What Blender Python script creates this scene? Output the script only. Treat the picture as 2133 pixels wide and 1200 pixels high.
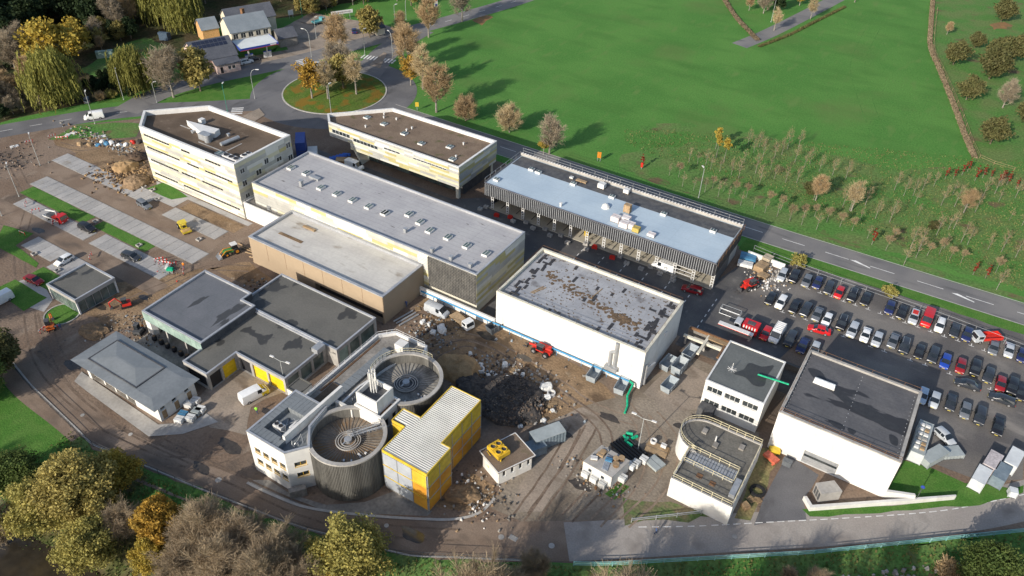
import bpy, bmesh, math, random
import numpy as np
from mathutils import Vector, Matrix, noise
random.seed(7); rng = np.random.default_rng(11)
for o in list(bpy.data.objects): bpy.data.objects.remove(o, do_unlink=True)
scene = bpy.context.scene; C = scene.collection
R = math.radians; PI = math.pi
# ---------------------------------------------------------------- camera
CAM_H = 100.0; FPX = 1632.4; PITCH = 0.663978; ROLL = 0.03678; YAW = 0.538611
_fw = Vector((0, math.cos(PITCH), -math.sin(PITCH))); _rt = Vector((1, 0, 0)); _up = _rt.cross(_fw)
_r2 = _rt*math.cos(ROLL) + _up*math.sin(ROLL); _u2 = -_rt*math.sin(ROLL) + _up*math.cos(ROLL)
_Rz = Matrix.Rotation(YAW, 3, 'Z'); AX, AY, AZ = _Rz @ _r2, _Rz @ _u2, _Rz @ _fw
cam = bpy.data.cameras.new('camera'); cam.sensor_width = 36; cam.lens = 36*FPX/2133; cam.clip_start = 1; cam.clip_end = 6000
camo = bpy.data.objects.new('camera', cam); C.objects.link(camo)
camo.matrix_world = Matrix.Translation((0, 0, CAM_H)) @ Matrix((AX, AY, -AZ)).transposed().to_4x4()
scene.camera = camo
# ---------------------------------------------------------------- sky, sun, exposure
SUN_EL = R(24.2); SH = Vector((.155, .988)).normalized()       # direction in which shadows fall
w = bpy.data.worlds.new('World'); scene.world = w; w.use_nodes = True
nt = w.node_tree; nt.nodes.clear()
sky = nt.nodes.new('ShaderNodeTexSky'); sky.sky_type = 'NISHITA'; sky.sun_disc = False
sky.sun_elevation = SUN_EL; sky.sun_rotation = math.atan2(-SH.x, -SH.y)
sky.air_density = 1.0; sky.dust_density = 1.6
bg = nt.nodes.new('ShaderNodeBackground'); bg.inputs[1].default_value = .145
wo = nt.nodes.new('ShaderNodeOutputWorld'); nt.links.new(sky.outputs[0], bg.inputs[0]); nt.links.new(bg.outputs[0], wo.inputs[0])
sl = bpy.data.lights.new('sun', 'SUN'); sl.energy = 4.3; sl.angle = R(.5); sl.color = (1, .93, .82)
so = bpy.data.objects.new('sun', sl); C.objects.link(so); so.location = (-60, -150, 150)
so.rotation_euler = Vector((SH.x*math.cos(SUN_EL), SH.y*math.cos(SUN_EL), -math.sin(SUN_EL))).to_track_quat('-Z', 'Y').to_euler()
scene.view_settings.view_transform = 'Standard'; scene.view_settings.look = 'None'
scene.view_settings.exposure = .36; scene.view_settings.gamma = 1
scene.render.resolution_x = 1024; scene.render.resolution_y = 576
# ---------------------------------------------------------------- helpers
def at(px, py, z=0.0):
    d = AX*((px-1066.5)/FPX) - AY*((py-600)/FPX) + AZ
    t = (z-CAM_H)/d.z
    return Vector((d.x*t, d.y*t, z))
def tag(o, label=None, cat=None, group=None, kind=None):
    if label: o['label'] = label
    if cat: o['category'] = cat
    if group: o['group'] = group
    if kind: o['kind'] = kind
    return o
def thing(name, label, cat, loc=(0, 0, 0), rz=0, group=None):
    o = bpy.data.objects.new(name, None); C.objects.link(o); o.location = loc; o.rotation_euler = (0, 0, rz)
    o.empty_display_size = .2
    return tag(o, label, cat, group)
MATS = {}
def nd(t, ty, **k):
    n = t.nodes.new(ty)
    for a, b in k.items(): setattr(n, a, b)
    return n
def mat(name, col, rough=.8, col2=None, scale=.3, fine=3.0, fa=.25, metal=0, bump=0, rnd=0, stretch=(1, 1, 1), contrast=(.4, .6), spec=.3, attr=False, trans=0):
    """two colours mixed by a world-space noise, a fine value noise on top, optional per-object value jitter"""
    if name in MATS: return MATS[name]
    m = bpy.data.materials.new(name); m.use_nodes = True; MATS[name] = m
    t = m.node_tree; L = t.links.new; b = t.nodes['Principled BSDF']; out = t.nodes['Material Output']
    g = nd(t, 'ShaderNodeNewGeometry'); mp = nd(t, 'ShaderNodeMapping'); mp.inputs['Scale'].default_value = stretch
    L(g.outputs['Position'], mp.inputs[0])
    n1 = nd(t, 'ShaderNodeTexNoise'); n1.inputs['Scale'].default_value = scale; n1.inputs['Detail'].default_value = 6; L(mp.outputs[0], n1.inputs[0])
    mr = nd(t, 'ShaderNodeMapRange'); mr.inputs[1].default_value, mr.inputs[2].default_value = contrast; L(n1.outputs[0], mr.inputs[0])
    mx = nd(t, 'ShaderNodeMix', data_type='RGBA'); mx.inputs[6].default_value = (*col, 1); mx.inputs[7].default_value = (*(col2 or col), 1)
    L(mr.outputs[0], mx.inputs[0])
    if attr:
        a = nd(t, 'ShaderNodeAttribute', attribute_name='rv'); L(a.outputs['Fac'], mx.inputs[0])
    n2 = nd(t, 'ShaderNodeTexNoise'); n2.inputs['Scale'].default_value = fine; n2.inputs['Detail'].default_value = 5; L(mp.outputs[0], n2.inputs[0])
    m2 = nd(t, 'ShaderNodeMapRange'); m2.inputs[1].default_value, m2.inputs[2].default_value = .3, .7; m2.inputs[3].default_value, m2.inputs[4].default_value = 1-fa, 1+fa
    L(n2.outputs[0], m2.inputs[0])
    val = m2.outputs[0]
    if rnd:
        oi = nd(t, 'ShaderNodeObjectInfo'); m3 = nd(t, 'ShaderNodeMapRange'); m3.inputs[3].default_value, m3.inputs[4].default_value = 1-rnd, 1+rnd
        L(oi.outputs['Random'], m3.inputs[0]); mm = nd(t, 'ShaderNodeMath', operation='MULTIPLY'); L(val, mm.inputs[0]); L(m3.outputs[0], mm.inputs[1]); val = mm.outputs[0]
    vm = nd(t, 'ShaderNodeVectorMath', operation='SCALE'); L(mx.outputs[2], vm.inputs[0]); L(val, vm.inputs['Scale'])
    L(vm.outputs[0], b.inputs['Base Color'])
    b.inputs['Roughness'].default_value = rough; b.inputs['Metallic'].default_value = metal; b.inputs['Specular IOR Level'].default_value = spec
    if bump:
        bp = nd(t, 'ShaderNodeBump'); bp.inputs['Strength'].default_value = bump; bp.inputs['Distance'].default_value = .3; L(n2.outputs[0], bp.inputs['Height']); L(bp.outputs[0], b.inputs['Normal'])
    if trans:
        tr = nd(t, 'ShaderNodeBsdfTranslucent'); L(vm.outputs[0], tr.inputs[0]); ms = nd(t, 'ShaderNodeMixShader'); ms.inputs[0].default_value = trans
        L(b.outputs[0], ms.inputs[1]); L(tr.outputs[0], ms.inputs[2]); L(ms.outputs[0], out.inputs[0])
    m['vm'] = 1
    return m
def base_socket(m):
    t = m.node_tree; b = t.nodes['Principled BSDF']; l = b.inputs['Base Color'].links[0]; return t, b, l.from_socket
def overlay(m, col, scale, lo, hi, stretch=(1, 1, 1), detail=5, seed=0, rough=None):
    """lay a second colour over a material where a noise passes a threshold (puddles, mud, stains)"""
    t, b, s = base_socket(m); L = t.links.new
    g = nd(t, 'ShaderNodeNewGeometry'); mp = nd(t, 'ShaderNodeMapping'); mp.inputs['Scale'].default_value = stretch; mp.inputs['Location'].default_value = (seed*13.7, seed*7.3, 0)
    L(g.outputs['Position'], mp.inputs[0])
    n = nd(t, 'ShaderNodeTexNoise'); n.inputs['Scale'].default_value = scale; n.inputs['Detail'].default_value = detail; L(mp.outputs[0], n.inputs[0])
    r = nd(t, 'ShaderNodeMapRange'); r.inputs[1].default_value, r.inputs[2].default_value = lo, hi; L(n.outputs[0], r.inputs[0])
    x = nd(t, 'ShaderNodeMix', data_type='RGBA'); x.inputs[7].default_value = (*col, 1); L(r.outputs[0], x.inputs[0]); L(s, x.inputs[6]); L(x.outputs[2], b.inputs['Base Color'])
    if rough is not None:
        q = nd(t, 'ShaderNodeMapRange'); q.inputs[3].default_value = b.inputs['Roughness'].default_value; q.inputs[4].default_value = rough
        L(r.outputs[0], q.inputs[0]); L(q.outputs[0], b.inputs['Roughness'])
    return m
def seams(m, col, sx, sy, width=.06, amount=.5, off=(0, 0)):
    """joint lines on a world grid of sx by sy metres (0 leaves that direction out)"""
    t, b, s = base_socket(m); L = t.links.new
    g = nd(t, 'ShaderNodeNewGeometry'); sp = nd(t, 'ShaderNodeSeparateXYZ'); L(g.outputs['Position'], sp.inputs[0]); last = None
    for i, q in ((0, sx), (1, sy)):
        if not q: continue
        a = nd(t, 'ShaderNodeMath', operation='ADD'); a.inputs[1].default_value = off[i] + 1000*q; L(sp.outputs[i], a.inputs[0])
        f = nd(t, 'ShaderNodeMath', operation='PINGPONG'); f.inputs[1].default_value = q/2; L(a.outputs[0], f.inputs[0])
        c = nd(t, 'ShaderNodeMath', operation='LESS_THAN'); c.inputs[1].default_value = width/2; L(f.outputs[0], c.inputs[0])
        if last is None: last = c.outputs[0]
        else:
            k = nd(t, 'ShaderNodeMath', operation='MAXIMUM'); L(last, k.inputs[0]); L(c.outputs[0], k.inputs[1]); last = k.outputs[0]
    k = nd(t, 'ShaderNodeMath', operation='MULTIPLY'); k.inputs[1].default_value = amount; L(last, k.inputs[0])
    x = nd(t, 'ShaderNodeMix', data_type='RGBA'); x.inputs[7].default_value = (*col, 1); L(k.outputs[0], x.inputs[0]); L(s, x.inputs[6]); L(x.outputs[2], b.inputs['Base Color'])
    return m
class MB:
    def __init__(s): s.v = []; s.f = []; s.mi = []; s.cur = 0
    def add(s, vs, fs):
        n = len(s.v); s.v += [tuple(v) for v in vs]; s.f += [tuple(i+n for i in f) for f in fs]; s.mi += [s.cur]*len(fs); return s
    def box(s, x0, x1, y0, y1, z0, z1, bottom=True):
        f = [(4, 5, 6, 7), (0, 1, 5, 4), (1, 2, 6, 5), (2, 3, 7, 6), (3, 0, 4, 7)] + ([(3, 2, 1, 0)] if bottom else [])
        return s.add([(x0, y0, z0), (x1, y0, z0), (x1, y1, z0), (x0, y1, z0), (x0, y0, z1), (x1, y0, z1), (x1, y1, z1), (x0, y1, z1)], f)
    def cbox(s, cx, cy, z0, lx, ly, h, rz=0):
        c, n = math.cos(rz), math.sin(rz)
        q = [(cx+a*c-b*n, cy+a*n+b*c) for a, b in ((-lx/2, -ly/2), (lx/2, -ly/2), (lx/2, ly/2), (-lx/2, ly/2))]
        return s.prism(q, z0, z0+h)
    def prism(s, poly, z0, z1, cap=True):
        n = len(poly); vs = [(p[0], p[1], z0) for p in poly] + [(p[0], p[1], z1) for p in poly]
        fs = [(i, (i+1) % n, n+(i+1) % n, n+i) for i in range(n)]
        if cap: fs += [tuple(range(n, 2*n)), tuple(range(n-1, -1, -1))]
        return s.add(vs, fs)
    def cyl(s, c, r, z0, z1, n=12, r2=None, cap=True):
        r2 = r if r2 is None else r2
        vs = [(c[0]+r*math.cos(2*PI*i/n), c[1]+r*math.sin(2*PI*i/n), z0) for i in range(n)] + [(c[0]+r2*math.cos(2*PI*i/n), c[1]+r2*math.sin(2*PI*i/n), z1) for i in range(n)]
        fs = [(i, (i+1) % n, n+(i+1) % n, n+i) for i in range(n)]
        if cap: fs += [tuple(range(n, 2*n)), tuple(range(n-1, -1, -1))]
        return s.add(vs, fs)
    def tube(s, p0, p1, r, n=6, r2=None):
        p0, p1 = Vector(p0), Vector(p1); d = (p1-p0).normalized(); u = d.orthogonal().normalized(); v = d.cross(u); r2 = r if r2 is None else r2
        vs = [p0+(u*math.cos(2*PI*i/n)+v*math.sin(2*PI*i/n))*r for i in range(n)] + [p1+(u*math.cos(2*PI*i/n)+v*math.sin(2*PI*i/n))*r2 for i in range(n)]
        return s.add(vs, [(i, (i+1) % n, n+(i+1) % n, n+i) for i in range(n)] + [tuple(range(n, 2*n)), tuple(range(n-1, -1, -1))])
    def path(s, pts, r, n=6):
        for a, b in zip(pts, pts[1:]): s.tube(a, b, r, n)
        return s
    def ring(s, c, r0, r1, z0, z1, n=48, a0=0, a1=2*PI):
        full = abs(a1-a0-2*PI) < 1e-6; m = n if full else n+1; vs = []
        for i in range(m):
            a = a0+(a1-a0)*i/n; ca, sa = math.cos(a), math.sin(a)
            vs += [(c[0]+r1*ca, c[1]+r1*sa, z0), (c[0]+r1*ca, c[1]+r1*sa, z1), (c[0]+r0*ca, c[1]+r0*sa, z1), (c[0]+r0*ca, c[1]+r0*sa, z0)]
        fs = []
        for i in range(n):
            j = (i+1) % m
            for k in range(4): fs.append((4*i+k, 4*j+k, 4*j+(k+1) % 4, 4*i+(k+1) % 4))
        if not full: fs += [(3, 2, 1, 0), (4*n, 4*n+1, 4*n+2, 4*n+3)]
        return s.add(vs, fs)
    def mesh(s, name, mats, off=(0, 0, 0), smooth=False):
        me = bpy.data.meshes.new(name)
        me.from_pydata([(v[0]-off[0], v[1]-off[1], v[2]-off[2]) for v in s.v], [], s.f)
        for m in (mats if isinstance(mats, (list, tuple)) else [mats]): me.materials.append(m)
        if any(s.mi): me.polygons.foreach_set('material_index', s.mi)
        if smooth: me.polygons.foreach_set('use_smooth', [True]*len(me.polygons))
        me.update(); return me
    def build(s, name, mats, parent=None, local=False, smooth=False):
        off = (0, 0, 0); r = parent
        while r is not None and r.parent is not None: r = r.parent
        if r is not None and not local: off = r.location
        o = bpy.data.objects.new(name, s.mesh(name, mats, off, smooth)); C.objects.link(o)
        if parent is not None: o.parent = parent
        return o
UB = {}
def piece(name, parent, x0, x1, y0, y1, z0, z1, m, label=None):
    """one box-shaped piece; all pieces of a material share a unit cube"""
    if m.name not in UB: UB[m.name] = MB().box(0, 1, 0, 1, 0, 1).mesh('unit_'+m.name, m)
    o = bpy.data.objects.new(name, UB[m.name]); C.objects.link(o)
    off = Vector((0, 0, 0)); r = parent
    while r is not None and r.parent is not None: r = r.parent
    if r is not None: off = r.location
    o.location = Vector((x0, y0, z0)) - off; o.scale = (x1-x0, y1-y0, z1-z0)
    if parent is not None and parent.type == 'MESH':
        o.parent = parent; o.matrix_parent_inverse = Matrix.LocRotScale(parent.location, None, parent.scale).inverted()
    elif parent is not None: o.parent = parent
    if label: o['label'] = label
    return o
def dup(root, loc, rz=0, label=None, group=None, sc=None):
    def cp(o, par):
        c = o.copy(); C.objects.link(c)
        if par is not None: c.parent = par
        for ch in KIDS(o): cp(ch, c)
        return c
    r = cp(root, None); r.location = loc; r.rotation_euler = (0, 0, rz)
    if sc: r.scale = (sc, sc, sc) if not isinstance(sc, tuple) else sc
    if label: r['label'] = label
    if group: r['group'] = group
    return r
def KIDS(o): return [c for c in o.children]
def kill(root):
    for c in list(root.children): kill(c)
    bpy.data.objects.remove(root, do_unlink=True)
def catmull(pts, n=6, closed=False):
    pts = [Vector(p[:2]) for p in pts]; out = []; m = len(pts)
    for i in range(m if closed else m-1):
        p0, p1, p2, p3 = (pts[(i-1) % m] if closed or i > 0 else pts[0]), pts[i], pts[(i+1) % m], (pts[(i+2) % m] if closed or i+2 < m else pts[m-1])
        for k in range(n):
            t = k/n
            out.append(.5*((2*p1)+(p2-p0)*t+(2*p0-5*p1+4*p2-p3)*t*t+(3*p1-p0-3*p2+p3)*t**3))
    if not closed: out.append(pts[-1])
    return out
def W(pts, z=0): return [at(x, y, z).xy for x, y in pts]
_LAY = [0]
def patch(name, pts, m, z, jit=0, step=2.5, smooth=0, kind='structure', parent=None):
    _LAY[0] += 1; z += _LAY[0]*.00012     # no two sheets on one plane
    pts = [Vector(p[:2]) for p in pts]
    if smooth: pts = catmull(pts, smooth, True)
    if jit:
        out = []
        for a, b in zip(pts, pts[1:]+pts[:1]):
            k = max(1, int((b-a).length/step))
            for i in range(k):
                p = a.lerp(b, i/k); out.append(p+Vector((random.gauss(0, jit), random.gauss(0, jit))))
        pts = out
    me = bpy.data.meshes.new(name); bm = bmesh.new()
    f = bm.faces.new([bm.verts.new((p.x, p.y, z)) for p in pts]); f.normal_update()
    if f.normal.z < 0: f.normal_flip()
    bmesh.ops.triangulate(bm, faces=[f]); bm.to_mesh(me); bm.free(); me.materials.append(m)
    o = bpy.data.objects.new(name, me); C.objects.link(o)
    if parent is not None: o.parent = parent
    else: o['kind'] = kind
    return o
def strip(name, line, width, m, z, n=6, kind='structure', parent=None):
    _LAY[0] += 1; z += _LAY[0]*.00012
    line = catmull(line, n); L_, R_ = [], []
    for i, p in enumerate(line):
        d = (line[min(i+1, len(line)-1)]-line[max(i-1, 0)]).normalized(); q = Vector((-d.y, d.x))
        wd = width[0]+(width[1]-width[0])*i/(len(line)-1) if isinstance(width, tuple) else width
        L_.append(p+q*wd/2); R_.append(p-q*wd/2)
    k = len(line); vs = [(p.x, p.y, z) for p in L_+R_]; fs = [(i, k+i, k+i+1, i+1) for i in range(k-1)]
    o = MB().add(vs, fs).build(name, m)
    if parent is not None: o.parent = parent
    elif kind: o['kind'] = kind
    return o
def dashes(parent, line, length, gap, width, m, z, name='road_marking', n=8):
    line = catmull(line, n); seg = []; mb = MB(); acc = 0; on = True; cur = [line[0]]
    pts = [line[0]]
    for a, b in zip(line, line[1:]):
        k = max(1, int((b-a).length/.25))
        for i in range(k): pts.append(a.lerp(b, (i+1)/k))
    s = 0; i = 0
    while i < len(pts)-1:
        j = i; d = 0
        while j < len(pts)-1 and d < length: d += (pts[j+1]-pts[j]).length; j += 1
        a, b = pts[i], pts[j]; t = (b-a).normalized() if (b-a).length > 0 else Vector((1, 0)); q = Vector((-t.y, t.x))*width/2
        o = MB().add([(a.x+q.x, a.y+q.y, z), (a.x-q.x, a.y-q.y, z), (b.x-q.x, b.y-q.y, z), (b.x+q.x, b.y+q.y, z)], [(0, 1, 2, 3)]).build(name, m); o.parent = parent
        i = j; d = 0
        while i < len(pts)-1 and d < gap: d += (pts[i+1]-pts[i]).length; i += 1
        if i >= len(pts)-1: break
def inset(poly, d):
    n = len(poly); out = []
    for i in range(n):
        p0, p1, p2 = Vector(poly[i-1]), Vector(poly[i]), Vector(poly[(i+1) % n])
        a, b = (p1-p0).normalized(), (p2-p1).normalized(); na, nb = Vector((-a.y, a.x)), Vector((-b.y, b.x))
        k = na+nb; k = k/max(.2, k.dot(na)); out.append(p1+k*d)
    return out
def rect(x0, x1, y0, y1): return [(x0, y0), (x1, y0), (x1, y1), (x0, y1)]
# ================================================================ materials
def leafmat(name, a, b, tr=.3): return mat(name, a, .75, b, attr=True, fine=.8, fa=.2, trans=tr, spec=.2, rnd=.14)
M_field = mat('field_grass', (.066, .178, .036), .95, (.086, .205, .044), .05, 2.2, .22, bump=.25, spec=.1)
overlay(M_field, (.10, .15, .045), .03, .56, .74, seed=3); overlay(M_field, (.105, .19, .05), .35, .56, .75, (1, .3, 1), seed=41); overlay(M_field, (.060, .155, .032), .09, .5, .72, (.5, 1.3, 1), seed=5); overlay(M_field, (.092, .205, .05), 1.4, .5, .8, seed=2)
M_rough = mat('rough_grass', (.075, .175, .040), .95, (.115, .17, .055), .12, 1.8, .3, bump=.4, spec=.1)
overlay(M_rough, (.13, .10, .055), .16, .60, .70, seed=4)
M_lawn = mat('lawn_grass', (.062, .155, .027), .95, (.085, .172, .036), .4, 4, .25, bump=.3, spec=.1)
M_isl = mat('island_grass', (.07, .125, .02), .95, (.10, .13, .03), .2, 2.5, .3, bump=.3, spec=.1); overlay(M_isl, (.17, .11, .02), .22, .52, .62, seed=6)
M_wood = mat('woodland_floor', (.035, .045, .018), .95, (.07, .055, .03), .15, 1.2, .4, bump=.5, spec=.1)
M_asph = mat('asphalt', (.115, .113, .118), .88, (.15, .147, .15), .12, 5, .12, spec=.3); overlay(M_asph, (.075, .073, .075), .35, .58, .75, (1, .35, 1), seed=1)
M_road = mat('road_asphalt', (.15, .145, .145), .88, (.19, .18, .172), .1, 6, .10, spec=.3); overlay(M_road, (.10, .097, .098), .3, .56, .72, (.25, 1.4, 1), seed=8)
M_low = mat('lower_road_asphalt', (.28, .25, .225), .9, (.32, .29, .26), .15, 4, .12, spec=.25); overlay(M_low, (.21, .185, .165), .22, .54, .72, seed=9)
M_park = mat('car_park_asphalt', (.10, .092, .088), .85, (.17, .155, .14), .11, 4, .15, spec=.35); overlay(M_park, (.24, .215, .19), .13, .60, .70, (.5, 1.3, 1), seed=10)
M_yard = mat('yard_asphalt', (.07, .068, .07), .7, (.11, .105, .10), .15, 4, .15, spec=.4); overlay(M_yard, (.16, .15, .14), .5, .60, .72, seed=11)
M_mud = mat('site_mud', (.165, .115, .082), .9, (.21, .155, .115), .09, 2.5, .2, bump=.35, spec=.25)
overlay(M_mud, (.10, .078, .062), .10, .52, .66, (1, .6, 1), seed=12); overlay(M_mud, (.27, .215, .165), .18, .60, .74, (1.4, .5, 1), seed=13); overlay(M_mud, (.085, .07, .06), .9, .62, .72, seed=14)
M_dirt = mat('brown_dirt', (.20, .135, .08), .95, (.26, .18, .11), .16, 2.5, .22, bump=.5, spec=.15); overlay(M_dirt, (.12, .082, .052), .28, .52, .66, seed=15); overlay(M_dirt, (.30, .24, .17), .35, .64, .74, seed=16)
M_lane = mat('gravel_lane', (.185, .135, .10), .95, (.235, .178, .135), .18, 5, .15, spec=.15); overlay(M_lane, (.125, .097, .077), .2, .55, .68, (.5, 1.3, 1), seed=17)
M_tan = mat('pale_ground', (.30, .245, .195), .95, (.24, .20, .16), .2, 3, .18, spec=.15); overlay(M_tan, (.16, .125, .095), .3, .56, .70, (.6, 1.3, 1), seed=18)
M_slab = mat('paving_slab', (.36, .345, .33), .85, (.31, .30, .29), .25, 3, .10, rnd=.07, spec=.25); overlay(M_slab, (.26, .235, .205), .3, .60, .74, seed=19)
M_conc = mat('concrete', (.38, .36, .33), .85, (.30, .285, .265), .25, 2, .14, spec=.25)
M_dconc = mat('old_concrete', (.27, .25, .225), .9, (.20, .185, .165), .35, 2, .2, spec=.2)
M_kerb = mat('kerb_stone', (.42, .40, .37), .85, (.36, .34, .31), .8, 3, .1)
M_line = mat('road_paint', (.74, .73, .70), .7, (.60, .58, .55), .9, 6, .15)
M_bank = mat('stream_bank', (.075, .085, .03), .95, (.14, .11, .06), .2, 1.2, .35, bump=.6, spec=.1)
M_water = mat('stream_water', (.030, .026, .02), .12, (.045, .035, .022), .2, .6, .3, bump=.06, spec=.5)
# ================================================================ terrain
EDGE = [(-400, 10), (-200, 25), (-147.7, 36.2), (-130.5, 41.0), (-120.2, 39.0), (-99.9, 36.6), (-79, 40.0), (-61.7, 43.2), (-45.1, 48.2), (-21.3, 62.2), (4.5, 81.5), (30.4, 103), (60, 126), (400, 390)]
def edge_y(x):
    for (a, b), (c, d) in zip(EDGE, EDGE[1:]):
        if a <= x <= c: return b+(d-b)*(x-a)/(c-a)
    return EDGE[0][1] if x < EDGE[0][0] else EDGE[-1][1]
def gz(x, y):
    d = (edge_y(x)-1.2-y)*.8
    if d <= 0: return 0.0
    t = min(1, d/16); h = -3.4*(t*t*(3-2*t))
    return h + .35*t*noise.noise((x*.12, y*.12, 0))
def grid_sheet(name, xs, ys, m):
    vs = [(x, y, gz(x, y)) for y in ys for x in xs]; n = len(xs)
    fs = [(j*n+i, j*n+i+1, (j+1)*n+i+1, (j+1)*n+i) for j in range(len(ys)-1) for i in range(n-1)]
    o = MB().add(vs, fs).build(name, m, smooth=True); o['kind'] = 'structure'; return o
xs = [-2500, -1400, -800, -500, -400, -330, -280, -240, -210] + list(np.arange(-190, 70, 3.0)) + [80, 110, 160, 240, 400, 800, 1500, 2500]
ys = [-600, -200, -60] + list(np.arange(-20, 125, 2.5)) + [140, 170, 200, 240, 300, 380, 500, 800, 1400, 2400, 3500]
ground = grid_sheet('ground', [float(x) for x in xs], [float(y) for y in ys], M_field)
# bank along the stream is a closer sheet following the terrain
def bank_sheet(name, x0, x1, d0, d1, m, lift, jit=0):
    mb = MB(); n = int((x1-x0)/2); k = 14; vs = []
    for i in range(n+1):
        x = x0+(x1-x0)*i/n
        for j in range(k+1):
            y = edge_y(x)-d0-(d1-d0)*j/k + (random.gauss(0, jit) if j in (0, k) else 0); vs.append((x, y, gz(x, y)+lift))
    fs = [(i*(k+1)+j, i*(k+1)+j+1, (i+1)*(k+1)+j+1, (i+1)*(k+1)+j) for i in range(n) for j in range(k)]
    o = mb.add(vs, [f[::-1] for f in fs]).build(name, m, smooth=True); o['kind'] = 'structure'
    if o.data.polygons[0].normal.z < 0: o.data.flip_normals()
    return o
bank_sheet('bank', -100, 60, 6, 34, M_bank, .05, .8)
bank_sheet('verge', -103, 60, .3, 6.5, M_rough, .045, .3)
water = patch('stream', W([(-160, 1020), (0, 1095), (130, 1130), (250, 1185), (420, 1230), (700, 1290), (700, 1420), (-300, 1420), (-400, 1100)], -2.7), M_water, -2.72, jit=.35, step=2)
# upper left: woodland floor and gardens
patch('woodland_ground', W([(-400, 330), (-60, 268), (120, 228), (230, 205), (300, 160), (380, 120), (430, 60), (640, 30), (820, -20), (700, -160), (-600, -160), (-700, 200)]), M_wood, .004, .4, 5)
patch('garden_lawn', W([(165, 150), (225, 105), (300, 78), (350, 95), (290, 135), (215, 160)]), M_rough, .008, .5)
patch('roadside_grass', W([(560, 110), (610, 80), (640, 120), (800, 70), (1000, -5), (940, -30), (760, 20), (700, 60)]), M_field, .008, .3)
patch('roadside_verge', W([(205, 215), (245, 198), (300, 182), (318, 186), (270, 212)]), M_lawn, .0085, .2)
patch('grass_triangle', W([(335, 215), (420, 175), (520, 150), (640, 135), (600, 165), (540, 205), (470, 228), (380, 226)]), M_lawn, .012, .2)
patch('orchard_ground', W([(1948, -60), (1942, 100), (1995, 230), (2036, 335), (2133, 380), (2400, 420), (2700, 100), (2300, -120)]), M_rough, .004, .4)
patch('plantation_ground', W([(1290, 320), (1420, 300), (1560, 275), (1700, 310), (1850, 350), (2030, 345), (2200, 380), (2400, 480), (2300, 660), (2133, 600), (1900, 540), (1650, 470), (1400, 400), (1290, 350)]), M_rough, .005, .8, 3)
patch('worn_grass', W([(1335, 265), (1400, 255), (1450, 262), (1420, 275), (1350, 277)]), M_rough, .004, .9, 2); patch('leaf_litter', W([(2065, 50), (2090, 46), (2110, 52), (2095, 60), (2070, 62)]), mat('leaf_litter', (.24, .13, .05), .95, (.17, .11, .05), .5, 2, .3), .0065, .4, 2); patch('leaf_litter', W([(985, 40), (1010, 30), (1030, 36), (1000, 52)]), MATS['leaf_litter'], .0095, .5, 2)
M_trk = mat('tractor_track', (.058, .152, .032), .95, (.08, .19, .042), .5, 2, .3, spec=.1)
for dx in (0, 30):
    for (ox, k) in ((1778, 1),): strip('tractor_track', W([(ox+dx+25*k, 60), (ox+dx, 110), (ox+dx-6, 150), (ox+dx+12, 215), (ox+dx+35, 275)]), .22, M_trk, .004)
# ---------------------------------------------------------------- roads
site = patch('site_ground', [(-330, 60), (-250, 80), (-214, 91), (-200, 106), (-190, 118), (-178, 138), (-168, 143), (-140, 152.5), (-100, 153), (-36, 153), (-30, 151), (70, 150)]+[(70, 133)]+[(x, edge_y(x)+.0) for x in (60, 45, 30.4, 17, 4.5, -8, -21.3, -33, -45.1, -53, -61.7, -70, -79, -90, -99.9, -110, -120.2, -130.5, -147.7, -200, -330)], M_mud, .008)
main = strip('road', [(-140, 160.2), (-90, 160.2), (-40, 160.0), (-10, 160.5), (25, 161.4), (70, 163)], 7.6, M_road, .016)
strip('kerb', [(-140, 156.2), (-40, 156.0), (-10, 156.5), (25, 157.4), (70, 159)], .25, M_kerb, .06); strip('kerb', [(-140, 164.2), (-40, 164.0), (-10, 164.5), (25, 165.4), (70, 167)], .25, M_kerb, .06)
patch('verge', [(-46, 164.2), (-10, 164.7), (25, 165.6), (70, 167.2), (70, 171), (25, 168), (-46, 166.5)], M_rough, .009, .2)
patch('verge', [(-31, 150.5), (-20, 149.3), (-6, 149), (10, 148.6), (26, 147), (45, 146), (70, 145), (70, 158.8), (25, 157.2), (-10, 156.3), (-31, 155.9)], M_lawn, .0125, .25)
ISL = (-160.3, 160.6)
patch('roundabout', [(ISL[0]+24.5*math.cos(a), ISL[1]+24.5*math.sin(a)) for a in np.linspace(0, 2*PI, 64, endpoint=False)], M_asph, .020)
ringk = MB().ring(ISL, 15.1, 15.5, 0, .14, 64).build('kerb', M_kerb); ringk['kind'] = 'structure'
mb = MB(); k = 40
vs = [(ISL[0], ISL[1], 1.1)]
for r, z in ((5, .95), (10, .6), (13.5, .25), (15.12, .13)): vs += [(ISL[0]+r*math.cos(2*PI*i/k), ISL[1]+r*math.sin(2*PI*i/k), z) for i in range(k)]
fs = [(0, 1+i, 1+(i+1) % k) for i in range(k)]+[(1+a*k+i, 1+(a+1)*k+i, 1+(a+1)*k+(i+1) % k, 1+a*k+(i+1) % k) for a in range(3) for i in range(k)]
isl = mb.add(vs, fs).build('traffic_island', M_isl, smooth=True); isl['kind'] = 'structure'
def isl_z(x, y):
    r = math.hypot(x-ISL[0], y-ISL[1]); return float(np.interp(r, [0, 5, 10, 13.5, 15.1], [1.1, .95, .6, .25, .13]))
lr = strip('road', W([(-120, 305), (-60, 287), (0, 274), (90, 258), (200, 240), (300, 229), (420, 224), (530, 218), (610, 214)]), 8.2, M_asph, .024)
dashes(lr, W([(0, 274), (90, 258), (200, 240), (300, 229)]), 3, 4, .15, M_line, .029)
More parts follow.
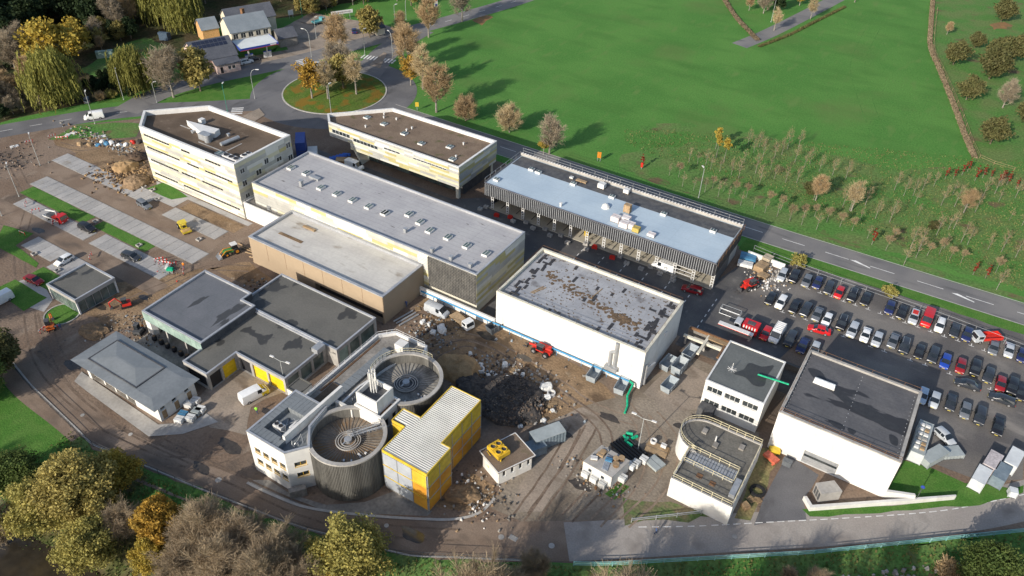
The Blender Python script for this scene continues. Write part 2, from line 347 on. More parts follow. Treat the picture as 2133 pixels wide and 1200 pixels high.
gr = strip('road', W([(262, 232), (330, 196), (430, 166), (540, 143), (640, 121), (720, 99), (800, 78), (870, 60), (960, 36), (1060, 7), (1130, -18), (1250, -70)]), 8.4, M_road, .028)
er = strip('road', W([(735, 190), (760, 160), (785, 128), (815, 100), (850, 78), (880, 62)]), 9.5, M_road, .032)
dashes(gr, W([(890, 56), (960, 36), (1060, 7), (1110, -10)]), 3, 5, .15, M_line, .033)
far = strip('road', W([(1540, 95), (1600, 70), (1680, 30), (1760, -12), (1850, -60)]), 6.2, M_road, .012)
patch('forecourt', W([(392, 168), (440, 128), (520, 118), (600, 103), (585, 60), (650, 25), (700, 38), (790, 48), (830, 62), (700, 100), (640, 122), (540, 142), (440, 160)]), M_tan, .0275, .15)
patch('splitter_island', W([(768, 136), (800, 109), (806, 112), (792, 143)]), M_tan, .12); patch('splitter_island', W([(505, 243), (540, 226), (552, 240), (530, 254)]), M_tan, .12)
def zebra(px, n, along, wid=.55, ln=3.2):
    c = at(*px); d = Vector(along).normalized(); q = Vector((-d.y, d.x))
    for i in range(n):
        p = c.xy+q*(i-(n-1)/2)*1.15; a, b = d*ln/2, q*wid/2
        MB().add([(*(p-a-b), .038), (*(p+a-b), .038), (*(p+a+b), .038), (*(p-a+b), .038)], [(0, 1, 2, 3)]).build('crossing_stripe', M_line, None).parent = gr
dv = (at(860, 75)-at(770, 150)).xy
zebra((769, 120), 5, dv); zebra((803, 126), 6, dv); zebra((632, 130), 5, (at(660, 118)-at(600, 132)).xy); zebra((494, 231), 4, (at(530, 222)-at(430, 226)).xy)
# main road markings: centre dashes and the broken merge arrows
dashes(main, [(-130, 160.2), (-40, 160.0), (-10, 160.5), (25, 161.4), (60, 162.6)], 5, 4.4, .16, M_line, .021)
for x in (-9, 12):
    MB().add([(x, 160.55, .022), (x+1.0, 160.35, .022), (x+4.5, 159.7, .022), (x+4.6, 159.95, .022), (x+1.2, 161.0, .022)], [(0, 1, 2, 3, 4)]).build('road_marking', M_line).parent = main
# ---------------------------------------------------------------- site surfaces
yard = patch('yard', [(-96, 116.8), (-66.5, 116.8), (-66.5, 100), (-62.2, 100), (-62.2, 115.2), (-30.5, 115.2), (-30.5, 112.5), (-14, 112.6), (-10, 130), (-28, 148), (-31, 136), (-90, 136), (-96, 131), (-142, 131), (-142, 118.5)], M_yard, .012)
park = patch('car_park', W([(1610, 565), (1640, 548), (1700, 560), (1800, 592), (1900, 622), (2000, 655), (2133, 698), (2300, 760), (2300, 980), (2133, 900), (2133, 1000), (2050, 1005), (1900, 950), (1880, 960), (1925, 815), (1690, 728), (1590, 668), (1535, 640), (1560, 600)]), M_park, .016, .15)
lowr = strip('road', W([(1180, 1128), (1300, 1122), (1450, 1113), (1600, 1105), (1750, 1095), (1900, 1082), (2020, 1066), (2133, 1042), (2260, 1005)]), 6.6, M_low, .016)
dashes(lowr, W([(1330, 1098), (1450, 1096), (1600, 1088), (1750, 1080), (1900, 1070), (2000, 1058), (2133, 1030)]), 1.0, .55, .14, M_line, .022)
strip('road', W([(20, 740), (70, 800), (150, 862), (230, 925), (330, 975), (450, 1020), (600, 1075), (760, 1112), (900, 1128), (1060, 1128), (1230, 1125)]), 6.8, M_lane, .012)
M_gmud = mat('grey_mud', (.205, .168, .128), .95, (.25, .21, .165), .12, 2.5, .2, bump=.3, spec=.2); overlay(M_gmud, (.135, .108, .082), .13, .52, .68, (1, .7, 1), seed=51); overlay(M_gmud, (.30, .26, .21), .3, .62, .76, (1.3, .6, 1), seed=52)
patch('yard_ground', W([(1010, 1060), (1120, 900), (1180, 840), (1300, 815), (1350, 790), (1440, 745), (1480, 760), (1465, 860), (1580, 900), (1600, 960), (1560, 1088), (1400, 1095), (1240, 1092), (1100, 1095)]), M_gmud, .0105, .5)
patch('pale_yard', W([(1068, 1060), (1080, 1010), (1150, 900), (1172, 850), (1215, 848), (1252, 872), (1215, 935), (1185, 990), (1130, 1060), (1090, 1068)]), M_tan, .016, .25)
patch('dirt_yard', W([(865, 690), (900, 640), (960, 640), (1060, 690), (1200, 762), (1262, 800), (1290, 830), (1210, 850), (1130, 880), (1030, 870), (960, 800), (905, 740)]), M_dirt, .016, .5)
patch('dirt_yard', W([(110, 290), (200, 285), (290, 292), (320, 385), (285, 395), (210, 352), (150, 322)]), M_dirt, .016, .5)
patch('dirt_yard', W([(235, 590), (440, 560), (520, 545), (560, 580), (520, 600), (430, 560), (300, 640), (300, 680), (240, 690), (190, 650)]), M_dirt, .0125, .4)
patch('dirt_yard', W([(905, 1062), (930, 1020), (985, 985), (1035, 1010), (1030, 1040), (985, 1066)]), M_dirt, .0135, .3)
patch('concrete_apron', W([(520, 1000), (560, 1000), (607, 1030), (680, 1052), (760, 1046), (830, 1020), (900, 1065), (890, 1075), (820, 1072), (700, 1068), (610, 1045), (530, 1016)]), M_dconc, .017, 0)
strip('kerb', W([(515, 1006), (560, 1028), (640, 1058), (760, 1074), (880, 1082), (950, 1082), (1000, 1068), (1030, 1038)]), .45, M_kerb, .13)
patch('yard_paving', W([(440, 800), (500, 765), (520, 770), (600, 812), (520, 850), (515, 905), (440, 890), (400, 840)]), M_tan, .0138, .2)
patch('access_ramp', W([(1640, 945), (1705, 990), (1675, 1040), (1680, 1082), (1570, 1092), (1600, 1020)]), M_asph, .017, .1)
patch('rough_grass_patch', W([(1560, 925), (1630, 945), (1600, 1010), (1565, 1088), (1530, 1080), (1560, 1000)]), mat('dry_grass', (.23, .185, .085), .95, (.15, .15, .06), .5, 2.5, .3, bump=.3), .0165, .3)
patch('lawn', W([(1885, 958), (1945, 978), (2010, 1005), (2070, 1010), (2110, 1020), (2133, 1010), (2133, 1028), (2040, 1052), (1900, 1062), (1690, 1078), (1672, 1062), (1895, 1050), (1848, 1018)]), M_lawn, .0175, .12)
patch('grass_patch', W([(1290, 1035), (1400, 1050), (1450, 1062), (1500, 1078), (1300, 1090)]), mat('sparse_grass', (.15, .125, .075), .95, (.085, .135, .04), .45, 2.5, .3, bump=.3), .0168, .35)
patch('grass_patch', W([(1262, 1030), (1290, 1005), (1310, 1010), (1280, 1040)]), M_lawn, .0172, .2)
patch('lawn', W([(-160, 880), (0, 800), (52, 775), (80, 805), (150, 872), (212, 930), (240, 965), (140, 985), (0, 990)]), M_lawn, .006, .2)
patch('grass_patch', W([(95, 290), (160, 262), (260, 252), (292, 260), (280, 285), (180, 292)]), M_rough, .0105, .4)
patch('pavement', W([(170, 775), (330, 885), (400, 880), (430, 862), (455, 880), (380, 905), (310, 910), (180, 815), (155, 795)]), M_conc, .10, 0)
patch('concrete_floor', W([(1420, 752), (1480, 780), (1462, 850), (1390, 860), (1340, 820), (1380, 780)]), M_tan, .0135, .2)
# ---------------------------------------------------------------- slab parking bays, each bay slab a piece
def slabs(x0, x1, y0, y1, pitch, name='slab_parking', rows=1):
    b = MB().box(x0-.1, x1+.1, y0-.1, y1+.1, 0, .04).build(name, M_dconc); b['kind'] = 'structure'
    n = round((x1-x0)/pitch); dx = (x1-x0)/n; dy = (y1-y0)/rows
    for i in range(n):
        for j in range(rows):
            piece('paving_slab', b, x0+i*dx+.04, x0+(i+1)*dx-.04, y0+j*dy+.03, y0+(j+1)*dy-.03, .04, .085+random.uniform(-.006, .006), M_slab)
    return b
slabs(-189.5, -153.5, 88.4, 92.8, 2.4); slabs(-183.2, -125.8, 78.6, 83.0, 2.4); slabs(-146.5, -129, 87.4, 91.2, 2.4)
slabs(-178, -152, 71.2, 74.6, 2.6); slabs(-150, -127, 71.2, 75.4, 2.6); slabs(-161, -150.5, 62.6, 66.6, 2.6); slabs(-149.5, -141.5, 61.0, 66.6, 2.6)
def lane(x0, x1, y0, y1): o = patch('lane', rect(x0, x1, y0, y1), M_lane, .0155, 0); return o
lane(-189, -127, 83.2, 88.2); lane(-186, -124, 66.9, 71.0)
patch('grass_strip', rect(-181.5, -158, 75.0, 78.4), M_lawn, .05, .06); patch('grass_strip', rect(-155, -137.5, 75.8, 78.4), M_lawn, .05, .06)
patch('grass_strip', [(-171.5, 65), (-163, 66.7), (-162, 62.0), (-152, 60.9), (-151, 59.6), (-166, 59.6)], M_lawn, .05, .06); patch('grass_strip', rect(-150, -140, 56.5, 60.6), M_lawn, .05, .06)
patch('grass_strip', [(-159, 92.9), (-150, 92.9), (-148, 96), (-158, 97.5)], M_lawn, .05, .06)
patch('grass_strip', rect(-151, -140, 50.2, 55.0), M_lawn, .045, .1)
patch('planting_bed', rect(-145.5, -127.5, 91.5, 94.8), M_dirt, .03)
patch('pavement', [(-152.6, 91), (-147, 91), (-147, 95.2), (-127, 95.2), (-127, 96.6), (-160, 96.6)], M_slab, .045)
patch('pavement', W([(25, 590), (60, 580), (95, 600), (110, 625), (92, 650), (60, 640)]), M_slab, .03)

# wheel tracks and puddles pressed into the mud
M_rut = mat('wheel_rut', (.125, .09, .066), .9, (.175, .128, .095), .5, 3, .25); M_wet = mat('puddle_water', (.05, .042, .035), .12, (.07, .058, .046), .8, 2, .2, spec=.5); M_dry = mat('dried_mud', (.25, .19, .14), .95, (.18, .135, .10), .4, 3, .2)
def ruts(line, gap=1.9, wd=.34, m=None, z=.0176):
    pts = catmull(line, 5)
    for s_ in (-1, 1):
        q = []
        for i, p in enumerate(pts):
            d = (pts[min(i+1, len(pts)-1)]-pts[max(i-1, 0)]).normalized(); q.append(p+Vector((-d.y, d.x))*s_*gap/2+Vector((random.gauss(0, .06), random.gauss(0, .06))))
        strip('wheel_track', q, wd, m or M_rut, z+.0002*s_, 1)
random.seed(3); _z = .0176
for k_, ln_ in enumerate([[(60, 640), (75, 730), (130, 810), (230, 890), (360, 950), (520, 1010)], [(90, 650), (110, 720), (160, 800), (260, 885), (400, 955), (600, 1050), (760, 1100), (960, 1115)], [(20, 330), (60, 420), (40, 520), (50, 640)], [(880, 720), (960, 700), (1050, 730), (1150, 790), (1240, 850), (1330, 880)], [(900, 740), (980, 715), (1080, 770), (1180, 830), (1260, 900), (1250, 1000), (1180, 1080)], [(1300, 840), (1340, 900), (1320, 1000), (1240, 1090)], [(1360, 860), (1400, 920), (1380, 1010), (1300, 1090)], [(560, 880), (520, 930), (440, 960), (330, 960)], [(240, 640), (330, 600), (430, 560), (520, 560)], [(120, 300), (170, 310), (240, 300)], [(1080, 1080), (1150, 980), (1200, 890)], [(1110, 1075), (1180, 980), (1230, 890)]]):
    ruts(W(ln_), z=.0178+.0006*k_, m=M_dry if k_ in (5, 6, 3) else None)
for px_, r_ in [((1270, 870), 1.2), ((1310, 960), 1.0), ((1210, 1010), 1.3), ((1015, 700), 1.4), ((1090, 745), 1.1), ((480, 930), 1.6), ((420, 975), 1.2), ((300, 620), .9), ((150, 760), 1.3), ((560, 860), 1.0), ((1420, 890), 1.0), ((1180, 905), .8), ((860, 1115), 1.4), ((80, 480), 1.2), ((210, 640), 1.0), ((1455, 870), .8)]:
    c0 = at(*px_); patch('puddle', [(c0.x+r_*(1+.35*noise.noise((math.cos(a)*1.5+c0.x, math.sin(a)*1.5, 0)))*1.5*math.cos(a), c0.y+r_*(1+.35*noise.noise((math.cos(a)*1.5+c0.x, math.sin(a)*1.5, 0)))*.7*math.sin(a)) for a in np.linspace(0, 2*PI, 22, endpoint=False)], M_wet, .0265)
# ================================================================ building materials
M_white = mat('white_render', (.66, .645, .61), .85, (.60, .585, .55), .25, 1.5, .05, spec=.2); overlay(M_white, (.50, .465, .41), .55, .58, .8, (1, 1, .16), seed=21)
M_cream = mat('cream_render', (.60, .565, .47), .85, (.54, .51, .42), .3, 1.5, .06, spec=.2); overlay(M_cream, (.55, .50, .42), .5, .62, .8, (1, 1, .3), seed=22)
M_cope = mat('metal_coping', (.42, .43, .45), .45, (.36, .37, .39), .4, 2, .08, metal=.3, spec=.5)
M_wcope = mat('white_coping', (.64, .63, .61), .5, (.57, .56, .54), .4, 2, .06)
M_dcope = mat('dark_coping', (.10, .10, .115), .5, (.14, .14, .15), .4, 2, .1)
M_gravel = mat('gravel_roof', (.105, .078, .057), .95, (.14, .105, .078), .25, 9, .3, bump=.3, spec=.1); overlay(M_gravel, (.19, .15, .115), .5, .62, .75, seed=23)
M_green = mat('sedum_roof', (.165, .122, .09), .95, (.20, .15, .11), .3, 8, .3, bump=.3, spec=.1); overlay(M_green, (.10, .095, .045), .35, .60, .72, seed=24)
M_memb = mat('roof_membrane', (.345, .338, .345), .75, (.385, .378, .38), .2, 2, .06, spec=.3); seams(M_memb, (.16, .155, .16), 0, 1.25, .07, .45); seams(M_memb, (.20, .195, .2), 15, 0, .08, .5); overlay(M_memb, (.15, .14, .14), 1.1, .66, .70, (.35, 1.6, 1), seed=25)
M_memb2 = mat('pale_membrane', (.45, .43, .40), .8, (.51, .49, .45), .2, 2, .06, spec=.25); seams(M_memb2, (.30, .285, .26), 0, 1.3, .06, .4); overlay(M_memb2, (.27, .235, .19), .35, .58, .72, (.6, 1.4, 1), seed=26)
M_blue = mat('blue_membrane', (.35, .43, .50), .6, (.39, .47, .535), .15, 2, .04, spec=.3); seams(M_blue, (.22, .27, .32), 0, 2.1, .06, .4); seams(M_blue, (.24, .29, .34), 14, 0, .06, .4)
M_patchy = mat('weathered_membrane', (.34, .345, .36), .75, (.28, .285, .30), .3, 2, .08, spec=.25); overlay(M_patchy, (.11, .08, .055), 1.3, .62, .66, seed=27); overlay(M_patchy, (.16, .155, .16), .3, .6, .72, seed=35, detail=8); seams(M_patchy, (.24, .235, .24), 1.05, 0, .06, .45); seams(M_patchy, (.22, .22, .225), 0, 3.2, .05, .4)
M_bit = mat('bitumen_roof', (.088, .088, .094), .8, (.108, .106, .11), .3, 3, .12, spec=.3); seams(M_bit, (.06, .06, .065), 0, 1.0, .05, .5)
overlay(M_bit, (.035, .034, .036), .17, .62, .635, (.45, 1.5, 1), seed=28, detail=3, rough=.35)
M_flat = mat('grey_flat_roof', (.108, .105, .095), .8, (.13, .125, .112), .2, 3, .1, spec=.3); overlay(M_flat, (.05, .049, .046), .17, .60, .612, (1.2, .9, 1), seed=29, detail=3, rough=.4)
M_flat2 = mat('blue_grey_roof', (.115, .122, .135), .75, (.135, .14, .155), .2, 3, .08, spec=.3); overlay(M_flat2, (.055, .056, .058), .3, .59, .61, (1.5, .35, 1), seed=30, detail=3, rough=.4); seams(M_flat2, (.08, .085, .09), 7, 7, .06, .5)
M_zinc = mat('zinc_roof', (.165, .18, .19), .6, (.195, .21, .22), .25, 2, .07, metal=.1); overlay(M_zinc, (.085, .09, .095), .35, .66, .68, seed=31)
M_brown = mat('brown_cladding', (.34, .262, .18), .6, (.32, .245, .168), .2, 1, .03)
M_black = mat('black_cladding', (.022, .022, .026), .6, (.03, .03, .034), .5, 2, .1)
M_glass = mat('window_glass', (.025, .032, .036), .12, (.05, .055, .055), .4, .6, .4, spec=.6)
M_ggl = mat('green_glass', (.24, .33, .29), .2, (.30, .39, .345), .4, .8, .15, spec=.5)
M_dgl = mat('tinted_glass', (.07, .10, .095), .12, (.12, .155, .14), .3, .6, .3, spec=.6)
M_frame = mat('window_frame', (.55, .55, .54), .5); M_yfr = mat('yellow_frame', (.62, .38, .03), .5)
M_yel = mat('yellow_door', (.72, .50, .015), .5, (.68, .46, .015), .4, 1, .04)
M_ywall = mat('yellow_panel', (.62, .44, .045), .45, (.52, .35, .04), .5, 1.5, .14); M_owall = mat('orange_panel', (.50, .21, .025), .5, (.56, .28, .03), .35, 1.2, .12, rnd=.12)
M_gpan = mat('translucent_panel', (.42, .44, .46), .35, (.34, .36, .39), .3, 1, .1, rnd=.08)
M_ribs = mat('ribbed_steel_roof', (.60, .585, .54), .55, (.53, .515, .475), .3, 1.5, .05, metal=.1)
M_tank = mat('tank_concrete', (.17, .163, .145), .85, (.12, .114, .102), .5, 3, .2, stretch=(1.6, 1.6, .12), spec=.2); overlay(M_tank, (.075, .07, .062), .3, .5, .66, (1, 1, .25), seed=32)
M_tfl = mat('tank_floor', (.25, .20, .15), .9, (.19, .155, .12), .6, 3, .2); overlay(M_tfl, (.24, .14, .065), .22, .5, .68, seed=33)
M_tfl2 = mat('tank_floor_pale', (.33, .315, .28), .9, (.24, .228, .205), .6, 3, .2); overlay(M_tfl2, (.13, .125, .115), .3, .5, .62, seed=34)
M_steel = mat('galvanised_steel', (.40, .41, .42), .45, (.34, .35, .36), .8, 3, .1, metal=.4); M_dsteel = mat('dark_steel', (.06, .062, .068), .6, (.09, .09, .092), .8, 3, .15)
M_rust = mat('rusty_steel', (.20, .105, .05), .85, (.13, .075, .045), .9, 3, .2); M_yrail = mat('cream_rail', (.62, .55, .36), .6)
M_wood = MATS['woodland_floor']; M_timber = mat('timber', (.36, .255, .15), .85, (.27, .185, .105), .6, 3, .2, rnd=.12)
PAN = [mat('panel_white', (.61, .60, .55), .5, (.57, .56, .51), .4, 1, .03, rnd=.05), mat('panel_cream', (.57, .54, .395), .5, (.53, .50, .36), .4, 1, .03, rnd=.06), mat('panel_gold', (.46, .41, .20), .5, (.42, .37, .175), .4, 1, .03, rnd=.08), mat('panel_pale', (.42, .415, .385), .5, (.36, .355, .33), .4, 1, .03, rnd=.05)]
# ================================================================ building kit
def facade(mb, p0, p1, z0, z1, holes, depth):
    p0, p1 = Vector(p0), Vector(p1); d = (p1-p0); Ln = d.length; d.normalize(); nrm = Vector((d.y, -d.x))
    us = sorted({0, Ln} | {h[0] for h in holes} | {h[1] for h in holes}); zs = sorted({z0, z1} | {h[2] for h in holes} | {h[3] for h in holes})
    P = lambda u, z, k=0: (p0.x+d.x*u-nrm.x*k, p0.y+d.y*u-nrm.y*k, z)
    for a, b in zip(us, us[1:]):
        for c, e in zip(zs, zs[1:]):
            um, zm = (a+b)/2, (c+e)/2
            if any(h[0] < um < h[1] and h[2] < zm < h[3] for h in holes): continue
            mb.add([P(a, c), P(b, c), P(b, e), P(a, e)], [(0, 1, 2, 3)])
    for h in holes:
        q = [(h[0], h[2]), (h[1], h[2]), (h[1], h[3]), (h[0], h[3])]
        for (u, z), (u2, z2) in zip(q, q[1:]+q[:1]): mb.add([P(u, z), P(u2, z2), P(u2, z2, depth), P(u, z, depth)], [(0, 1, 2, 3)])
    return P
def wbox(mb, P, u0, u1, z0, z1, k0, k1):
    vs = [P(u0, z0, k0), P(u1, z0, k0), P(u1, z0, k1), P(u0, z0, k1), P(u0, z1, k0), P(u1, z1, k0), P(u1, z1, k1), P(u0, z1, k1)]
    mb.add(vs, [(0, 1, 5, 4), (1, 2, 6, 5), (2, 3, 7, 6), (3, 0, 4, 7), (4, 5, 6, 7), (3, 2, 1, 0)])
def fill_hole(root, P, h, depth, kind, fm):
    u0, u1, z0, z1 = h[:4]; nm = h[4] if len(h) > 4 else 1
    if kind == 'win':
        mb = MB(); t = .07
        wbox(mb, P, u0, u1, z0, z0+t, depth-.09, depth-.01); wbox(mb, P, u0, u1, z1-t, z1, depth-.09, depth-.01)
        for i in range(nm+1):
            u = u0+(u1-u0-t)*i/nm; wbox(mb, P, u, u+t, z0+t, z1-t, depth-.09, depth-.01)
        f = mb.build('window', fm, root); wb = MB(); wbox(wb, P, u0-.05, u1+.05, z0-.06, z0-.002, -.08, depth-.1); wb.build('sill', fm, f)
        for i in range(nm):
            a, b = u0+(u1-u0)*i/nm, u0+(u1-u0)*(i+1)/nm
            g = MB(); wbox(g, P, a+.004, b-.004, z0+.004, z1-.004, depth-.05, depth-.03); g.build('pane', M_glass, f)
    else:
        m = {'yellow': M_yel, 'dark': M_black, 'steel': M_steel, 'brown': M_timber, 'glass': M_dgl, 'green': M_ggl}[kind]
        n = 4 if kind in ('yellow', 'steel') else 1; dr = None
        g = MB(); wbox(g, P, u0+.01, u1-.01, z0+.01, z1-.01, depth-.03, depth); dr = g.build('door' if kind != 'dark' else 'doorway_shade_panel', m, root)  # for 'dark' a flat black panel stands in for shade inside the doorway
        if n > 1:
            for i in range(n):
                g = MB(); hz = (z1-z0)/n; wbox(g, P, u0+.05, u1-.05, z0+i*hz+.02, z0+(i+1)*hz-.02, depth-.08, depth-.031); g.build('door_panel', m, dr)
def building(name, label, cat, poly, z, wall, roof, cope, par=.5, pt=.3, holes={}, z0=0, depth=.22, fm=None, group=None, kinds={}):
    cx = sum(p[0] for p in poly)/len(poly); cy = sum(p[1] for p in poly)/len(poly)
    root = thing(name, label, cat, (cx, cy, z0), 0, group); mb = MB(); n = len(poly)
    for i in range(n):
        hs = holes.get(i, []); P = facade(mb, poly[i], poly[(i+1) % n], z0, z, hs, depth)
        for h in hs: fill_hole(root, P, h, depth, h[5] if len(h) > 5 else 'win', fm or M_frame)
    if z0 > 0: mb.add([(p[0], p[1], z0) for p in poly], [tuple(range(n-1, -1, -1))])
    root_w = mb.build('wall', wall, root)
    zi = z-par; ins = inset(poly, pt)
    mb = MB(); mb.add([(p[0], p[1], zi) for p in ins], [tuple(range(n))]); rf = mb.build('roof', roof, root)
    out = inset(poly, -.04); mb = MB()
    vs = [(p[0], p[1], z-.16) for p in out]+[(p[0], p[1], z+.05) for p in out]+[(p[0], p[1], z+.05) for p in ins]+[(p[0], p[1], zi-.01) for p in ins]+[(p[0], p[1], z-.16) for p in poly]
    fs = []
    for i in range(n):
        j = (i+1) % n
        fs += [(i, j, n+j, n+i), (n+i, n+j, 2*n+j, 2*n+i), (2*n+i, 2*n+j, 3*n+j, 3*n+i), (4*n+i, 4*n+j, j, i)]
    mb.add(vs, fs).build('parapet', cope, root)
    return root
def strip_panels(root, p0, p1, z0, z1, rows, mats, wts, ln=(3, 7), skip=[], name='panel', proud=.05):
    p0, p1 = Vector(p0), Vector(p1); d = p1-p0; Ln = d.length; d.normalize(); nrm = Vector((d.y, -d.x)); ang = math.atan2(d.y, d.x); hz = (z1-z0)/rows
    for r in range(rows):
        a = z0+r*hz+.015; b = z0+(r+1)*hz-.015; u = 0
        while u < Ln-.05:
            l = random.uniform(*ln); e = min(Ln, u+l); e = Ln if Ln-e < ln[0]*.6 else e
            lo, hi = u+.015, e-.015; segs = [(lo, hi)]
            for (s0, s1, q0, q1) in skip:
                if q0 < (a+b)/2 < q1:
                    ns = []
                    for x0, x1 in segs:
                        if s1 <= x0 or s0 >= x1: ns.append((x0, x1)); continue
                        if s0-x0 > .15: ns.append((x0, s0))
                        if x1-s1 > .15: ns.append((s1, x1))
                    segs = ns
            m = random.choices(mats, wts)[0]
            for x0, x1 in segs:
                o = piece(name, root, 0, 1, 0, 1, 0, 1, m); q = p0+d*x0+nrm*(proud+random.uniform(-.012, .012))
                o.location = Vector((q.x, q.y, a))-root.location; o.rotation_euler = (0, 0, ang); o.scale = (x1-x0, .06+proud*.5, b-a)
            u = e
def glazing(root, p0, p1, z0, z1, n, m=None, proud=.04, name='window', frame=None):
    p0, p1 = Vector(p0), Vector(p1); d = p1-p0; Ln = d.length; d.normalize(); nrm = Vector((d.y, -d.x))
    P = lambda u, z, k=0: (p0.x+d.x*u-nrm.x*k, p0.y+d.y*u-nrm.y*k, z)
    mb = MB(); t = .08
    wbox(mb, P, 0, Ln, z0, z0+t, -proud-.05, .02); wbox(mb, P, 0, Ln, z1-t, z1, -proud-.05, .02)
    for i in range(n+1):
        u = (Ln-t)*i/n; wbox(mb, P, u, u+t, z0+t, z1-t, -proud-.05, .02)
    f = mb.build(name, frame or M_frame, root)
    for i in range(n):
        a, b = Ln*i/n+t*.5, Ln*(i+1)/n-t*.5
        g = MB(); wbox(g, P, a, b, z0+t*.5, z1-t*.5, -proud, -proud+.02); g.build('pane', m or M_glass, f)
def skylight(root, x, y, z, sx=1.5, sy=1.5, h=.45, m=None):
    f = MB().box(x-sx/2, x+sx/2, y-sy/2, y+sy/2, z, z+h).build('skylight', M_wcope, root)
    mb = MB().box(x-sx/2+.12, x+sx/2-.12, y-sy/2+.12, y+sy/2-.12, z+h+.002, z+h+.07); mb.build('pane', m or M_dgl, f)
    MB().box(x-.05, x+.05, y-sy/2+.13, y+sy/2-.13, z+h+.072, z+h+.1).build('glazing_bar', M_wcope, f)
def vent(root, x, y, z, s=.6, h=.8, m=None): 
    v = MB().box(x-s/2, x+s/2, y-s/2, y+s/2, z, z+h).build('roof_vent', m or M_steel, root); MB().box(x-s*.7, x+s*.7, y-s*.7, y+s*.7, z+h+.002, z+h+.12).build('cowl', m or M_steel, v)
def ac_unit(root, x, y, z, lx, ly, h, nf):
    b = MB().box(x-lx/2, x+lx/2, y-ly/2, y+ly/2, z, z+h).build('cooling_unit', M_wcope, root)
    for i in range(nf):
        c = (x-lx/2+lx*(i+.5)/nf, y) if lx > ly else (x, y-ly/2+ly*(i+.5)/nf)
        r = .42*min(max(lx, ly)/nf, min(lx, ly)); MB().ring(c, r*.82, r, z+h+.001, z+h+.12, 16).build('fan', M_dsteel, b); MB().cyl(c, r*.8, z+h+.001, z+h+.05, 14).build('fan_grille', M_black, b)
def railing(root, pts, z, h=1.0, m=None, post=1.6, name='railing', bars=2, r=.035):
    m = m or M_wcope; pts = [Vector((p[0], p[1])) for p in pts]; mb = MB()
    for a, b in zip(pts, pts[1:]):
        for k in range(1, bars+1): mb.tube((a.x, a.y, z+h*k/bars), (b.x, b.y, z+h*k/bars), r, 4)
        n = max(1, round((b-a).length/post))
        for i in range(n+1): p = a.lerp(b, i/n); mb.tube((p.x, p.y, z), (p.x, p.y, z+h), r, 4)
    return mb.build(name, m, root)
# ================================================================ office block
OF = [(-161.4, 97.0), (-129.8, 97.0), (-129.8, 114.0), (-157.0, 114.0), (-167.4, 102.9)]
b = building('office_building', 'four storey office block clad in cream and gold strips with brown gravel roof', 'building', OF, 14.1, M_cream, M_gravel, M_wcope, par=1.1, pt=.55)
sk = []
for fl, zz in enumerate((1.0, 4.6, 8.0, 11.2)):
    for (u0, u1) in [((1.2, 9.5), (11.5, 30.5)), ((1.0, 11), (12, 17), (19, 26)), ((1, 12.5), (15, 19), (21, 30)), ((1, 10), (14, 17), (22, 27))][fl]:
        zw = zz+.7; sk.append((u0, u1, zw, zw+.8)); glazing(b, (-161.4+u0, 97.0), (-161.4+u1, 97.0), zw+.1, zw+.7, max(2, int((u1-u0)/.9)), frame=PAN[3], proud=.0)
strip_panels(b, OF[0], OF[1], .3, 12.9, 22, PAN, (5, 4, 2.4, 3.4), (2.5, 7), sk); strip_panels(b, OF[0], OF[1], 12.9, 13.9, 1, [PAN[0]], (1,), (6, 8))
sk2 = []
for (u, zz, w_) in ((1.2, 11, 1.3), (1.2, 7.8, 1.3), (1.3, 4.6, 1.3), (8.2, 10.2, 1.3), (9.0, 6.6, 1.2), (15.2, 11.2, 1.4), (15.3, 8.0, 1.4), (11.8, 9.0, 1.6), (5.4, 8.6, 1.6)):
    sk2.append((u, u+w_, zz, zz+1.5)); glazing(b, (-129.8, 97.0+u), (-129.8, 97.0+u+w_), zz+.05, zz+1.45, 2, frame=M_frame)
strip_panels(b, OF[1], OF[2], .3, 13.9, 15, PAN, (3, 3, 1.6, 5), (3, 6), sk2)
strip_panels(b, OF[4], OF[0], .3, 13.9, 10, PAN, (4, 4, 2, 3), (3, 5))
mb = MB().prism([(-154.5, 105), (-146, 102.6), (-144.3, 104.6), (-144.8, 106.4)], 13.02, 14.4); mb.build('plant_enclosure', M_wcope, b)
MB().box(-147, -144, 101.9, 103.6, 13.02, 14.5).build('ventilation_unit', M_steel, b); MB().cyl((-144.2, 102.2), .75, 13.02, 14.8, 16).build('duct', M_steel, b)
MB().box(-153.2, -152, 107.2, 108.4, 13.02, 14.2).build('chimney', M_wcope, b)
MB().tube((-139.8, 102.2, 13.7), (-139.2, 107, 13.7), .45, 10).build('duct', M_steel, b)
ac_unit(b, -133.2, 99.4, 13.02, 4.6, 1.5, .9, 3); ac_unit(b, -131.6, 102.2, 13.02, 1.4, 2.4, .8, 2)
for p in [(-156, 104, -152.6, 104.3), (-146, 100.8, -130.5, 101.05), (-137.5, 101, -137.2, 106)]: MB().box(p[0], p[2], p[1], p[3], 13.01, 13.06).build('roof_path', M_conc, b)
for x, y in ((-150.5, 103.2), (-142.6, 106.9)): vent(b, x, y, 13.02, .5, .5)
skylight(b, -137.4, 99.6, 13.0, 1.8, 1.4)
# entrance link between office and hall
b = building('entrance_link', 'low white rendered link with dark railing joined to office and hall', 'building', rect(-129.6, -115.4, 97.25, 108.5), 4.4, M_white, M_dconc, M_wcope, par=.35, holes={0: [(9.4, 13.6, .1, 3.3, 1, 'dark')]})
railing(b, [(-129, 97.5), (-116, 97.5)], 4.45, 1.0, M_dsteel); MB().box(-127.5, -125.5, 99, 100.2, 4.06, 5.0).build('equipment_box', M_dsteel, b); MB().cyl((-123, 98.8), .5, 4.06, 4.9, 12).build('vent', M_steel, b)
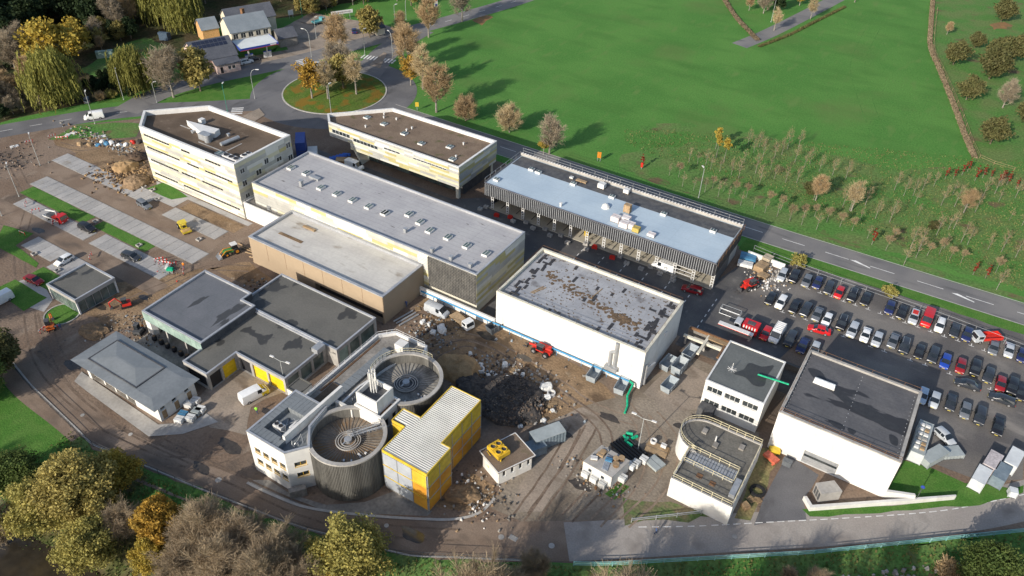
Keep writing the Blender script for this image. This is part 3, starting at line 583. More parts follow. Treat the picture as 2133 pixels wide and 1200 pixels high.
# ================================================================ second gold building
G2 = [(-134.7, 131.4), (-94.2, 131.4), (-94.2, 147.7), (-126.6, 147.4), (-138.3, 134.9)]
b = building('workshop_building', 'gold and cream clad workshop with brown sedum roof and white parapet beside roundabout', 'building', G2, 9.0, M_cream, M_green, M_wcope, par=.8, pt=.5, z0=5.2)
sk = [(1, 7, 6.4, 7.6), (8, 16, 6.0, 7.1), (18, 23, 6.9, 7.6), (27, 37, 7.0, 7.6)]
for s in sk: glazing(b, (-134.7+s[0], 131.4), (-134.7+s[1], 131.4), s[2]+.05, s[3]-.05, int((s[1]-s[0])/1.1), frame=M_frame)
strip_panels(b, G2[0], G2[1], 5.25, 8.85, 6, PAN, (4, 5, 3, 3), (3, 7), sk); strip_panels(b, G2[1], G2[2], 5.25, 8.85, 6, PAN, (2, 3, 3, 4), (3, 7), [(3, 14, 7.6, 8.2)]); strip_panels(b, G2[4], G2[0], 5.25, 8.85, 6, PAN, (4, 3, 2, 3), (2, 4))
lowb = MB(); 
for pr in ([(-128, 131.5), (-94.3, 131.5), (-94.3, 147.6), (-126, 147.3), (-128, 145)],): lowb.prism(pr, 3.3, 5.19)
lw = lowb.build('lower_wall', M_cream, b); strip_panels(b, (-128, 131.5), (-94.3, 131.5), 3.35, 5.15, 3, PAN, (3, 5, 5, 3), (3, 7)); strip_panels(b, (-94.3, 131.5), (-94.3, 147.6), 3.35, 5.15, 3, PAN, (2, 3, 4, 4), (3, 6))
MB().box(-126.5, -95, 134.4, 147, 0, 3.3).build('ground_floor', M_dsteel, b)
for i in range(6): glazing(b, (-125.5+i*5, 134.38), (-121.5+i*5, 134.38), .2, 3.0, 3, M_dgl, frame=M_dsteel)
MB().add([(-128, 131.5, 5.1), (-125.2, 131.5, 0), (-124.6, 131.5, 0), (-127.2, 131.5, 5.1), (-128, 136, 5.1), (-125.2, 134.5, 0), (-124.6, 134.5, 0), (-127.2, 136, 5.1)], [(0, 1, 2, 3), (4, 7, 6, 5), (0, 4, 5, 1), (3, 2, 6, 7)]).build('raking_fin', M_cream, b)
for x, y in ((-95.2, 132.4), (-95.2, 146.6)): MB().box(x-.4, x+.4, y-.4, y+.4, 0, 3.29).build('column', M_cream, b)
for x, y in ((-129.5, 140.2), (-123.5, 139.8), (-116, 138.6), (-109.3, 136.9), (-102.6, 139.5), (-98.4, 134.8)): skylight(b, x, y, 8.2, 1.5, 1.5, .35)
for i in range(9): x, y = random.uniform(-130, -97), random.uniform(133, 145); vent(b, x, y, 8.2, .28, .5, M_wcope)
# ================================================================ long hall
HL = rect(-127.4, -67.1, 98.9, 116.7)
b = building('long_hall', 'long hall clad in white and gold strips under pale grey membrane roof with skylights', 'building', HL, 9.5, M_cream, M_memb, M_cope, par=.45, pt=.35)
strip_panels(b, (-127.4, 98.9), (-78.7, 98.9), 1.0, 9.3, 11, PAN, (6, 4, 2.5, 3), (3, 8), [(46.2, 50, 5.6, 9.2)])
for i in range(9): piece('louvre', b, -81.1, -78.75, 98.72, 98.88, 5.75+i*.38, 5.93+i*.38, M_wcope)
strip_panels(b, HL[1], HL[2], 1.0, 9.3, 11, PAN, (2, 3, 2.5, 5), (3, 7)); strip_panels(b, HL[3], HL[0], 1.0, 9.3, 9, PAN, (3, 3, 2, 4), (3, 6))
MB().box(-78.6, -67.15, 98.72, 98.9, 2.1, 9.25).build('screen_backing', M_black, b)
mb = MB()
for i in range(31): mb.box(-78.55+i*.378, -78.47+i*.378, 98.60, 98.66, 2.1, 9.2)
for i in range(20): mb.box(-78.55, -67.15, 98.66, 98.715, 2.15+i*.37, 2.28+i*.37)
sc = mb.build('slatted_screen', mat('screen_slats', (.13, .125, .115), .6, (.18, .172, .155), .6, 2, .15), b); sc['kind'] = 'stuff'
for i, (u, v) in enumerate(((-122.5, 112.3), (-119, 109.8), (-115.3, 107.9), (-111.5, 106.0), (-107.7, 104.6), (-104.4, 103.4), (-101.2, 102.2))): pass
def hallpx(x, y, z=9.1): return at(270+x/3.95, 190+y/3.95, z)
SKY = [(1330, 635), (1455, 680), (1520, 715), (1575, 800), (1705, 850), (1835, 902), (1968, 955), (2100, 1008)]
for p in SKY[:2]+SKY[3:]: q = hallpx(*p); skylight(b, q.x, q.y, 9.05, 1.3, 1.7, .45)
for p in [(1140, 45), (1275, 100), (1470, 110), (1560, 175), (1640, 245), (1790, 300), (1945, 370), (2105, 435)][1:]: q = at(480+p[0]/3.95, 420+p[1]/3.95, 9.1); skylight(b, q.x, q.y, 9.05, 1.3, 1.7, .45)
q = hallpx(1525, 718); MB().box(q.x-1.4, q.x+1.4, q.y-.5, q.y+.5, 9.05, 9.55).build('ventilation_unit', M_steel, b)
for p in ((1415, 780),): q = hallpx(*p); vent(b, q.x, q.y, 9.05, .7, 1.4)
for p in ((1440, 250), (1660, 415), (1815, 480), (1975, 540)): q = at(480+p[0]/3.95, 420+p[1]/3.95, 9.1); vent(b, q.x, q.y, 9.05, .6, .9)
# ================================================================ brown hall
BR = rect(-115.6, -79.9, 86.2, 98.75)
b = building('brown_hall', 'low hall with smooth tan brown walls and pale concrete roof in front of long hall', 'building', BR, 6.7, M_brown, M_memb2, M_cope, par=.5, pt=.5, holes={0: [(17.8, 35.3, .05, 2.3, 1, 'dark')]}, depth=1.2)
for i in range(7): piece('panel_joint', b, -115.6+i*5.1+5, -115.6+i*5.1+5.05, 86.17, 86.19, 2.4, 6.5, M_rust)
MB().box(-112, -105.5, 90.9, 91.7, 6.21, 6.26).build('roof_trench', M_dirt, b); MB().box(-109.5, -106.2, 95.6, 96.2, 6.21, 6.5).build('timber_stack', M_timber, b); MB().box(-114.2, -113.6, 86.8, 87.1, 6.21, 6.35).build('timber_offcut', M_rust, b)
# ================================================================ garage with blue roof
FS = rect(-86.9, -30.7, 131.2, 147.6)
b = building('vehicle_garage', 'long open vehicle garage under pale blue membrane roof with black slatted fascia', 'building', rect(-86.9, -30.7, 131.4, 147.6), 7.5, M_black, M_blue, M_dcope, par=.1, pt=.15, z0=4.3)
FP = Vector((-58.8, 139.5, 0))
for i in range(112): piece('fascia_slat', b, -86.7+i*.5, -86.55+i*.5, 131.2, 131.39, 4.35, 7.3, M_steel)
for i in range(32): piece('fascia_slat', b, -30.69, -30.5, 131.6+i*.5, 131.75+i*.5, 4.35, 7.3, M_dsteel)
MB().box(-86.5, -31, 142.6, 147.1, 7.405, 7.44).build('roof_strip', M_dsteel, b)
MB().box(-86.8, -30.8, 147.2, 147.58, 7.56, 8.2).build('rear_parapet', M_conc, b)
mb = MB()
for i in range(76): x = -86.5+i*.74; mb.box(x, x+.3, 147.15, 147.6, 8.21, 8.3)
mb.build('coping_blocks', M_wcope, b)['kind'] = 'stuff'
railing(b, [(-86.6, 147.9), (-30.9, 147.9)], 7.2, 2.1, M_steel, 3.2, 'scaffold_railing', 3); railing(b, [(-30.4, 132), (-30.4, 147.8)], 6.6, 1.7, M_rust, 2.2, 'scaffold_railing', 2); railing(b, [(-87.2, 132), (-87.2, 147.8)], 6.6, 1.7, M_steel, 2.2, 'scaffold_railing', 2)
fl = MB().box(-86.5, -30.9, 132.6, 147.3, 0, .12).build('floor', mat('garage_floor', (.42, .385, .31), .85, (.38, .345, .28), .3, 2, .06), b)
MB().box(-86.7, -30.9, 142, 147.4, .12, 4.29).build('rear_wall', M_conc, b)
for x in (-86.8, -31.1): MB().box(x, x+.3, 133.8, 142, .12, 4.29).build('end_wall', M_dsteel, b)
for i in range(14):
    x = -86+i*4.2; mb = MB()
    for dx in (0, .55): mb.box(x+dx, x+dx+.13, 132.9, 133.1, .13, 4.28)
    for k in range(6): mb.box(x+.131, x+.549, 132.92, 133.08, .35+k*.68, .5+k*.68)
    mb.build('lattice_column', M_wcope, b)
for i in range(13): MB().box(-84+i*4.2, -83.8+i*4.2, 134, 140, .125, .19).build('floor_channel', M_dsteel, b)
for z_ in (1.2, 2.1, 3.0): MB().box(-39.2, -35.5, 132.6, 132.75, z_, z_+.12).build('gate_rail', M_wcope, b)
for x, y in ((-85.2, 133.8), (-79, 142.4), (-69.6, 142.4), (-59.6, 142.4), (-47, 142.4), (-35.5, 142.3), (-81, 142.6)): skylight(b, x, y, 7.44, 1.3, 1.1, .5)
vent(b, -67.4, 132.6, 7.41, .4, .8, M_wcope)
# ================================================================ white block with patched roof
b = building('white_hall', 'windowless white rendered hall with patched and weathered grey roof', 'building', rect(-61.75, -31.1, 97.7, 114.85), 8.7, M_white, M_patchy, M_cream, par=.55, pt=.45)
M_bpat = mat('bitumen_patch', (.035, .034, .038), .7, (.05, .048, .05), 1, 3, .15)
for i in range(58):
    q = random.choice([(-60.5, -58), (-58, -34), (-34, -32)]); x = random.uniform(*q); y = random.uniform(98.6, 113.5); l = random.uniform(.5, 2.2)
    MB().cbox(x, y, 8.152, .55, l, .02+.002*i, random.choice([0, 0, .1, 1.57])).build('roof_patch', M_bpat, b)
M_moss = mat('moss_tuft', (.10, .07, .045), .95, (.15, .10, .06), 1, 3, .3)
def moss_clumps(par, n, fn):
    mb = MB()
    for i in range(n):
        x, y, r, h = fn(); k = 6; a0 = random.random()*6
        mb.add([(x, y, 8.152+h)]+[(x+r*(1+random.uniform(-.3, .3))*math.cos(a0+2*PI*j/k), y+r*(1+random.uniform(-.3, .3))*math.sin(a0+2*PI*j/k), 8.152) for j in range(k)], [(0, 1+j, 1+(j+1) % k) for j in range(k)])
    o = mb.build('moss', M_moss, par); o['kind'] = 'stuff'
def mf():
    t = random.random(); x = -57+t*22; y = 108.5-t*5.2+random.gauss(0, .8); return x, y, random.uniform(.15, .45), .06
moss_clumps(b, 150, mf); moss_clumps(b, 260, lambda: (random.uniform(-56, -32), 98.7+1.05*random.randint(0, 14)+random.gauss(0, .06), random.uniform(.07, .2), .04)); moss_clumps(b, 40, lambda: (-38.5+random.gauss(0, 1.1), 104.4+random.gauss(0, .5), random.uniform(.3, .6), .1))
for (x0, y0, x1, y1) in ((-46.2, 106.5, -45.8, 110.2), (-56.5, 101.5, -55.4, 104.5), (-56.1, 101.5, -54.9, 104.5)): MB().tube((x0, y0, 8.25), (x1, y1, 8.25), .1, 5).build('timber_length', M_timber, b)
railing(b, [(-61.6, 97.95), (-31.4, 97.95)], 8.75, .9, M_dsteel, 3.4, 'edge_railing', 2, .03); railing(b, [(-31.3, 98), (-31.3, 114.6), (-61.5, 114.6), (-61.5, 98)], 8.75, .8, M_rust, 2.6, 'edge_railing', 1, .025)
mb = MB().path([(-36.3, 97.45, 8.6), (-36.3, 97.45, 3.0)], .34, 10).path([(-37.3, 97.45, 6.0), (-37.3, 97.45, 3.0)], .34, 10).path([(-37.3, 97.4, 6.0), (-36.3, 97.4, 6.6)], .3, 8); mb.build('flue_pipe', M_steel, b)
MB().box(-38, -35.6, 96.7, 97.68, 2.2, 3.0).build('flue_base', M_steel, b); mb = MB().path([(-30.9, 99, 5.0), (-30.9, 99, .3)], .25, 8).path([(-30.8, 99, 4.4), (-30.2, 101, 4.4)], .2, 8); mb.build('downpipe', M_steel, b)
for z_ in (6.4,): MB().box(-31.09, -30.9, 106.5, 107.3, z_, z_+.5).build('wall_lamp', M_wcope, b)
for i in range(4): MB().box(-33.7+i*.28, -33.5+i*.28, 97.66, 97.69, 4.3, 4.7).build('wall_mark', mat('grey_mark', (.5, .48, .46), .8), b)
lw_ = MB().box(-80, -61.8, 97.3, 97.7, .01, 2.0).build('retaining_wall', M_white); tag(lw_, 'low white wall joining the black screen and the windowless white hall', 'wall')
bp = MB().path([(-79.5, 97.15, 1.2), (-61.8, 97.15, 1.2), (-33, 97.3, 1.2)], .16, 8); 
for i in range(18): bp.tube((-79+i*2.6, 97.15, 1.05), (-79+i*2.6, 97.15, 0), .05, 4)
tag(bp.build('blue_pipe', mat('blue_paint', (.06, .25, .45), .5)), 'long blue service pipe on short posts along white hall wall', 'pipe')
gp = MB().path([(-33, 97.2, 1.4), (-32.1, 96.9, 1.4), (-32.0, 94.5, .6), (-31.0, 92.5, .2), (-30.7, 90.8, .16)], .2, 8)
tag(gp.build('green_pipe', mat('green_plastic', (.01, .33, .17), .4)), 'bright green drain pipe bending onto ground at corner of white hall', 'pipe')
# ================================================================ small two storey white building
rows = [(u0, u1, z_, z_+1.25, 3) for z_ in (4.7, 1.7) for (u0, u1) in ((.5, 3.2), (3.6, 6.3), (6.7, 9.4))]
b = building('white_office', 'small white two storey building with rows of triple windows and grey felt roof', 'building', rect(-20.4, -10.3, 99.2, 111.2), 7.0, M_white, mat('felt_roof', (.105, .112, .11), .8, (.125, .132, .128), .3, 3, .1), M_wcope, par=.12, pt=.25, holes={0: rows})
blob = [(-15.6, 107.5), (-13.5, 107.8), (-11.8, 109.2), (-12, 106), (-11.7, 103.4), (-13.2, 102.6), (-15, 103.6), (-17, 103.4), (-15.9, 105.4)]
pd = patch('puddle', catmull(blob, 4, True), mat('wet_felt', (.045, .046, .046), .35, (.05, .052, .05), 1, 3, .1), 0, 0, kind=None, parent=b); pd.location = (-b.location.x, -b.location.y, 6.9)
mb = MB()
for i in range(9): a = i*.7; mb.tube((-17.6, 104.2, 6.9), (-17.6+.8*math.cos(a), 104.2+.8*math.sin(a), 7.0), .04, 4)
mb.tube((-17.6, 104.2, 6.9), (-17.6, 104.2, 8.4), .05, 5); mb.build('antenna', M_wcope, b)
gp = MB().tube((-13.4, 105.1, 7.3), (-8.2, 105.7, 7.3), .16, 8); gp.build('drain_pipe', MATS['green_plastic'], b)
MB().box(-20.2, -17.6, 97.2, 99.15, .02, 2.2).build('lean_to', M_dsteel, b)
# ================================================================ right white building with dark roof
RB = rect(-7.6, 11.05, 97.3, 115.0)
b = building('dark_roof_hall', 'tall white hall with ribbed dark bitumen roof and metal shutter door', 'building', RB, 8.5, M_white, M_bit, M_conc, par=.35, pt=.45, holes={0: [(5.6, 11.0, .05, 2.9, 1, 'steel')]})
MB().box(-1.9, 3.3, 97.40, 97.43, 1.55, 2.0).build('window_strip', M_glass, b)
bl = [(-6.5, 110.5), (-4.5, 110.9), (-2.5, 108.8), (-.5, 108.4), (1.5, 107), (4.5, 107.2), (7.5, 105.6), (9.3, 105.4), (9, 104), (6, 104), (3.5, 104.6), (1.5, 105.2), (-1, 106.6), (-3.5, 107.6), (-5.5, 109)]
M_wbit = mat('wet_bitumen', (.034, .034, .036), .35, (.04, .04, .042), 1, 3, .1)
for pts in (bl, [(-.5, 100.4), (1.6, 100.6), (2.2, 99.6), (.5, 99.5)], [(2.6, 100.4), (3.8, 100.3), (3.6, 99.4), (2.8, 99.6)], [(8.4, 102.6), (9.6, 102.5), (9.9, 100.8), (8.9, 100.9)]):
    pd = patch('puddle', catmull(pts, 4, True), M_wbit, 0, 0, kind=None, parent=b); pd.location = (-b.location.x, -b.location.y, 8.154)
f = MB().box(-4.9, -1.4, 107.4, 108.6, 8.155, 8.5).build('skylight', M_wcope, b); mb = MB(); k = 8
vs = []
for i in range(k+1): a = PI*i/k; vs += [(-4.8, 108-.52*math.cos(a), 8.5+.4*math.sin(a)), (-1.5, 108-.52*math.cos(a), 8.5+.4*math.sin(a))]
mb.add(vs, [(2*i, 2*i+1, 2*i+3, 2*i+2) for i in range(k)]+[tuple(range(0, 2*k+2, 2)), tuple(range(2*k+1, 0, -2))]); mb.build('dome', mat('opal_dome', (.72, .72, .70), .3), f, smooth=False)
railing(b, [(-7.5, 97.5), (10.9, 97.5)], 8.55, .9, M_rust, 2.3, 'edge_railing', 2, .035); railing(b, [(-7.4, 97.6), (-7.4, 114.8), (10.8, 114.8)], 8.55, .8, M_rust, 2.8, 'edge_railing', 1, .03)
mb = MB()
for yy in np.arange(98.4, 114.4, 1.0):
    for xx in (-7.0, 1.8, 10.2): mb.box(xx, xx+.11, yy, yy+.11, 8.152, 8.22)
mb.build('roof_fixings', M_steel, b)['kind'] = 'stuff'
wl = MB().add([(1.2, 92.6, 0), (9.8, 97.29, 0), (15.0, 98.6, 0), (15.2, 99.1, 0), (11.05, 97.4, 0), (1.2, 92.6, 1.6), (9.8, 97.29, 4.8), (15.0, 98.6, .9), (15.2, 99.1, .9), (11.05, 97.4, 4.8)], [(0, 1, 6, 5)])
wing = MB().prism([(11.05, 97.3), (15.1, 99.0), (14.9, 99.4), (11.05, 97.8)], 0.01, 1.6).build('wing_wall', M_white, b)
kw = MB().prism([(.4, 89.9), (1.9, 88.3), (15.1, 98.7), (20.6, 103.2), (20.5, 103.5), (14.9, 99.1), (2.0, 89.0), (.8, 90.2)], .01, .9).build('boundary_wall', M_white); tag(kw, 'low white boundary wall along the kerb below the dark roofed hall', 'wall')
el = MB().prism([(1.3, 92.3), (3.6, 94.4), (5.2, 93.0), (2.6, 90.6)], .01, 2.2).build('electrical_kiosk', M_conc); tag(el, 'grey concrete kiosk with dark grilles behind low white wall', 'kiosk')
for i in range(3):
    t = .12+i*.3; a = Vector((1.3, 92.3)).lerp(Vector((2.6, 90.6)), t); c = Vector((1.3, 92.3)).lerp(Vector((2.6, 90.6)), t+.22); MB().add([(a.x-.02, a.y-.02, .4), (c.x-.02, c.y-.02, .4), (c.x-.02, c.y-.02, 1.9), (a.x-.02, a.y-.02, 1.9)], [(0, 1, 2, 3)]).build('grille', M_dsteel, el).parent = el
# ================================================================ treatment tanks
def tank(name, label, c, r, z, floor_m, bridge):
    t = thing(name, label, 'tank', (c[0], c[1], 0)); N = 72
    MB().ring(c, r-.38, r, 0, z, N).build('wall', M_tank, t)
    mb = MB()
    for i in range(150): a = 2*PI*i/150; mb.cbox(c[0]+(r+.03)*math.cos(a), c[1]+(r+.03)*math.sin(a), .05, .07, .09, z-.1, a)
    mb.build('wall_ribs', M_tank, t)['kind'] = 'stuff'
    MB().ring(c, r-.5, r+.12, z+.005, z+.3, N).build('rim', M_conc, t)
    zf = z-1.9; mb = MB(); n = 36
    vs = [(c[0]+r*.32*math.cos(2*PI*i/n), c[1]+r*.32*math.sin(2*PI*i/n), zf+.45) for i in range(n)]+[(c[0]+(r-.39)*math.cos(2*PI*i/n), c[1]+(r-.39)*math.sin(2*PI*i/n), zf) for i in range(n)]
    mb.add(vs, [(i, n+i, n+(i+1) % n, (i+1) % n) for i in range(n)]).build('floor', floor_m, t)
    for i in range(44):
        a = 2*PI*i/44; ca, sa = math.cos(a), math.sin(a); mb = MB().tube((c[0]+r*.33*ca, c[1]+r*.33*sa, zf+.5), (c[0]+(r-.45)*ca, c[1]+(r-.45)*sa, zf+.06), .045, 4); mb.build('rib', M_dconc, t)
    MB().cyl(c, r*.325, zf+.2, zf+.6, 28).build('hub', M_dsteel if not bridge else floor_m, t)
    for k, rr in enumerate((.33, .27, .2)): MB().ring(c, r*rr-.12, r*rr, zf+.601, zf+.85-.02*k, 28).build('hub_ring', M_conc, t)
    MB().cyl(c, .6, zf+.601, zf+1.2, 12).build('drive', M_steel, t); mb = MB().box(c[0]-.1, c[0]+.1, c[1]-1.2, c[1]+1.2, zf+1.0, zf+1.15); mb.build('drive_arm', M_steel, t)
    if bridge:
        for dx in (-.55, .55): MB().tube((c[0]+dx*.5, c[1]+.3, zf+1.6), (c[0]+3.0+dx*.7, c[1]+r-1.5, zf+2.1), .12, 6).build('walkway_beam', M_steel, t)
        railing(t, [(c[0]-.3, c[1]+.4), (c[0]+2.6, c[1]+r-1.6)], zf+1.7, .8, M_steel, .9); railing(t, [(c[0]+.5, c[1]+.1), (c[0]+3.5, c[1]+r-1.9)], zf+1.7, .8, M_steel, .9)
        for i in range(6): MB().cbox(c[0]+.6+i*.42, c[1]+1.0+i*.62, zf+1.75, 1.2, .5, .06, -.6).build('grating', M_dsteel, t)
    for i in range(7):
        a = random.uniform(-1.2, .2); q = random.uniform(.5, .85)*r; MB().cbox(c[0]+q*math.cos(a), c[1]+q*math.sin(a), zf+.25, .35, .25, .3, a).build('fitting', M_wcope, t)
    return t
T1 = (-61.5, 55.8); T2 = (-61.8, 70.4)
tank('concrete_tank', 'open round concrete tank with brown stained floor and walkway beside white block', T1, 5.9, 8.2, M_tfl, True)
t2 = tank('concrete_tank', 'open round concrete tank with pale floor and dark hub beside debris heap', T2, 6.05, 8.2, M_tfl2, False)
railing(t2, [(T2[0]+6.0*math.cos(a), T2[1]+6.0*math.sin(a)) for a in np.linspace(R(80), R(200), 16)], 8.5, .95, M_yrail, 1.4)
# ---------------------------------------------------------------- white plant building between the tanks
WP = [(-74.2, 47.6), (-66.4, 47.6), (-64.2, 50.6), (-66.9, 53.6), (-67.6, 58), (-74.2, 58)]
wn = [(1.0+i*1.75, 2.2+i*1.75, z_, z_+1.15, 1) for z_ in (4.9, 2.3) for i in range(4)]
b = building('plant_building', 'white plant building with small yellow framed windows and roof well full of equipment', 'building', WP, 9.0, M_white, M_zinc, M_cope, par=1.0, pt=.3, holes={0: wn, 1: [(1.1, 2.9, 5.3, 6.3, 2), (1.2, 3.0, 2.9, 3.9, 2)]}, fm=M_yfr)
for (x0, x1, y0, y1, h) in ((-74, -68, 47.8, 49.6, 8.98), (-74, -72.6, 49.6, 57.8, 8.98), (-72.6, -69, 54.6, 57.8, 8.98)):
    n = max(1, round(max(x1-x0, y1-y0)/.75))
    for i in range(n):
        if x1-x0 > y1-y0: piece('zinc_sheet', b, x0+(x1-x0)*i/n+.02, x0+(x1-x0)*(i+1)/n-.02, y0, y1, 8.0, h, M_zinc)
        else: piece('zinc_sheet', b, x0, x1, y0+(y1-y0)*i/n+.02, y0+(y1-y0)*(i+1)/n-.02, 8.0, h, M_zinc)
ac_unit(b, -71.2, 51.3, 8.02, 1.7, 1.0, .8, 2); MB().box(-69.8, -69.2, 52, 53.4, 8.02, 8.6).build('cabinet', M_wcope, b)
mb = MB()
for i in range(9): mb.tube((-72+random.random()*3, 50+random.random()*4, 8.02), (-72+random.random()*3, 50+random.random()*4, 8.9), .05, 4)
mb.build('pipework', M_steel, b)
for i in range(8):
    x, y = -67.6+random.uniform(0, 1.6), 49+random.uniform(0, 2.6); MB().tube((x, y, 8.05), (x+random.uniform(-.8, .8), y+random.uniform(-.6, 1), 8.6), .06, 4).build('pipe', M_steel, b)
MB().box(-68.5, -68.0, 49.5, 62.2, 8.1, 9.75).build('spine_wall', M_white, b)
MB().prism([(-66.4, 46.9), (-64.8, 48.9), (-64.0, 48.4), (-65.6, 46.4)], 0.01, 1.6).build('step_block', M_dconc, b)
# rear deck with railings
WD = [(-74.1, 58.05), (-67.7, 58.05), (-67.9, 66), (-66.2, 75.5), (-63.4, 77.0), (-64.8, 80.1), (-71.6, 80.1), (-74.0, 77.5)]
b = building('plant_deck', 'long white plant deck with zinc roof and railings wrapped round the rear tank', 'building', WD, 6.6, M_white, M_dconc, M_wcope, par=.6, pt=.35)
railing(b, [(-73.6, 60), (-73.6, 77.3), (-71.4, 79.7), (-65, 79.7)], 6.65, .9, M_wcope, 1.5)
for i in range(16): piece('zinc_sheet', b, -70.9, -69.1, 60.5+i*.95, 61.4+i*.95, 6.02, 6.5, M_zinc)
MB().box(-69.0, -67.2, 76.3, 78.0, 6.02, 7.8).build('stair_head', M_white, b); MB().box(-73.2, -72.9, 62, 77, 6.02, 6.12).build('cable_tray', M_rust, b)
MB().box(-72.6, -70.9, 59, 64.5, 6.02, 6.2).build('gravel_bed', M_gravel, b)
b = building('stair_box', 'small white box stair head with flat grey roof beside yellow garage doors', 'outbuilding', rect(-78.2, -75.5, 59.4, 62.4), 6.0, M_white, M_flat, M_flat, par=.1, pt=.15)
# control tower
b = building('control_tower', 'white square tower block with antenna mast standing between the two round tanks', 'tower', rect(-64.5, -59.2, 60.9, 65.7), 8.8, M_white, M_rust, M_wcope, par=.5, holes={1: [(.8, 1.8, 5.6, 7.4, 1), (2.7, 3.7, 5.6, 7.4, 1)]})
mb = MB(); facade(mb, (-64.45, 61.5), (-60.3, 61.5), 8.35, 11.2, [], .1); 
MB().box(-64.4, -60.2, 61.4, 65.4, 8.32, 10.2).build('upper_block', M_white, b); 
for (x0, x1, y0, y1) in ((-64.4, -60.2, 61.4, 61.65), (-64.4, -60.2, 65.15, 65.4), (-64.4, -64.15, 61.65, 65.15), (-60.45, -60.2, 61.65, 65.15)): MB().box(x0, x1, y0, y1, 10.202, 11.2).build('upper_parapet', M_white, b)
MB().box(-64.1, -60.5, 61.7, 65.1, 10.202, 10.24).build('upper_roof', M_dsteel, b)
mb = MB(); 
for i in range(7): a = i*.9; mb.tube((-62.8+.5*math.cos(a), 63.8+.5*math.sin(a), 10.25), (-62.8+.45*math.cos(a), 63.8+.45*math.sin(a), 14.6+.3*math.sin(i*2)), .09, 6)
mb.tube((-62.8, 63.8, 10.25), (-62.8, 63.8, 15), .1, 6); mb.build('antenna_mast', M_wcope, b)
for a in (0, 2.1, 4.2): MB().cbox(-62.8+.6*math.cos(a), 63.8+.6*math.sin(a), 13, .25, .18, 1.6, a).build('antenna_panel', M_wcope, b)
MB().box(-68, -64.55, 60.2, 60.7, .01, 8.0).build('link_wall', M_white, b); MB().box(-67.8, -64.55, 60.75, 65.4, 5.5, 6.4).build('link_deck', M_dconc, b)
mb = MB()
for i in range(10): p = Vector((-67+random.random()*2, 61+random.random()*3.5, 6.41)); mb.tube(p, p+Vector((random.uniform(-.5, .5), random.uniform(-.5, .5), random.uniform(.5, 1.3))), .07, 5)
mb.build('pipework', M_steel, b)
# ================================================================ yellow building
YB = [(-54.9, 56.1), (-46.7, 56.1), (-46.7, 61.9), (-48.4, 61.9), (-48.4, 72.5), (-54.0, 72.5), (-54.0, 64.3), (-57.4, 64.3), (-57.4, 61.5), (-54.9, 61.5)]
b = thing('yellow_building', 'stepped yellow and orange panel building with white ribbed steel roof', 'building', (-51.5, 63.5, 0))
MB().prism(YB, .02, 8.7).build('wall', M_dconc, b)
mb = MB()
def ribroof(x0, x1, y0, y1, z):
    n = int((y1-y0)/.36); d = (y1-y0)/n; prof = []
    for i in range(n): prof += [(y0+i*d, z), (y0+i*d+d*.5, z), (y0+i*d+d*.58, z+.11), (y0+i*d+d*.92, z+.11)]
    prof.append((y1, z)); k = len(prof); mb.add([(x0, y, q) for y, q in prof]+[(x1, y, q) for y, q in prof], [(i, k+i, k+i+1, i+1) for i in range(k-1)])
ribroof(-55, -46.6, 56.0, 61.9, 8.85); ribroof(-54.1, -48.3, 61.9, 72.6, 8.85); ribroof(-57.4, -54.1, 61.9, 64.3, 8.85)
ro = mb.build('roof', M_ribs, b)
for i in range(len(ro.data.polygons)):
    if ro.data.polygons[i].normal.z < -.01: ro.data.flip_normals(); break
for p, q in zip(YB, YB[1:]+YB[:1]):
    d = (Vector(q)-Vector(p)); n_ = Vector((d.y, -d.x)).normalized()*.1
    MB().prism([(p[0]+n_.x, p[1]+n_.y), (q[0]+n_.x, q[1]+n_.y), (q[0]-n_.x*.5, q[1]-n_.y*.5), (p[0]-n_.x*.5, p[1]-n_.y*.5)], 8.5, 9.02).build('roof_edge', M_ywall, b)
def pgrid(p0, p1, z0, z1, cols, rows_, pick, gap=.07):
    p0, p1 = Vector(p0), Vector(p1); d = (p1-p0); L_ = d.length; d.normalize(); n_ = Vector((d.y, -d.x)); P = lambda u, z, k=0: (p0.x+d.x*u-n_.x*k, p0.y+d.y*u-n_.y*k, z)
    for i in range(cols):
        for j in range(rows_):
            g = MB(); wbox(g, P, L_*i/cols+gap, L_*(i+1)/cols-gap, z0+(z1-z0)*j/rows_+gap, z0+(z1-z0)*(j+1)/rows_-gap, -.12, -.01); g.build('panel', pick(i, j), b)
    for j in range(1, rows_):
        g = MB(); zz = z0+(z1-z0)*j/rows_; wbox(g, P, 0, L_, zz-gap*.9, zz+gap*.9, -.2, -.005); g.build('cover_strip', M_ywall if cols < 5 and rows_ < 5 and abs(d.x) > .5 else M_steel, b)
    for i in range(cols+1):
        g = MB(); u = L_*i/cols; wbox(g, P, max(0, u-gap*.8), min(L_, u+gap*.8), z0, z1, -.17, -.005); g.build('cover_strip', M_steel, b)
pgrid((-54.9, 56.1), (-46.7, 56.1), .5, 8.45, 3, 3, lambda i, j: M_gpan if i < 2 else (M_ywall if j == 2 else M_owall))
pgrid((-46.7, 56.1), (-46.7, 61.9), .3, 8.45, 2, 3, lambda i, j: M_ywall if j == 2 else M_owall)
pgrid((-48.4, 61.9), (-48.4, 72.5), .3, 8.45, 4, 3, lambda i, j: M_ywall if j == 2 else M_owall)
pgrid((-46.7, 61.9), (-48.4, 61.9), .3, 8.45, 1, 3, lambda i, j: M_owall); pgrid((-57.4, 61.5), (-54.9, 61.5), .3, 8.45, 1, 3, lambda i, j: M_ywall); pgrid((-54.9, 61.5), (-54.9, 56.1), .3, 8.45, 2, 3, lambda i, j: M_gpan)
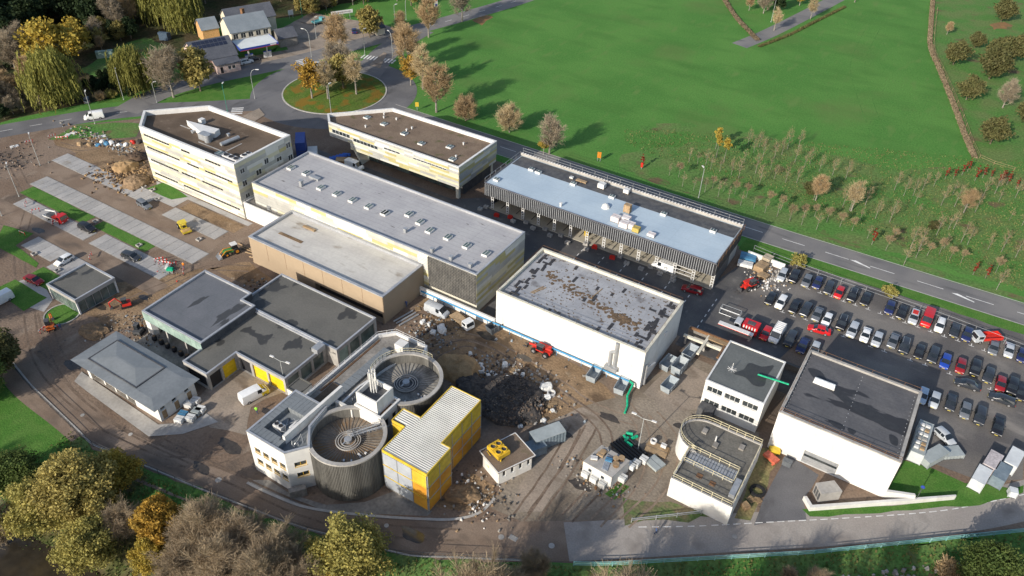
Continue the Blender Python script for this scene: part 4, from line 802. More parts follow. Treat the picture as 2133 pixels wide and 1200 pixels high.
# ================================================================ garages with grey roofs
A = [(-99.5, 55.4), (-93.5, 55.4), (-93.5, 62.0), (-81.7, 62.0), (-81.7, 72.15), (-99.5, 72.15)]
b = building('garage_block', 'low garage block with yellow roller doors and puddled grey flat roof', 'building', A, 4.0, M_conc, M_flat, M_cope, par=.3, pt=.3, depth=.35,
    holes={1: [(.5, 2.9, .05, 3.2, 1, 'dark'), (3.3, 6.2, .05, 3.2, 1, 'yellow')], 2: [(.4, 3.2, .05, 3.2, 1, 'dark'), (3.8, 7.3, .05, 3.2, 1, 'yellow'), (7.7, 11.3, .05, 3.2, 1, 'yellow')], 3: [(.6, 3.3, .3, 3.3, 1, 'glass'), (3.7, 6.4, .3, 3.3, 1, 'glass'), (6.8, 9.4, .3, 3.3, 1, 'glass')], 0: [(.5, 5.5, .3, 3.2, 1, 'dark')]})
MB().box(-82.6, -81.2, 69.6, 71.6, 4.06, 5.0).build('roof_unit', M_steel, b)
b = building('garage_block', 'flat roofed grey garage wing with glazed bays beside the brown hall', 'building', rect(-103.4, -79.1, 72.2, 83.0), 4.25, M_conc, M_flat, M_cope, par=.3, pt=.3, depth=.3,
    holes={1: [(.5, 3.0, .3, 3.4, 1, 'green'), (3.4, 6.0, .3, 3.4, 1, 'glass'), (6.4, 10.2, .3, 3.4, 1, 'glass')], 2: [(i*4.0+.6, i*4.0+3.6, .5, 3.2, 2) for i in range(6)]})
TL = [(-115, 59.4), (-99.1, 59.4), (-99.1, 72.1), (-102.4, 72.1), (-102.4, 74.4), (-115.4, 74.4)]
b = building('canteen_building', 'square building with streaked blue grey roof and pale green glass fascia over dark recess', 'building', TL, 5.4, M_dsteel, M_flat2, M_cope, par=.35, pt=.35, z0=3.2)
for i in range(11): piece('glass_panel', b, -115+i*1.445+.02, -115+(i+1)*1.445-.02, 59.3, 59.39, 3.3, 5.2, M_ggl)
for i in range(10): piece('glass_panel', b, -115.3, -115.2, 59.5+i*1.48, 59.5+(i+1)*1.48-.04, 3.3, 5.2, M_ggl)
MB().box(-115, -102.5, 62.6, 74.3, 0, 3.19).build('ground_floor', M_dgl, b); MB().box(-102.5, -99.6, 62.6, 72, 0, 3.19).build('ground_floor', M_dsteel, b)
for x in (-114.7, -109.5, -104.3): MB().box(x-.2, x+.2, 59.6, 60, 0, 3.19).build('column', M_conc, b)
MB().prism([(-115, 59.4), (-113.6, 59.4), (-113.2, 60.4), (-115, 62.5)], 0, 3.19).build('corner_pier', M_white, b)
pt_ = patch('pavement', rect(-115, -99.6, 56.2, 62.6), M_dconc, .03)
for i in range(6):
    p = at(280+(150, 197, 240, 287, 333, 378)[i]/3.333, 540+(535, 562, 588, 612, 640, 664)[i]/3.333, .8)
    t = thing('rounded_planter', 'black rounded planter in the row below green glass fascia', 'planter', (p.x, p.y-.4, .03), 0, 'black planters below the glass fascia')
    mb = MB(); pr = [(.28, 0), (.42, .2), (.5, .6), (.45, .95), (.3, 1.15)]
    for (r0, z0_), (r1, z1_) in zip(pr, pr[1:]): mb.cyl((0, 0), r0, z0_, z1_, 10, r1, cap=False)
    mb.build('pot', M_black, t, local=True); MB().cyl((0, 0), .29, 1.1, 1.2, 10).build('soil', M_dirt, t, local=True)
# ================================================================ pavilion with hipped zinc roof
b = thing('zinc_pavilion', 'long low pavilion with oversailing grey zinc roof and white porch columns', 'building', (-105, 49.5, 0))
X0, X1, Y0, Y1, ZE, ZT = -116, -93.8, 45, 54.2, 3.72, 3.95
I = (-113.2, -100.8, 46.9, 52.4)
def hip(mb, o, i, z0, z1):
    a = [(o[0], o[2], z0), (o[1], o[2], z0), (o[1], o[3], z0), (o[0], o[3], z0), (i[0], i[2], z1), (i[1], i[2], z1), (i[1], i[3], z1), (i[0], i[3], z1)]
    mb.add(a, [(0, 1, 5, 4), (1, 2, 6, 5), (2, 3, 7, 6), (3, 0, 4, 7)])
mb = MB(); hip(mb, (X0, X1, Y0, Y1), (-113.6, -96.5, 46.6, 52.7), ZE, ZT); mb.add([(X0, Y0, ZE), (X1, Y0, ZE), (X1, Y1, ZE), (X0, Y1, ZE)], [(3, 2, 1, 0)]); mb.add([(-113.6, 46.6, ZT), (-96.5, 46.6, ZT), (-96.5, 52.7, ZT), (-113.6, 52.7, ZT)], [(0, 1, 2, 3)]); mb.build('roof', M_zinc, b)
mb = MB(); hip(mb, I, (-109.8, -104.3, 49.5, 49.8), ZT+.1, ZT+.36); mb.add([(-109.8, 49.5, ZT+.36), (-104.3, 49.5, ZT+.36), (-104.3, 49.8, ZT+.36), (-109.8, 49.8, ZT+.36)], [(0, 1, 2, 3)]); mb.build('hipped_lantern', mat('zinc_pale', (.19, .205, .212), .6, (.215, .23, .238), .25, 2, .05, metal=.1), b)
mb = MB(); t_ = .22
for (x0, x1, y0, y1) in ((I[0]-t_, I[1]+t_, I[2]-t_, I[2]), (I[0]-t_, I[1]+t_, I[3], I[3]+t_), (I[0]-t_, I[0], I[2], I[3]), (I[1], I[1]+t_, I[2], I[3])): mb.box(x0, x1, y0, y1, ZT+.005, ZT+.16)
mb.build('gutter', M_dsteel, b)
mb = MB(); facade(mb, (-101, 46.0), (-94.6, 46.0), 0, 3.54, [], .1); P = facade(mb, (-94.6, 46.0), (-94.6, 53.4), 0, 3.54, [(.5, 1.4, .05, 2.0), (.4, 1.3, 2.3, 3.2), (3.0, 3.9, .05, 2.0), (2.7, 3.6, 2.3, 3.2), (5.6, 6.5, .05, 2.0), (5.3, 6.2, 2.3, 3.2)], .15)
facade(mb, (-94.6, 53.4), (-113.4, 53.4), 0, 3.54, [], .1); facade(mb, (-113.4, 53.4), (-113.4, 48.6), 0, 3.54, [], .1); facade(mb, (-101, 48.6), (-101, 46.0), 0, 3.54, [], .1); mb.build('wall', M_white, b)
for u in (.5, 3.0, 5.6): fill_hole(b, P, (u, u+.9, .05, 2.0), .15, 'brown', M_frame)
for u in (.4, 2.7, 5.3): fill_hole(b, P, (u, u+.9, 2.3, 3.2, 1), .15, 'win', M_frame)
mb = MB(); facade(mb, (-113.4, 48.6), (-101, 48.6), 0, 3.54, [], .1); mb.build('porch_wall', mat('ochre_render', (.52, .40, .20), .8, (.46, .35, .17), .4, 1, .08), b)
for x in (-109.6, -106.6, -103.6): MB().box(x-.2, x+.2, 46.2, 46.6, 0, 3.54).build('column', M_white, b)
MB().box(-113.6, -112.8, 45.9, 48.5, 0, 3.54).build('end_pier', M_white, b); MB().box(-112.7, -101.1, 46.0, 48.5, .11, .2).build('porch_deck', M_dconc, b)
for k in range(3): MB().tube((-112.7, 46.4, .7+k*.4), (-101.1, 46.4, .7+k*.4), .035, 4).build('rail', M_wcope, b)
# ================================================================ glass pavilion
b = building('glass_pavilion', 'small square glazed pavilion with flat grey roof beside round lawn', 'building', rect(-139, -130, 55.4, 64.1), 3.7, M_conc, M_flat, M_cope, par=.3, pt=.3, z0=2.9)
MB().box(-138.2, -130.8, 56.2, 63.4, .02, 2.89).build('core', M_dconc, b)
for (p, q) in (((-138.7, 55.7), (-130.3, 55.7)), ((-130.3, 55.7), (-130.3, 63.8)), ((-138.7, 63.8), (-138.7, 55.7)), ((-130.3, 63.8), (-138.7, 63.8))): glazing(b, p, q, .05, 2.88, 5, M_dgl, .02, 'glazed_wall', M_steel)
for x, y in ((-138.8, 55.6), (-130.2, 55.6), (-130.2, 63.9), (-138.8, 63.9)): MB().box(x-.15, x+.15, y-.15, y+.15, .02, 2.89).build('column', M_wcope, b)
c_ = at(130, 655).xy; patch('round_lawn', [(c_.x+3.2*math.cos(a), c_.y+2.9*math.sin(a)) for a in np.linspace(0, 2*PI, 30, endpoint=False)], M_lawn, .055); kr = MB().ring(c_, 3.1, 3.35, 0, .18, 30).build('kerb', M_conc); kr['kind'] = 'structure'
# ================================================================ hut with yellow cooling fans
b = thing('fan_hut', 'small white hut with gravel roof carrying four yellow cooling fans', 'outbuilding', (-41.6, 70, 0))
HP = [(-45.3, 67.7), (-40.5, 65.7), (-37.5, 71.8), (-42.6, 74.0)]; mb = MB(); hz = inset(HP, .35)
for i in range(4):
    hs = [(.7+k*1.5, 1.3+k*1.5, 1.5, 2.7, 1) for k in range(4)] if i == 1 else []
    P = facade(mb, hz[i], hz[(i+1) % 4], 0.02, 3.2, hs, .15)
    for h in hs: fill_hole(b, P, h, .15, 'win', M_frame)
mb.build('wall', M_white, b); MB().prism(HP, 3.2, 3.5).build('roof', M_green, b)
mb = MB()
for p, q in zip(HP, HP[1:]+HP[:1]): mb.tube((p[0], p[1], 3.5), (q[0], q[1], 3.5), .09, 4)
mb.build('roof_edge', M_wcope, b)
fu = MB().cbox(-42.6, 69.0, 3.9, 3.0, 2.3, .75, -.35).build('cooling_unit', mat('machine_yellow', (.62, .40, .03), .5, (.52, .33, .03), .8, 2, .1), b)
for dx, dy in ((-.7, -.52), (.7, -.52), (-.7, .52), (.7, .52)):
    x = -42.6+dx*math.cos(-.35)-dy*math.sin(-.35); y = 69+dx*math.sin(-.35)+dy*math.cos(-.35); MB().ring((x, y), .43, .54, 4.651, 4.9, 16).build('fan_ring', MATS['machine_yellow'], fu); MB().cyl((x, y), .42, 4.651, 4.7, 14).build('fan', M_dsteel, fu)
for i in range(4): MB().cbox(-42.6+(-1.2, 1.2, 1.2, -1.2)[i], 69+(-.5, -1.2, .9, 1.3)[i], 3.501, .18, .18, .4).build('stand_leg', MATS['machine_yellow'], b)
mb = MB()
for i in range(5): mb.tube((-44.2+i*.2, 68.3-i*.1, 3.6), (-44.0+i*.2, 67.6-i*.1, 1.4), .08, 5)
mb.build('pipework', MATS['machine_yellow'], b)
# ================================================================ railed basin building
b = thing('railed_basin', 'low white round ended basin with dark roof deck and cream railings beside lower road', 'building', (-13, 85.5, 0))
arc = [(-16.5+4.0*math.cos(a), 89.6+3.7*math.sin(a)) for a in np.linspace(PI/2, 3*PI/2, 15)]
BP = [(-17.7, 78.9), (-7.9, 78.8), (-8.0, 93.3)]+[(p[0], p[1]) for p in arc]+[(-17.7, 85.9)]
mb = MB(); n = len(BP)
for i in range(n): facade(mb, BP[i], BP[(i+1) % n], 0.01, 4.35, [], .1)
mb.build('wall', M_white, b)
MB().add([(p[0], p[1], 4.1) for p in inset(BP, .25)], [tuple(range(n))]).build('deck', mat('basin_deck', (.115, .108, .095), .9, (.15, .14, .12), .4, 3, .2), b)
ins = inset(BP, .3); mb = MB(); vs = [(p[0], p[1], 4.351) for p in BP]+[(p[0], p[1], 4.351) for p in ins]+[(p[0], p[1], 4.09) for p in ins]; mb.add(vs, [(i, (i+1) % n, n+(i+1) % n, n+i) for i in range(n)]+[(n+i, n+(i+1) % n, 2*n+(i+1) % n, 2*n+i) for i in range(n)]); mb.build('kerb_edge', M_conc, b)
railing(b, [ (p[0], p[1]) for p in inset(BP, .15)]+[tuple(inset(BP, .15)[0])], 4.36, 1.0, M_yrail, 1.5, 'railing', 2, .045)
railing(b, [(-17.3, 83.2), (-9.4, 83.0)], 4.12, 1.0, M_yrail, 1.5, 'railing', 2, .045); railing(b, [(-17.4, 86.2), (-9.4, 86.0), (-9.4, 83.0)], 4.12, 1.0, M_yrail, 1.5, 'railing', 2, .045)
gpit = MB().box(-17.2, -9.5, 83.3, 85.9, 4.105, 4.14).build('grating_pit', M_steel, b)
for i in range(16): MB().box(-17.1+i*.48, -17.04+i*.48, 83.35, 85.85, 4.142, 4.19).build('grating_bar', M_dsteel, b)
for x, y in ((-14.2, 81.8), (-12.0, 81.5)): MB().cbox(x, y, 4.105, .9, .8, .12).build('hatch', M_rust, b)
for x, y in ((-16.8, 90.8), (-14.3, 88.9), (-10.6, 90.8)): MB().cbox(x, y, 4.105, .8, 1.1, .35).build('hatch', M_dconc, b); 
MB().tube((-14.6, 89.6, 4.1), (-14.6, 89.6, 5.5), .12, 8).build('vent_pipe', M_wcope, b)
MB().box(-9.2, -8.3, 80.5, 84.0, 4.105, 4.9).build('ladder_cage', M_steel, b)
# ================================================================ portable cabin loaded with material
b = thing('site_cabin', 'white portable cabin with pipes, cable drums and timber stored on its roof', 'cabin', (-28, 77.7, 0))
CP = [(-30.9, 75.6), (-25.7, 75.2), (-24.8, 79.8), (-30.0, 80.2)]; mb = MB()
for i in range(4):
    hs = [(1.0, 1.7, 1.1, 1.9, 1), (3.3, 4.0, 1.1, 1.9, 1)] if i == 0 else []
    P = facade(mb, CP[i], CP[(i+1) % 4], .02, 2.6, hs, .06)
    for h in hs: fill_hole(b, P, h, .06, 'win', M_frame)
mb.build('wall', M_white, b); MB().prism(CP, 2.6, 2.7).build('roof', M_conc, b)
def group_things(name, label, cat, grp, mk, places):
    first = None
    for (loc, rz) in places:
        if first is None: first = mk(); first.location = loc; first.rotation_euler = (0, 0, rz)
        else: dup(first, loc, rz)
def mk_drum():
    t = thing('cable_drum', 'wooden cable drum lying on the roof of the portable cabin', 'cable drum', (0, 0, 0), 0, 'cable drums on the cabin roof')
    MB().cyl((0, 0), .5, 0, .07, 14).build('flange', M_timber, t, local=True); MB().cyl((0, 0), .3, .071, .5, 12).build('core', M_rust, t, local=True); MB().cyl((0, 0), .5, .501, .57, 14).build('flange', M_timber, t, local=True); return t
group_things('cable_drum', '', '', '', mk_drum, [((-26.7, 78.6, 2.71), 0), ((-26.0, 79.2, 2.71), .4), ((-26.2, 77.6, 2.71), .8), ((-29.0, 78.7, 2.71), .3)])
for i in range(5): o = MB().tube((0, 0, 0), (.6, -3.0, 0), .09, 6).build('plastic_pipe', mat('grey_pipe', (.33, .36, .40), .5)); o.location = (-28.3+i*.2, 78.8, 2.8); tag(o, 'grey plastic pipe laid across the portable cabin roof', 'pipe', 'pipes on the cabin roof')
# ================================================================ filling station group (turned to the old road)
GU = Vector((.405, .914)); GV = Vector((-.914, .405)); GA = math.atan2(GU.y, GU.x)
def gp_(o, u, v): return (o[0]+GU.x*u+GV.x*v, o[1]+GU.y*u+GV.y*v)
def gbox(mb, o, u0, u1, v0, v1, z0, z1): return mb.prism([gp_(o, u0, v1), gp_(o, u0, v0), gp_(o, u1, v0), gp_(o, u1, v1)], z0, z1)
M_slate = mat('slate_roof', (.075, .08, .095), .7, (.095, .10, .115), .4, 3, .15); M_slate2 = mat('zinc_grey_roof', (.17, .195, .215), .6, (.20, .225, .245), .3, 2, .06)
M_hcream = mat('house_cream', (.62, .56, .44), .85, (.56, .50, .39), .4, 2, .06); M_pink = mat('house_pink', (.58, .44, .39), .85, (.52, .39, .34), .4, 2, .06)
M_canb = mat('canopy_blue', (.03, .06, .30), .45); M_red = mat('signal_red', (.55, .03, .02), .5, (.48, .03, .02), .6, 2, .1)
O = (-197.2, 158.8)
b = thing('fuel_canopy', 'white flat filling station canopy edged in blue with pumps beneath', 'canopy', (O[0], O[1], 0))
gbox(MB(), O, 0, 12.3, 0, 8.4, 4.55, 5.0).build('roof', mat('canopy_white', (.62, .64, .62), .5, (.56, .58, .56), .3, 2, .05), b)
for (u0, u1, v0, v1) in ((-.08, 12.38, -.1, -.005), (-.1, -.005, 0, 8.4), (12.305, 12.4, 0, 8.4)): gbox(MB(), O, u0, u1, v0, v1, 4.45, 5.15).build('fascia', M_canb, b)
gbox(MB(), O, 0, 12.3, -.13, -.105, 4.4, 4.52).build('fascia_stripe', M_red, b)
gbox(MB(), O, 9.6, 11.6, -.14, -.105, 4.62, 5.05).build('fascia_sign', M_wcope, b)
for u in (3, 9): gbox(MB(), O, u-.2, u+.2, 2.2, 2.6, .02, 4.54).build('column', M_wcope, b)
for u in (2.2, 3.8, 8.2, 9.8):
    p = gp_(O, u, 2.4); t = thing('fuel_pump', 'fuel pump under the blue edged canopy', 'fuel pump', (p[0], p[1], .03), GA, 'fuel pumps'); MB().cbox(0, 0, 0, .9, .5, 1.9).build('cabinet', M_wcope, t, local=True); MB().cbox(0, 0, 1.901, .95, .55, .25).build('top', M_canb, t, local=True)
def gable(name, label, o, L_, D, ze, zr, wall, roofm, roofm2=None, wins=(), roofv=.5):
    b = thing(name, label, 'building', (*gp_(o, L_/2, D/2), 0)); mb = MB(); c4 = [gp_(o, 0, 0), gp_(o, L_, 0), gp_(o, L_, D), gp_(o, 0, D)]
    for i in range(4):
        a, c = c4[i], c4[(i+1) % 4]; hs = list(wins) if i == 0 else []
        P = facade(mb, a, c, 0, ze, hs, .12)
        for h in hs: fill_hole(b, P, h, .12, h[5] if len(h) > 5 else 'win', M_frame)
    for u in (0, L_): mb.add([(*gp_(o, u, 0), ze), (*gp_(o, u, D), ze), (*gp_(o, u, D*roofv), zr)], [(0, 1, 2)])
    mb.build('wall', wall, b); e = .35
    for (v0, z0_, v1, mm) in ((-e, ze-e*(zr-ze)/(D*roofv), D*roofv, roofm), (D+e, ze-e*(zr-ze)/(D*(1-roofv)), D*roofv, roofm2 or roofm)):
        q = [(*gp_(o, -e, v0), z0_), (*gp_(o, L_+e, v0), z0_), (*gp_(o, L_+e, v1), zr), (*gp_(o, -e, v1), zr)]
        MB().add(q+[(x, y, z+.16) for x, y, z in q], [(0, 1, 2, 3), (7, 6, 5, 4), (0, 4, 5, 1), (1, 5, 6, 2), (2, 6, 7, 3), (3, 7, 4, 0)]).build('roof', mm, b)
    return b
b = gable('station_shop', 'two storey cream shop house with grey pitched roof behind fuel canopy', gp_((-207.6, 164.7), 0, 0), 13, 11, 6.2, 9.6, M_hcream, M_slate2, M_slate, [(.6+i*2.5, 2.2+i*2.5, 3.9, 5.6, 2) for i in range(5)])
p = gp_((-207.6, 164.7), 7, 7.5); MB().box(p[0]-.5, p[0]+.5, p[1]-.5, p[1]+.5, 8, 10.8).build('chimney', M_rust, b)
b = gable('solar_house', 'pink house with slate roof carrying rows of dark solar panels', (-203.2, 146.5), 12.5, 13.5, 3.6, 7.4, M_pink, M_slate, None, [(1.5+i*2.6, 2.9+i*2.6, .9, 2.3, 2) for i in range(4)])
for r_ in range(2):
    for i in range(8):
        v = 3.7+r_*1.35; f_ = lambda u, vv: (*gp_((-203.2, 146.5), u, vv), 3.6+3.8*vv/6.75+.2); u = 1+i*1.3
        MB().add([f_(u, v), f_(u+1.2, v), f_(u+1.2, v+1.2), f_(u, v+1.2)], [(0, 1, 2, 3)]).build('solar_panel', mat('solar_panel', (.02, .025, .045), .25, spec=.6), b)
b = gable('lean_to_house', 'low pink extension with slate lean-to roof beside solar house', (-197.5, 149), 7.2, 5, 2.9, 3.6, M_pink, M_slate, None, [(1.0, 1.9, .1, 2.1, 1, 'dark'), (3.4, 4.4, 1.0, 2.1, 1), (4.7, 5.7, 1.0, 2.1, 1)])
b = gable('rear_house', 'slate roofed rear wing behind the two storey shop house', gp_((-207.6, 164.7), 3, 11.6), 16, 9, 5.4, 8.6, M_hcream, M_slate)
b = gable('side_garage', 'dark slate roofed garage at the shaded end of filling station', gp_((-207.6, 164.7), 14.2, -4), 6, 7, 3, 5.0, M_dconc, M_slate)
b = gable('white_gable_house', 'small grey roofed house with orange gable wall near large willow', gp_((-207.6, 164.7), -6, 12), 5.4, 7, 4.5, 7, mat('orange_render', (.52, .30, .13), .85), M_slate2)
b = gable('roadside_shed', 'small cream shed with dark roof beside the road beyond filling station', (-180, 203.5), 3.2, 6, 2.4, 4.2, M_hcream, M_slate)
gs = MB(); q = at(545+0, 60); 
def sign(name, label, px, w_, h_, z0, m, rz, posts=2, pm=None):
    p = at(*px); t = thing(name, label, 'sign', (p.x, p.y, 0), rz)
    MB().box(-w_/2, w_/2, -.06, .06, z0, z0+h_).build('board', m, t, local=True)
    for x in ([-w_*.35, w_*.35] if posts == 2 else [0]): MB().box(x-.06, x+.06, -.059, .059, 0, z0-.001 if True else 0).build('post', pm or M_steel, t, local=True)
    return t
s = sign('banner_sign', 'long white banner sign with dark lettering on a frame at the wood edge', (714, 42), 8, 1.3, 2.2, M_wcope, GA-.1)
for i in range(16): MB().box(-3.4+i*.43, -3.12+i*.43, -.066, -.061, 2.65+.06*(i % 2), 3.0+.05*(i % 3)).build('letter', M_dsteel, s, local=True)
MB().box(-3.8, 3.8, -.067, -.061, 2.25, 2.4).build('stripe', M_ggl, s, local=True)
sign('white_sign', 'blank white square sign at the wood edge by filling station', (607, 38), 1.9, 1.7, 1.2, M_wcope, GA, 2)
s = sign('tall_price_sign', 'tall narrow pylon sign in red white and blue on the grass', (909, 30), 1.3, 3.6, 2.6, M_wcope, GA, 1); MB().box(-.5, .5, -.07, -.061, 4.9, 5.7).build('red_band', M_red, s, local=True); MB().box(-.5, .5, -.07, -.061, 3.0, 3.8).build('blue_band', M_canb, s, local=True)
sign('orange_sign', 'orange diversion board on posts on the verge behind the blue roofed garage', (1247, 336), 1.0, 1.7, 1.0, mat('sign_orange', (.55, .20, .02), .6), .3); sign('red_sign', 'small red board standing at the start of the plantation', (1336, 352), .6, 1.3, .5, M_red, .3, 1)
sign('yellow_sign', 'small yellow direction sign on post beside roundabout exit', (869, 230), 1.0, 1.3, 1.2, M_ywall, .6, 1)
# ================================================================ loading ramp walls behind the small white building
b = thing('ramp_frame', 'rusty steel beams and concrete walls of the loading ramp behind small white building', 'ramp', (-15, 117, 0))
MB().box(-29.5, -20.6, 116.4, 117.0, .02, 2.0).build('concrete_wall', M_dconc, b); MB().box(-20.5, -7.9, 117.6, 118.2, .02, 1.4).build('concrete_wall', mat('dark_concrete', (.10, .092, .085), .9, (.07, .064, .06), .5, 3, .2), b)
MB().box(-29.5, -21, 113.6, 114.1, 1.6, 2.1).build('beam', M_cream, b); MB().box(-29.2, -20, 116.0, 116.35, 2.01, 2.5).build('beam', M_rust, b); MB().box(-25.5, -25, 110, 116, 1.9, 2.3).build('beam', M_cream, b); MB().box(-22, -21.6, 111, 116.3, 2.0, 2.3).build('beam', M_rust, b)
for x, y in ((-29, 113.8), (-25.2, 113.8), (-21.5, 113.8)): MB().box(x-.18, x+.18, y-.15, y+.15, .02, 1.59).build('post', M_conc, b)
MB().box(-25.2, -21.0, 114.9, 115.9, 2.1, 2.35).build('walkway', M_timber, b)
for x in (-16.5, -12.2): MB().box(x, x+.5, 111.3, 117.5, .5, 1.0).build('cross_beam', MATS['dark_concrete'], b)
patch('pit_floor', rect(-20.4, -7.8, 111.3, 117.6), MATS['dark_concrete'], .02)
# ================================================================ vehicles
M_tyre = mat('tyre', (.02, .02, .021), .85); M_rim = mat('wheel_rim', (.38, .38, .39), .4, metal=.5); M_cglass = mat('car_glass', (.012, .016, .02), .06, (.02, .025, .03), .6, 1, .2, spec=.7)
M_hl = mat('headlamp', (.7, .7, .68), .15, spec=.6); M_tl = mat('tail_lamp', (.35, .01, .01), .25); M_plate = mat('number_plate', (.62, .50, .10), .5); M_trim = mat('black_trim', (.025, .025, .027), .6)
def paint(name, c, r=.28): return mat('paint_'+name, c, r, tuple(min(1, x*1.06) for x in c), .5, 2, .04, spec=.6)
PAINT = dict(white=paint('white', (.72, .72, .71)), silver=paint('silver', (.42, .44, .46)), grey=paint('grey', (.13, .14, .155)), dark=paint('dark', (.03, .034, .042)), black=paint('black', (.014, .014, .017)), navy=paint('navy', (.015, .022, .085)), blue=paint('blue', (.015, .05, .30)), red=paint('red', (.48, .014, .016)), darkred=paint('darkred', (.24, .012, .016)), lightblue=paint('lightblue', (.30, .39, .50)), yellow=paint('yellow', (.60, .46, .03)), teal=paint('teal', (.10, .30, .32)))
KINDS = {  # length, width, list of (y, belt, roof or None, width factor)
 'hatchback': (4.0, 1.72, [(2.0, .55, None, .80), (1.88, .70, None, .92), (1.05, .90, None, 1), (.35, .92, 1.42, 1), (-.3, .93, 1.46, 1), (-.38, .93, 1.46, 1), (-1.35, .96, 1.40, 1), (-1.62, .98, 1.34, .98), (-1.93, .96, None, .94), (-2.0, .60, None, .88)]),
 'saloon': (4.4, 1.76, [(2.2, .52, None, .80), (2.08, .68, None, .92), (1.15, .88, None, 1), (.45, .90, 1.36, 1), (-.2, .92, 1.41, 1), (-.28, .92, 1.41, 1), (-1.0, .94, 1.36, 1), (-1.62, .97, None, .98), (-2.1, .95, None, .92), (-2.2, .60, None, .86)]),
 'estate car': (4.45, 1.76, [(2.22, .54, None, .80), (2.1, .70, None, .92), (1.2, .90, None, 1), (.5, .92, 1.40, 1), (-.2, .93, 1.45, 1), (-.28, .93, 1.45, 1), (-1.75, .96, 1.42, .98), (-1.9, .97, 1.38, .97), (-2.16, .96, None, .93), (-2.22, .60, None, .88)]),
 'suv': (4.4, 1.82, [(2.2, .70, None, .84), (2.08, .88, None, .94), (1.2, 1.06, None, 1), (.6, 1.08, 1.60, 1), (-.2, 1.09, 1.66, 1), (-.28, 1.09, 1.66, 1), (-1.6, 1.12, 1.62, .98), (-1.85, 1.12, 1.56, .97), (-2.12, 1.1, None, .94), (-2.2, .70, None, .9)]),
 'van': (5.1, 1.95, [(2.55, .75, None, .84), (2.42, .95, None, .95), (1.9, 1.15, None, 1), (1.15, 1.2, 1.98, 1), (.35, 1.2, 2.06, 1), (.25, 1.2, 2.06, 1), (-2.2, 1.2, 2.06, 1), (-2.45, 1.2, 2.02, .99), (-2.54, 1.15, None, .98), (-2.55, .70, None, .96)])}
PROTO = {}
def car_proto(kind):
    if kind in PROTO: return PROTO[kind]
    Lc, Wd, st = KINDS[kind]; rows_ = []; hw = Wd/2
    for (y, belt, roof, wf) in st:
        w_ = hw*wf; zb = .24 if roof or abs(y) < Lc/2-.3 else .30
        if roof: r_ = w_*(.78 if kind != 'van' else .88); half = [(w_*.93, zb), (w_, .5), (w_*.985, belt), (r_, roof-.05), (r_*.85, roof), (0, roof+.02)]
        else: half = [(w_*.93, zb), (w_, min(.5, belt-.12)), (w_*.97, belt-.05), (w_*.86, belt), (w_*.6, belt+.025), (0, belt+.035)]
        rows_.append([(x, y, z) for x, z in half]+[(-x, y, z) for x, z in half[-2::-1]])
    n = len(rows_[0]); body = MB(); sideg = {0: MB(), 1: MB()}; ws = MB(); rw = MB(); vs = [v for r in rows_ for v in r]
    has = [s[2] is not None for s in st]; first = has.index(True); last = len(has)-1-has[::-1].index(True)
    for i in range(len(rows_)-1):
        for j in range(n-1):
            f = (i*n+j, (i+1)*n+j, (i+1)*n+j+1, i*n+j+1); tgt = body
            cab = has[i] and has[i+1]; side = j in (2, n-4)
            if cab and side and not (st[i][0]-st[i+1][0] < .12):
                if kind != 'van' or i < 4: tgt = sideg[0 if j == 2 else 1]
            elif (not has[i] and has[i+1]) and 2 < j < n-4: tgt = ws
            elif (has[i] and not has[i+1]) and 2 < j < n-4 and kind != 'van': tgt = rw
            q = [vs[k] for k in f]; tgt.add(q, [(0, 1, 2, 3)])
    body.add(rows_[0], [tuple(range(n))]); body.add(rows_[-1], [tuple(range(n-1, -1, -1))]); body.add([r[0] for r in rows_]+[r[-1] for r in rows_], [(i, i+1, len(rows_)+i+1, len(rows_)+i) for i in range(len(rows_)-1)])
    def fin(mb, nm, m, sm):
        me = mb.mesh(nm, m); bm = bmesh.new(); bm.from_mesh(me); bmesh.ops.remove_doubles(bm, verts=bm.verts, dist=.002); bmesh.ops.recalc_face_normals(bm, faces=bm.faces); 
        for e in bm.edges:
            if len(e.link_faces) == 2 and e.calc_face_angle(0) > .7: e.smooth = False
        for f in bm.faces: f.smooth = sm
        bm.to_mesh(me); bm.free(); return me
    D = {'body': fin(body, 'car_body', PAINT['white'], True), 'windscreen': fin(ws, 'windscreen', M_cglass, True), 'side_l': fin(sideg[0], 'side_window', M_cglass, False), 'side_r': fin(sideg[1], 'side_window', M_cglass, False)}
    if kind != 'van': D['rear_window'] = fin(rw, 'rear_window', M_cglass, True)
    wh = MB(); wh.tube((-.1, 0, 0), (.1, 0, 0), .32, 14); D['wheel'] = wh.mesh('wheel', M_tyre); D['rim'] = MB().tube((-.108, 0, 0), (.108, 0, 0), .2, 10).mesh('rim', M_rim)
    D['lamp'] = MB().box(-.17, .17, -.05, .05, -.06, .06).mesh('lamp', M_hl); D['tail'] = MB().box(-.14, .14, -.04, .04, -.09, .09).mesh('tail', M_tl); D['plate'] = MB().box(-.26, .26, -.012, .012, -.055, .055).mesh('plate', M_plate); D['mirror'] = MB().box(-.09, .09, -.05, .05, -.06, .06).mesh('mirror', M_trim)
    PROTO[kind] = D; return D
def place_part(par, nm, me, loc=(0, 0, 0), m=None):
    o = bpy.data.objects.new(nm, me); C.objects.link(o); o.parent = par; o.location = loc
    if m is not None: o.material_slots[0].link = 'OBJECT'; o.material_slots[0].material = m
    return o
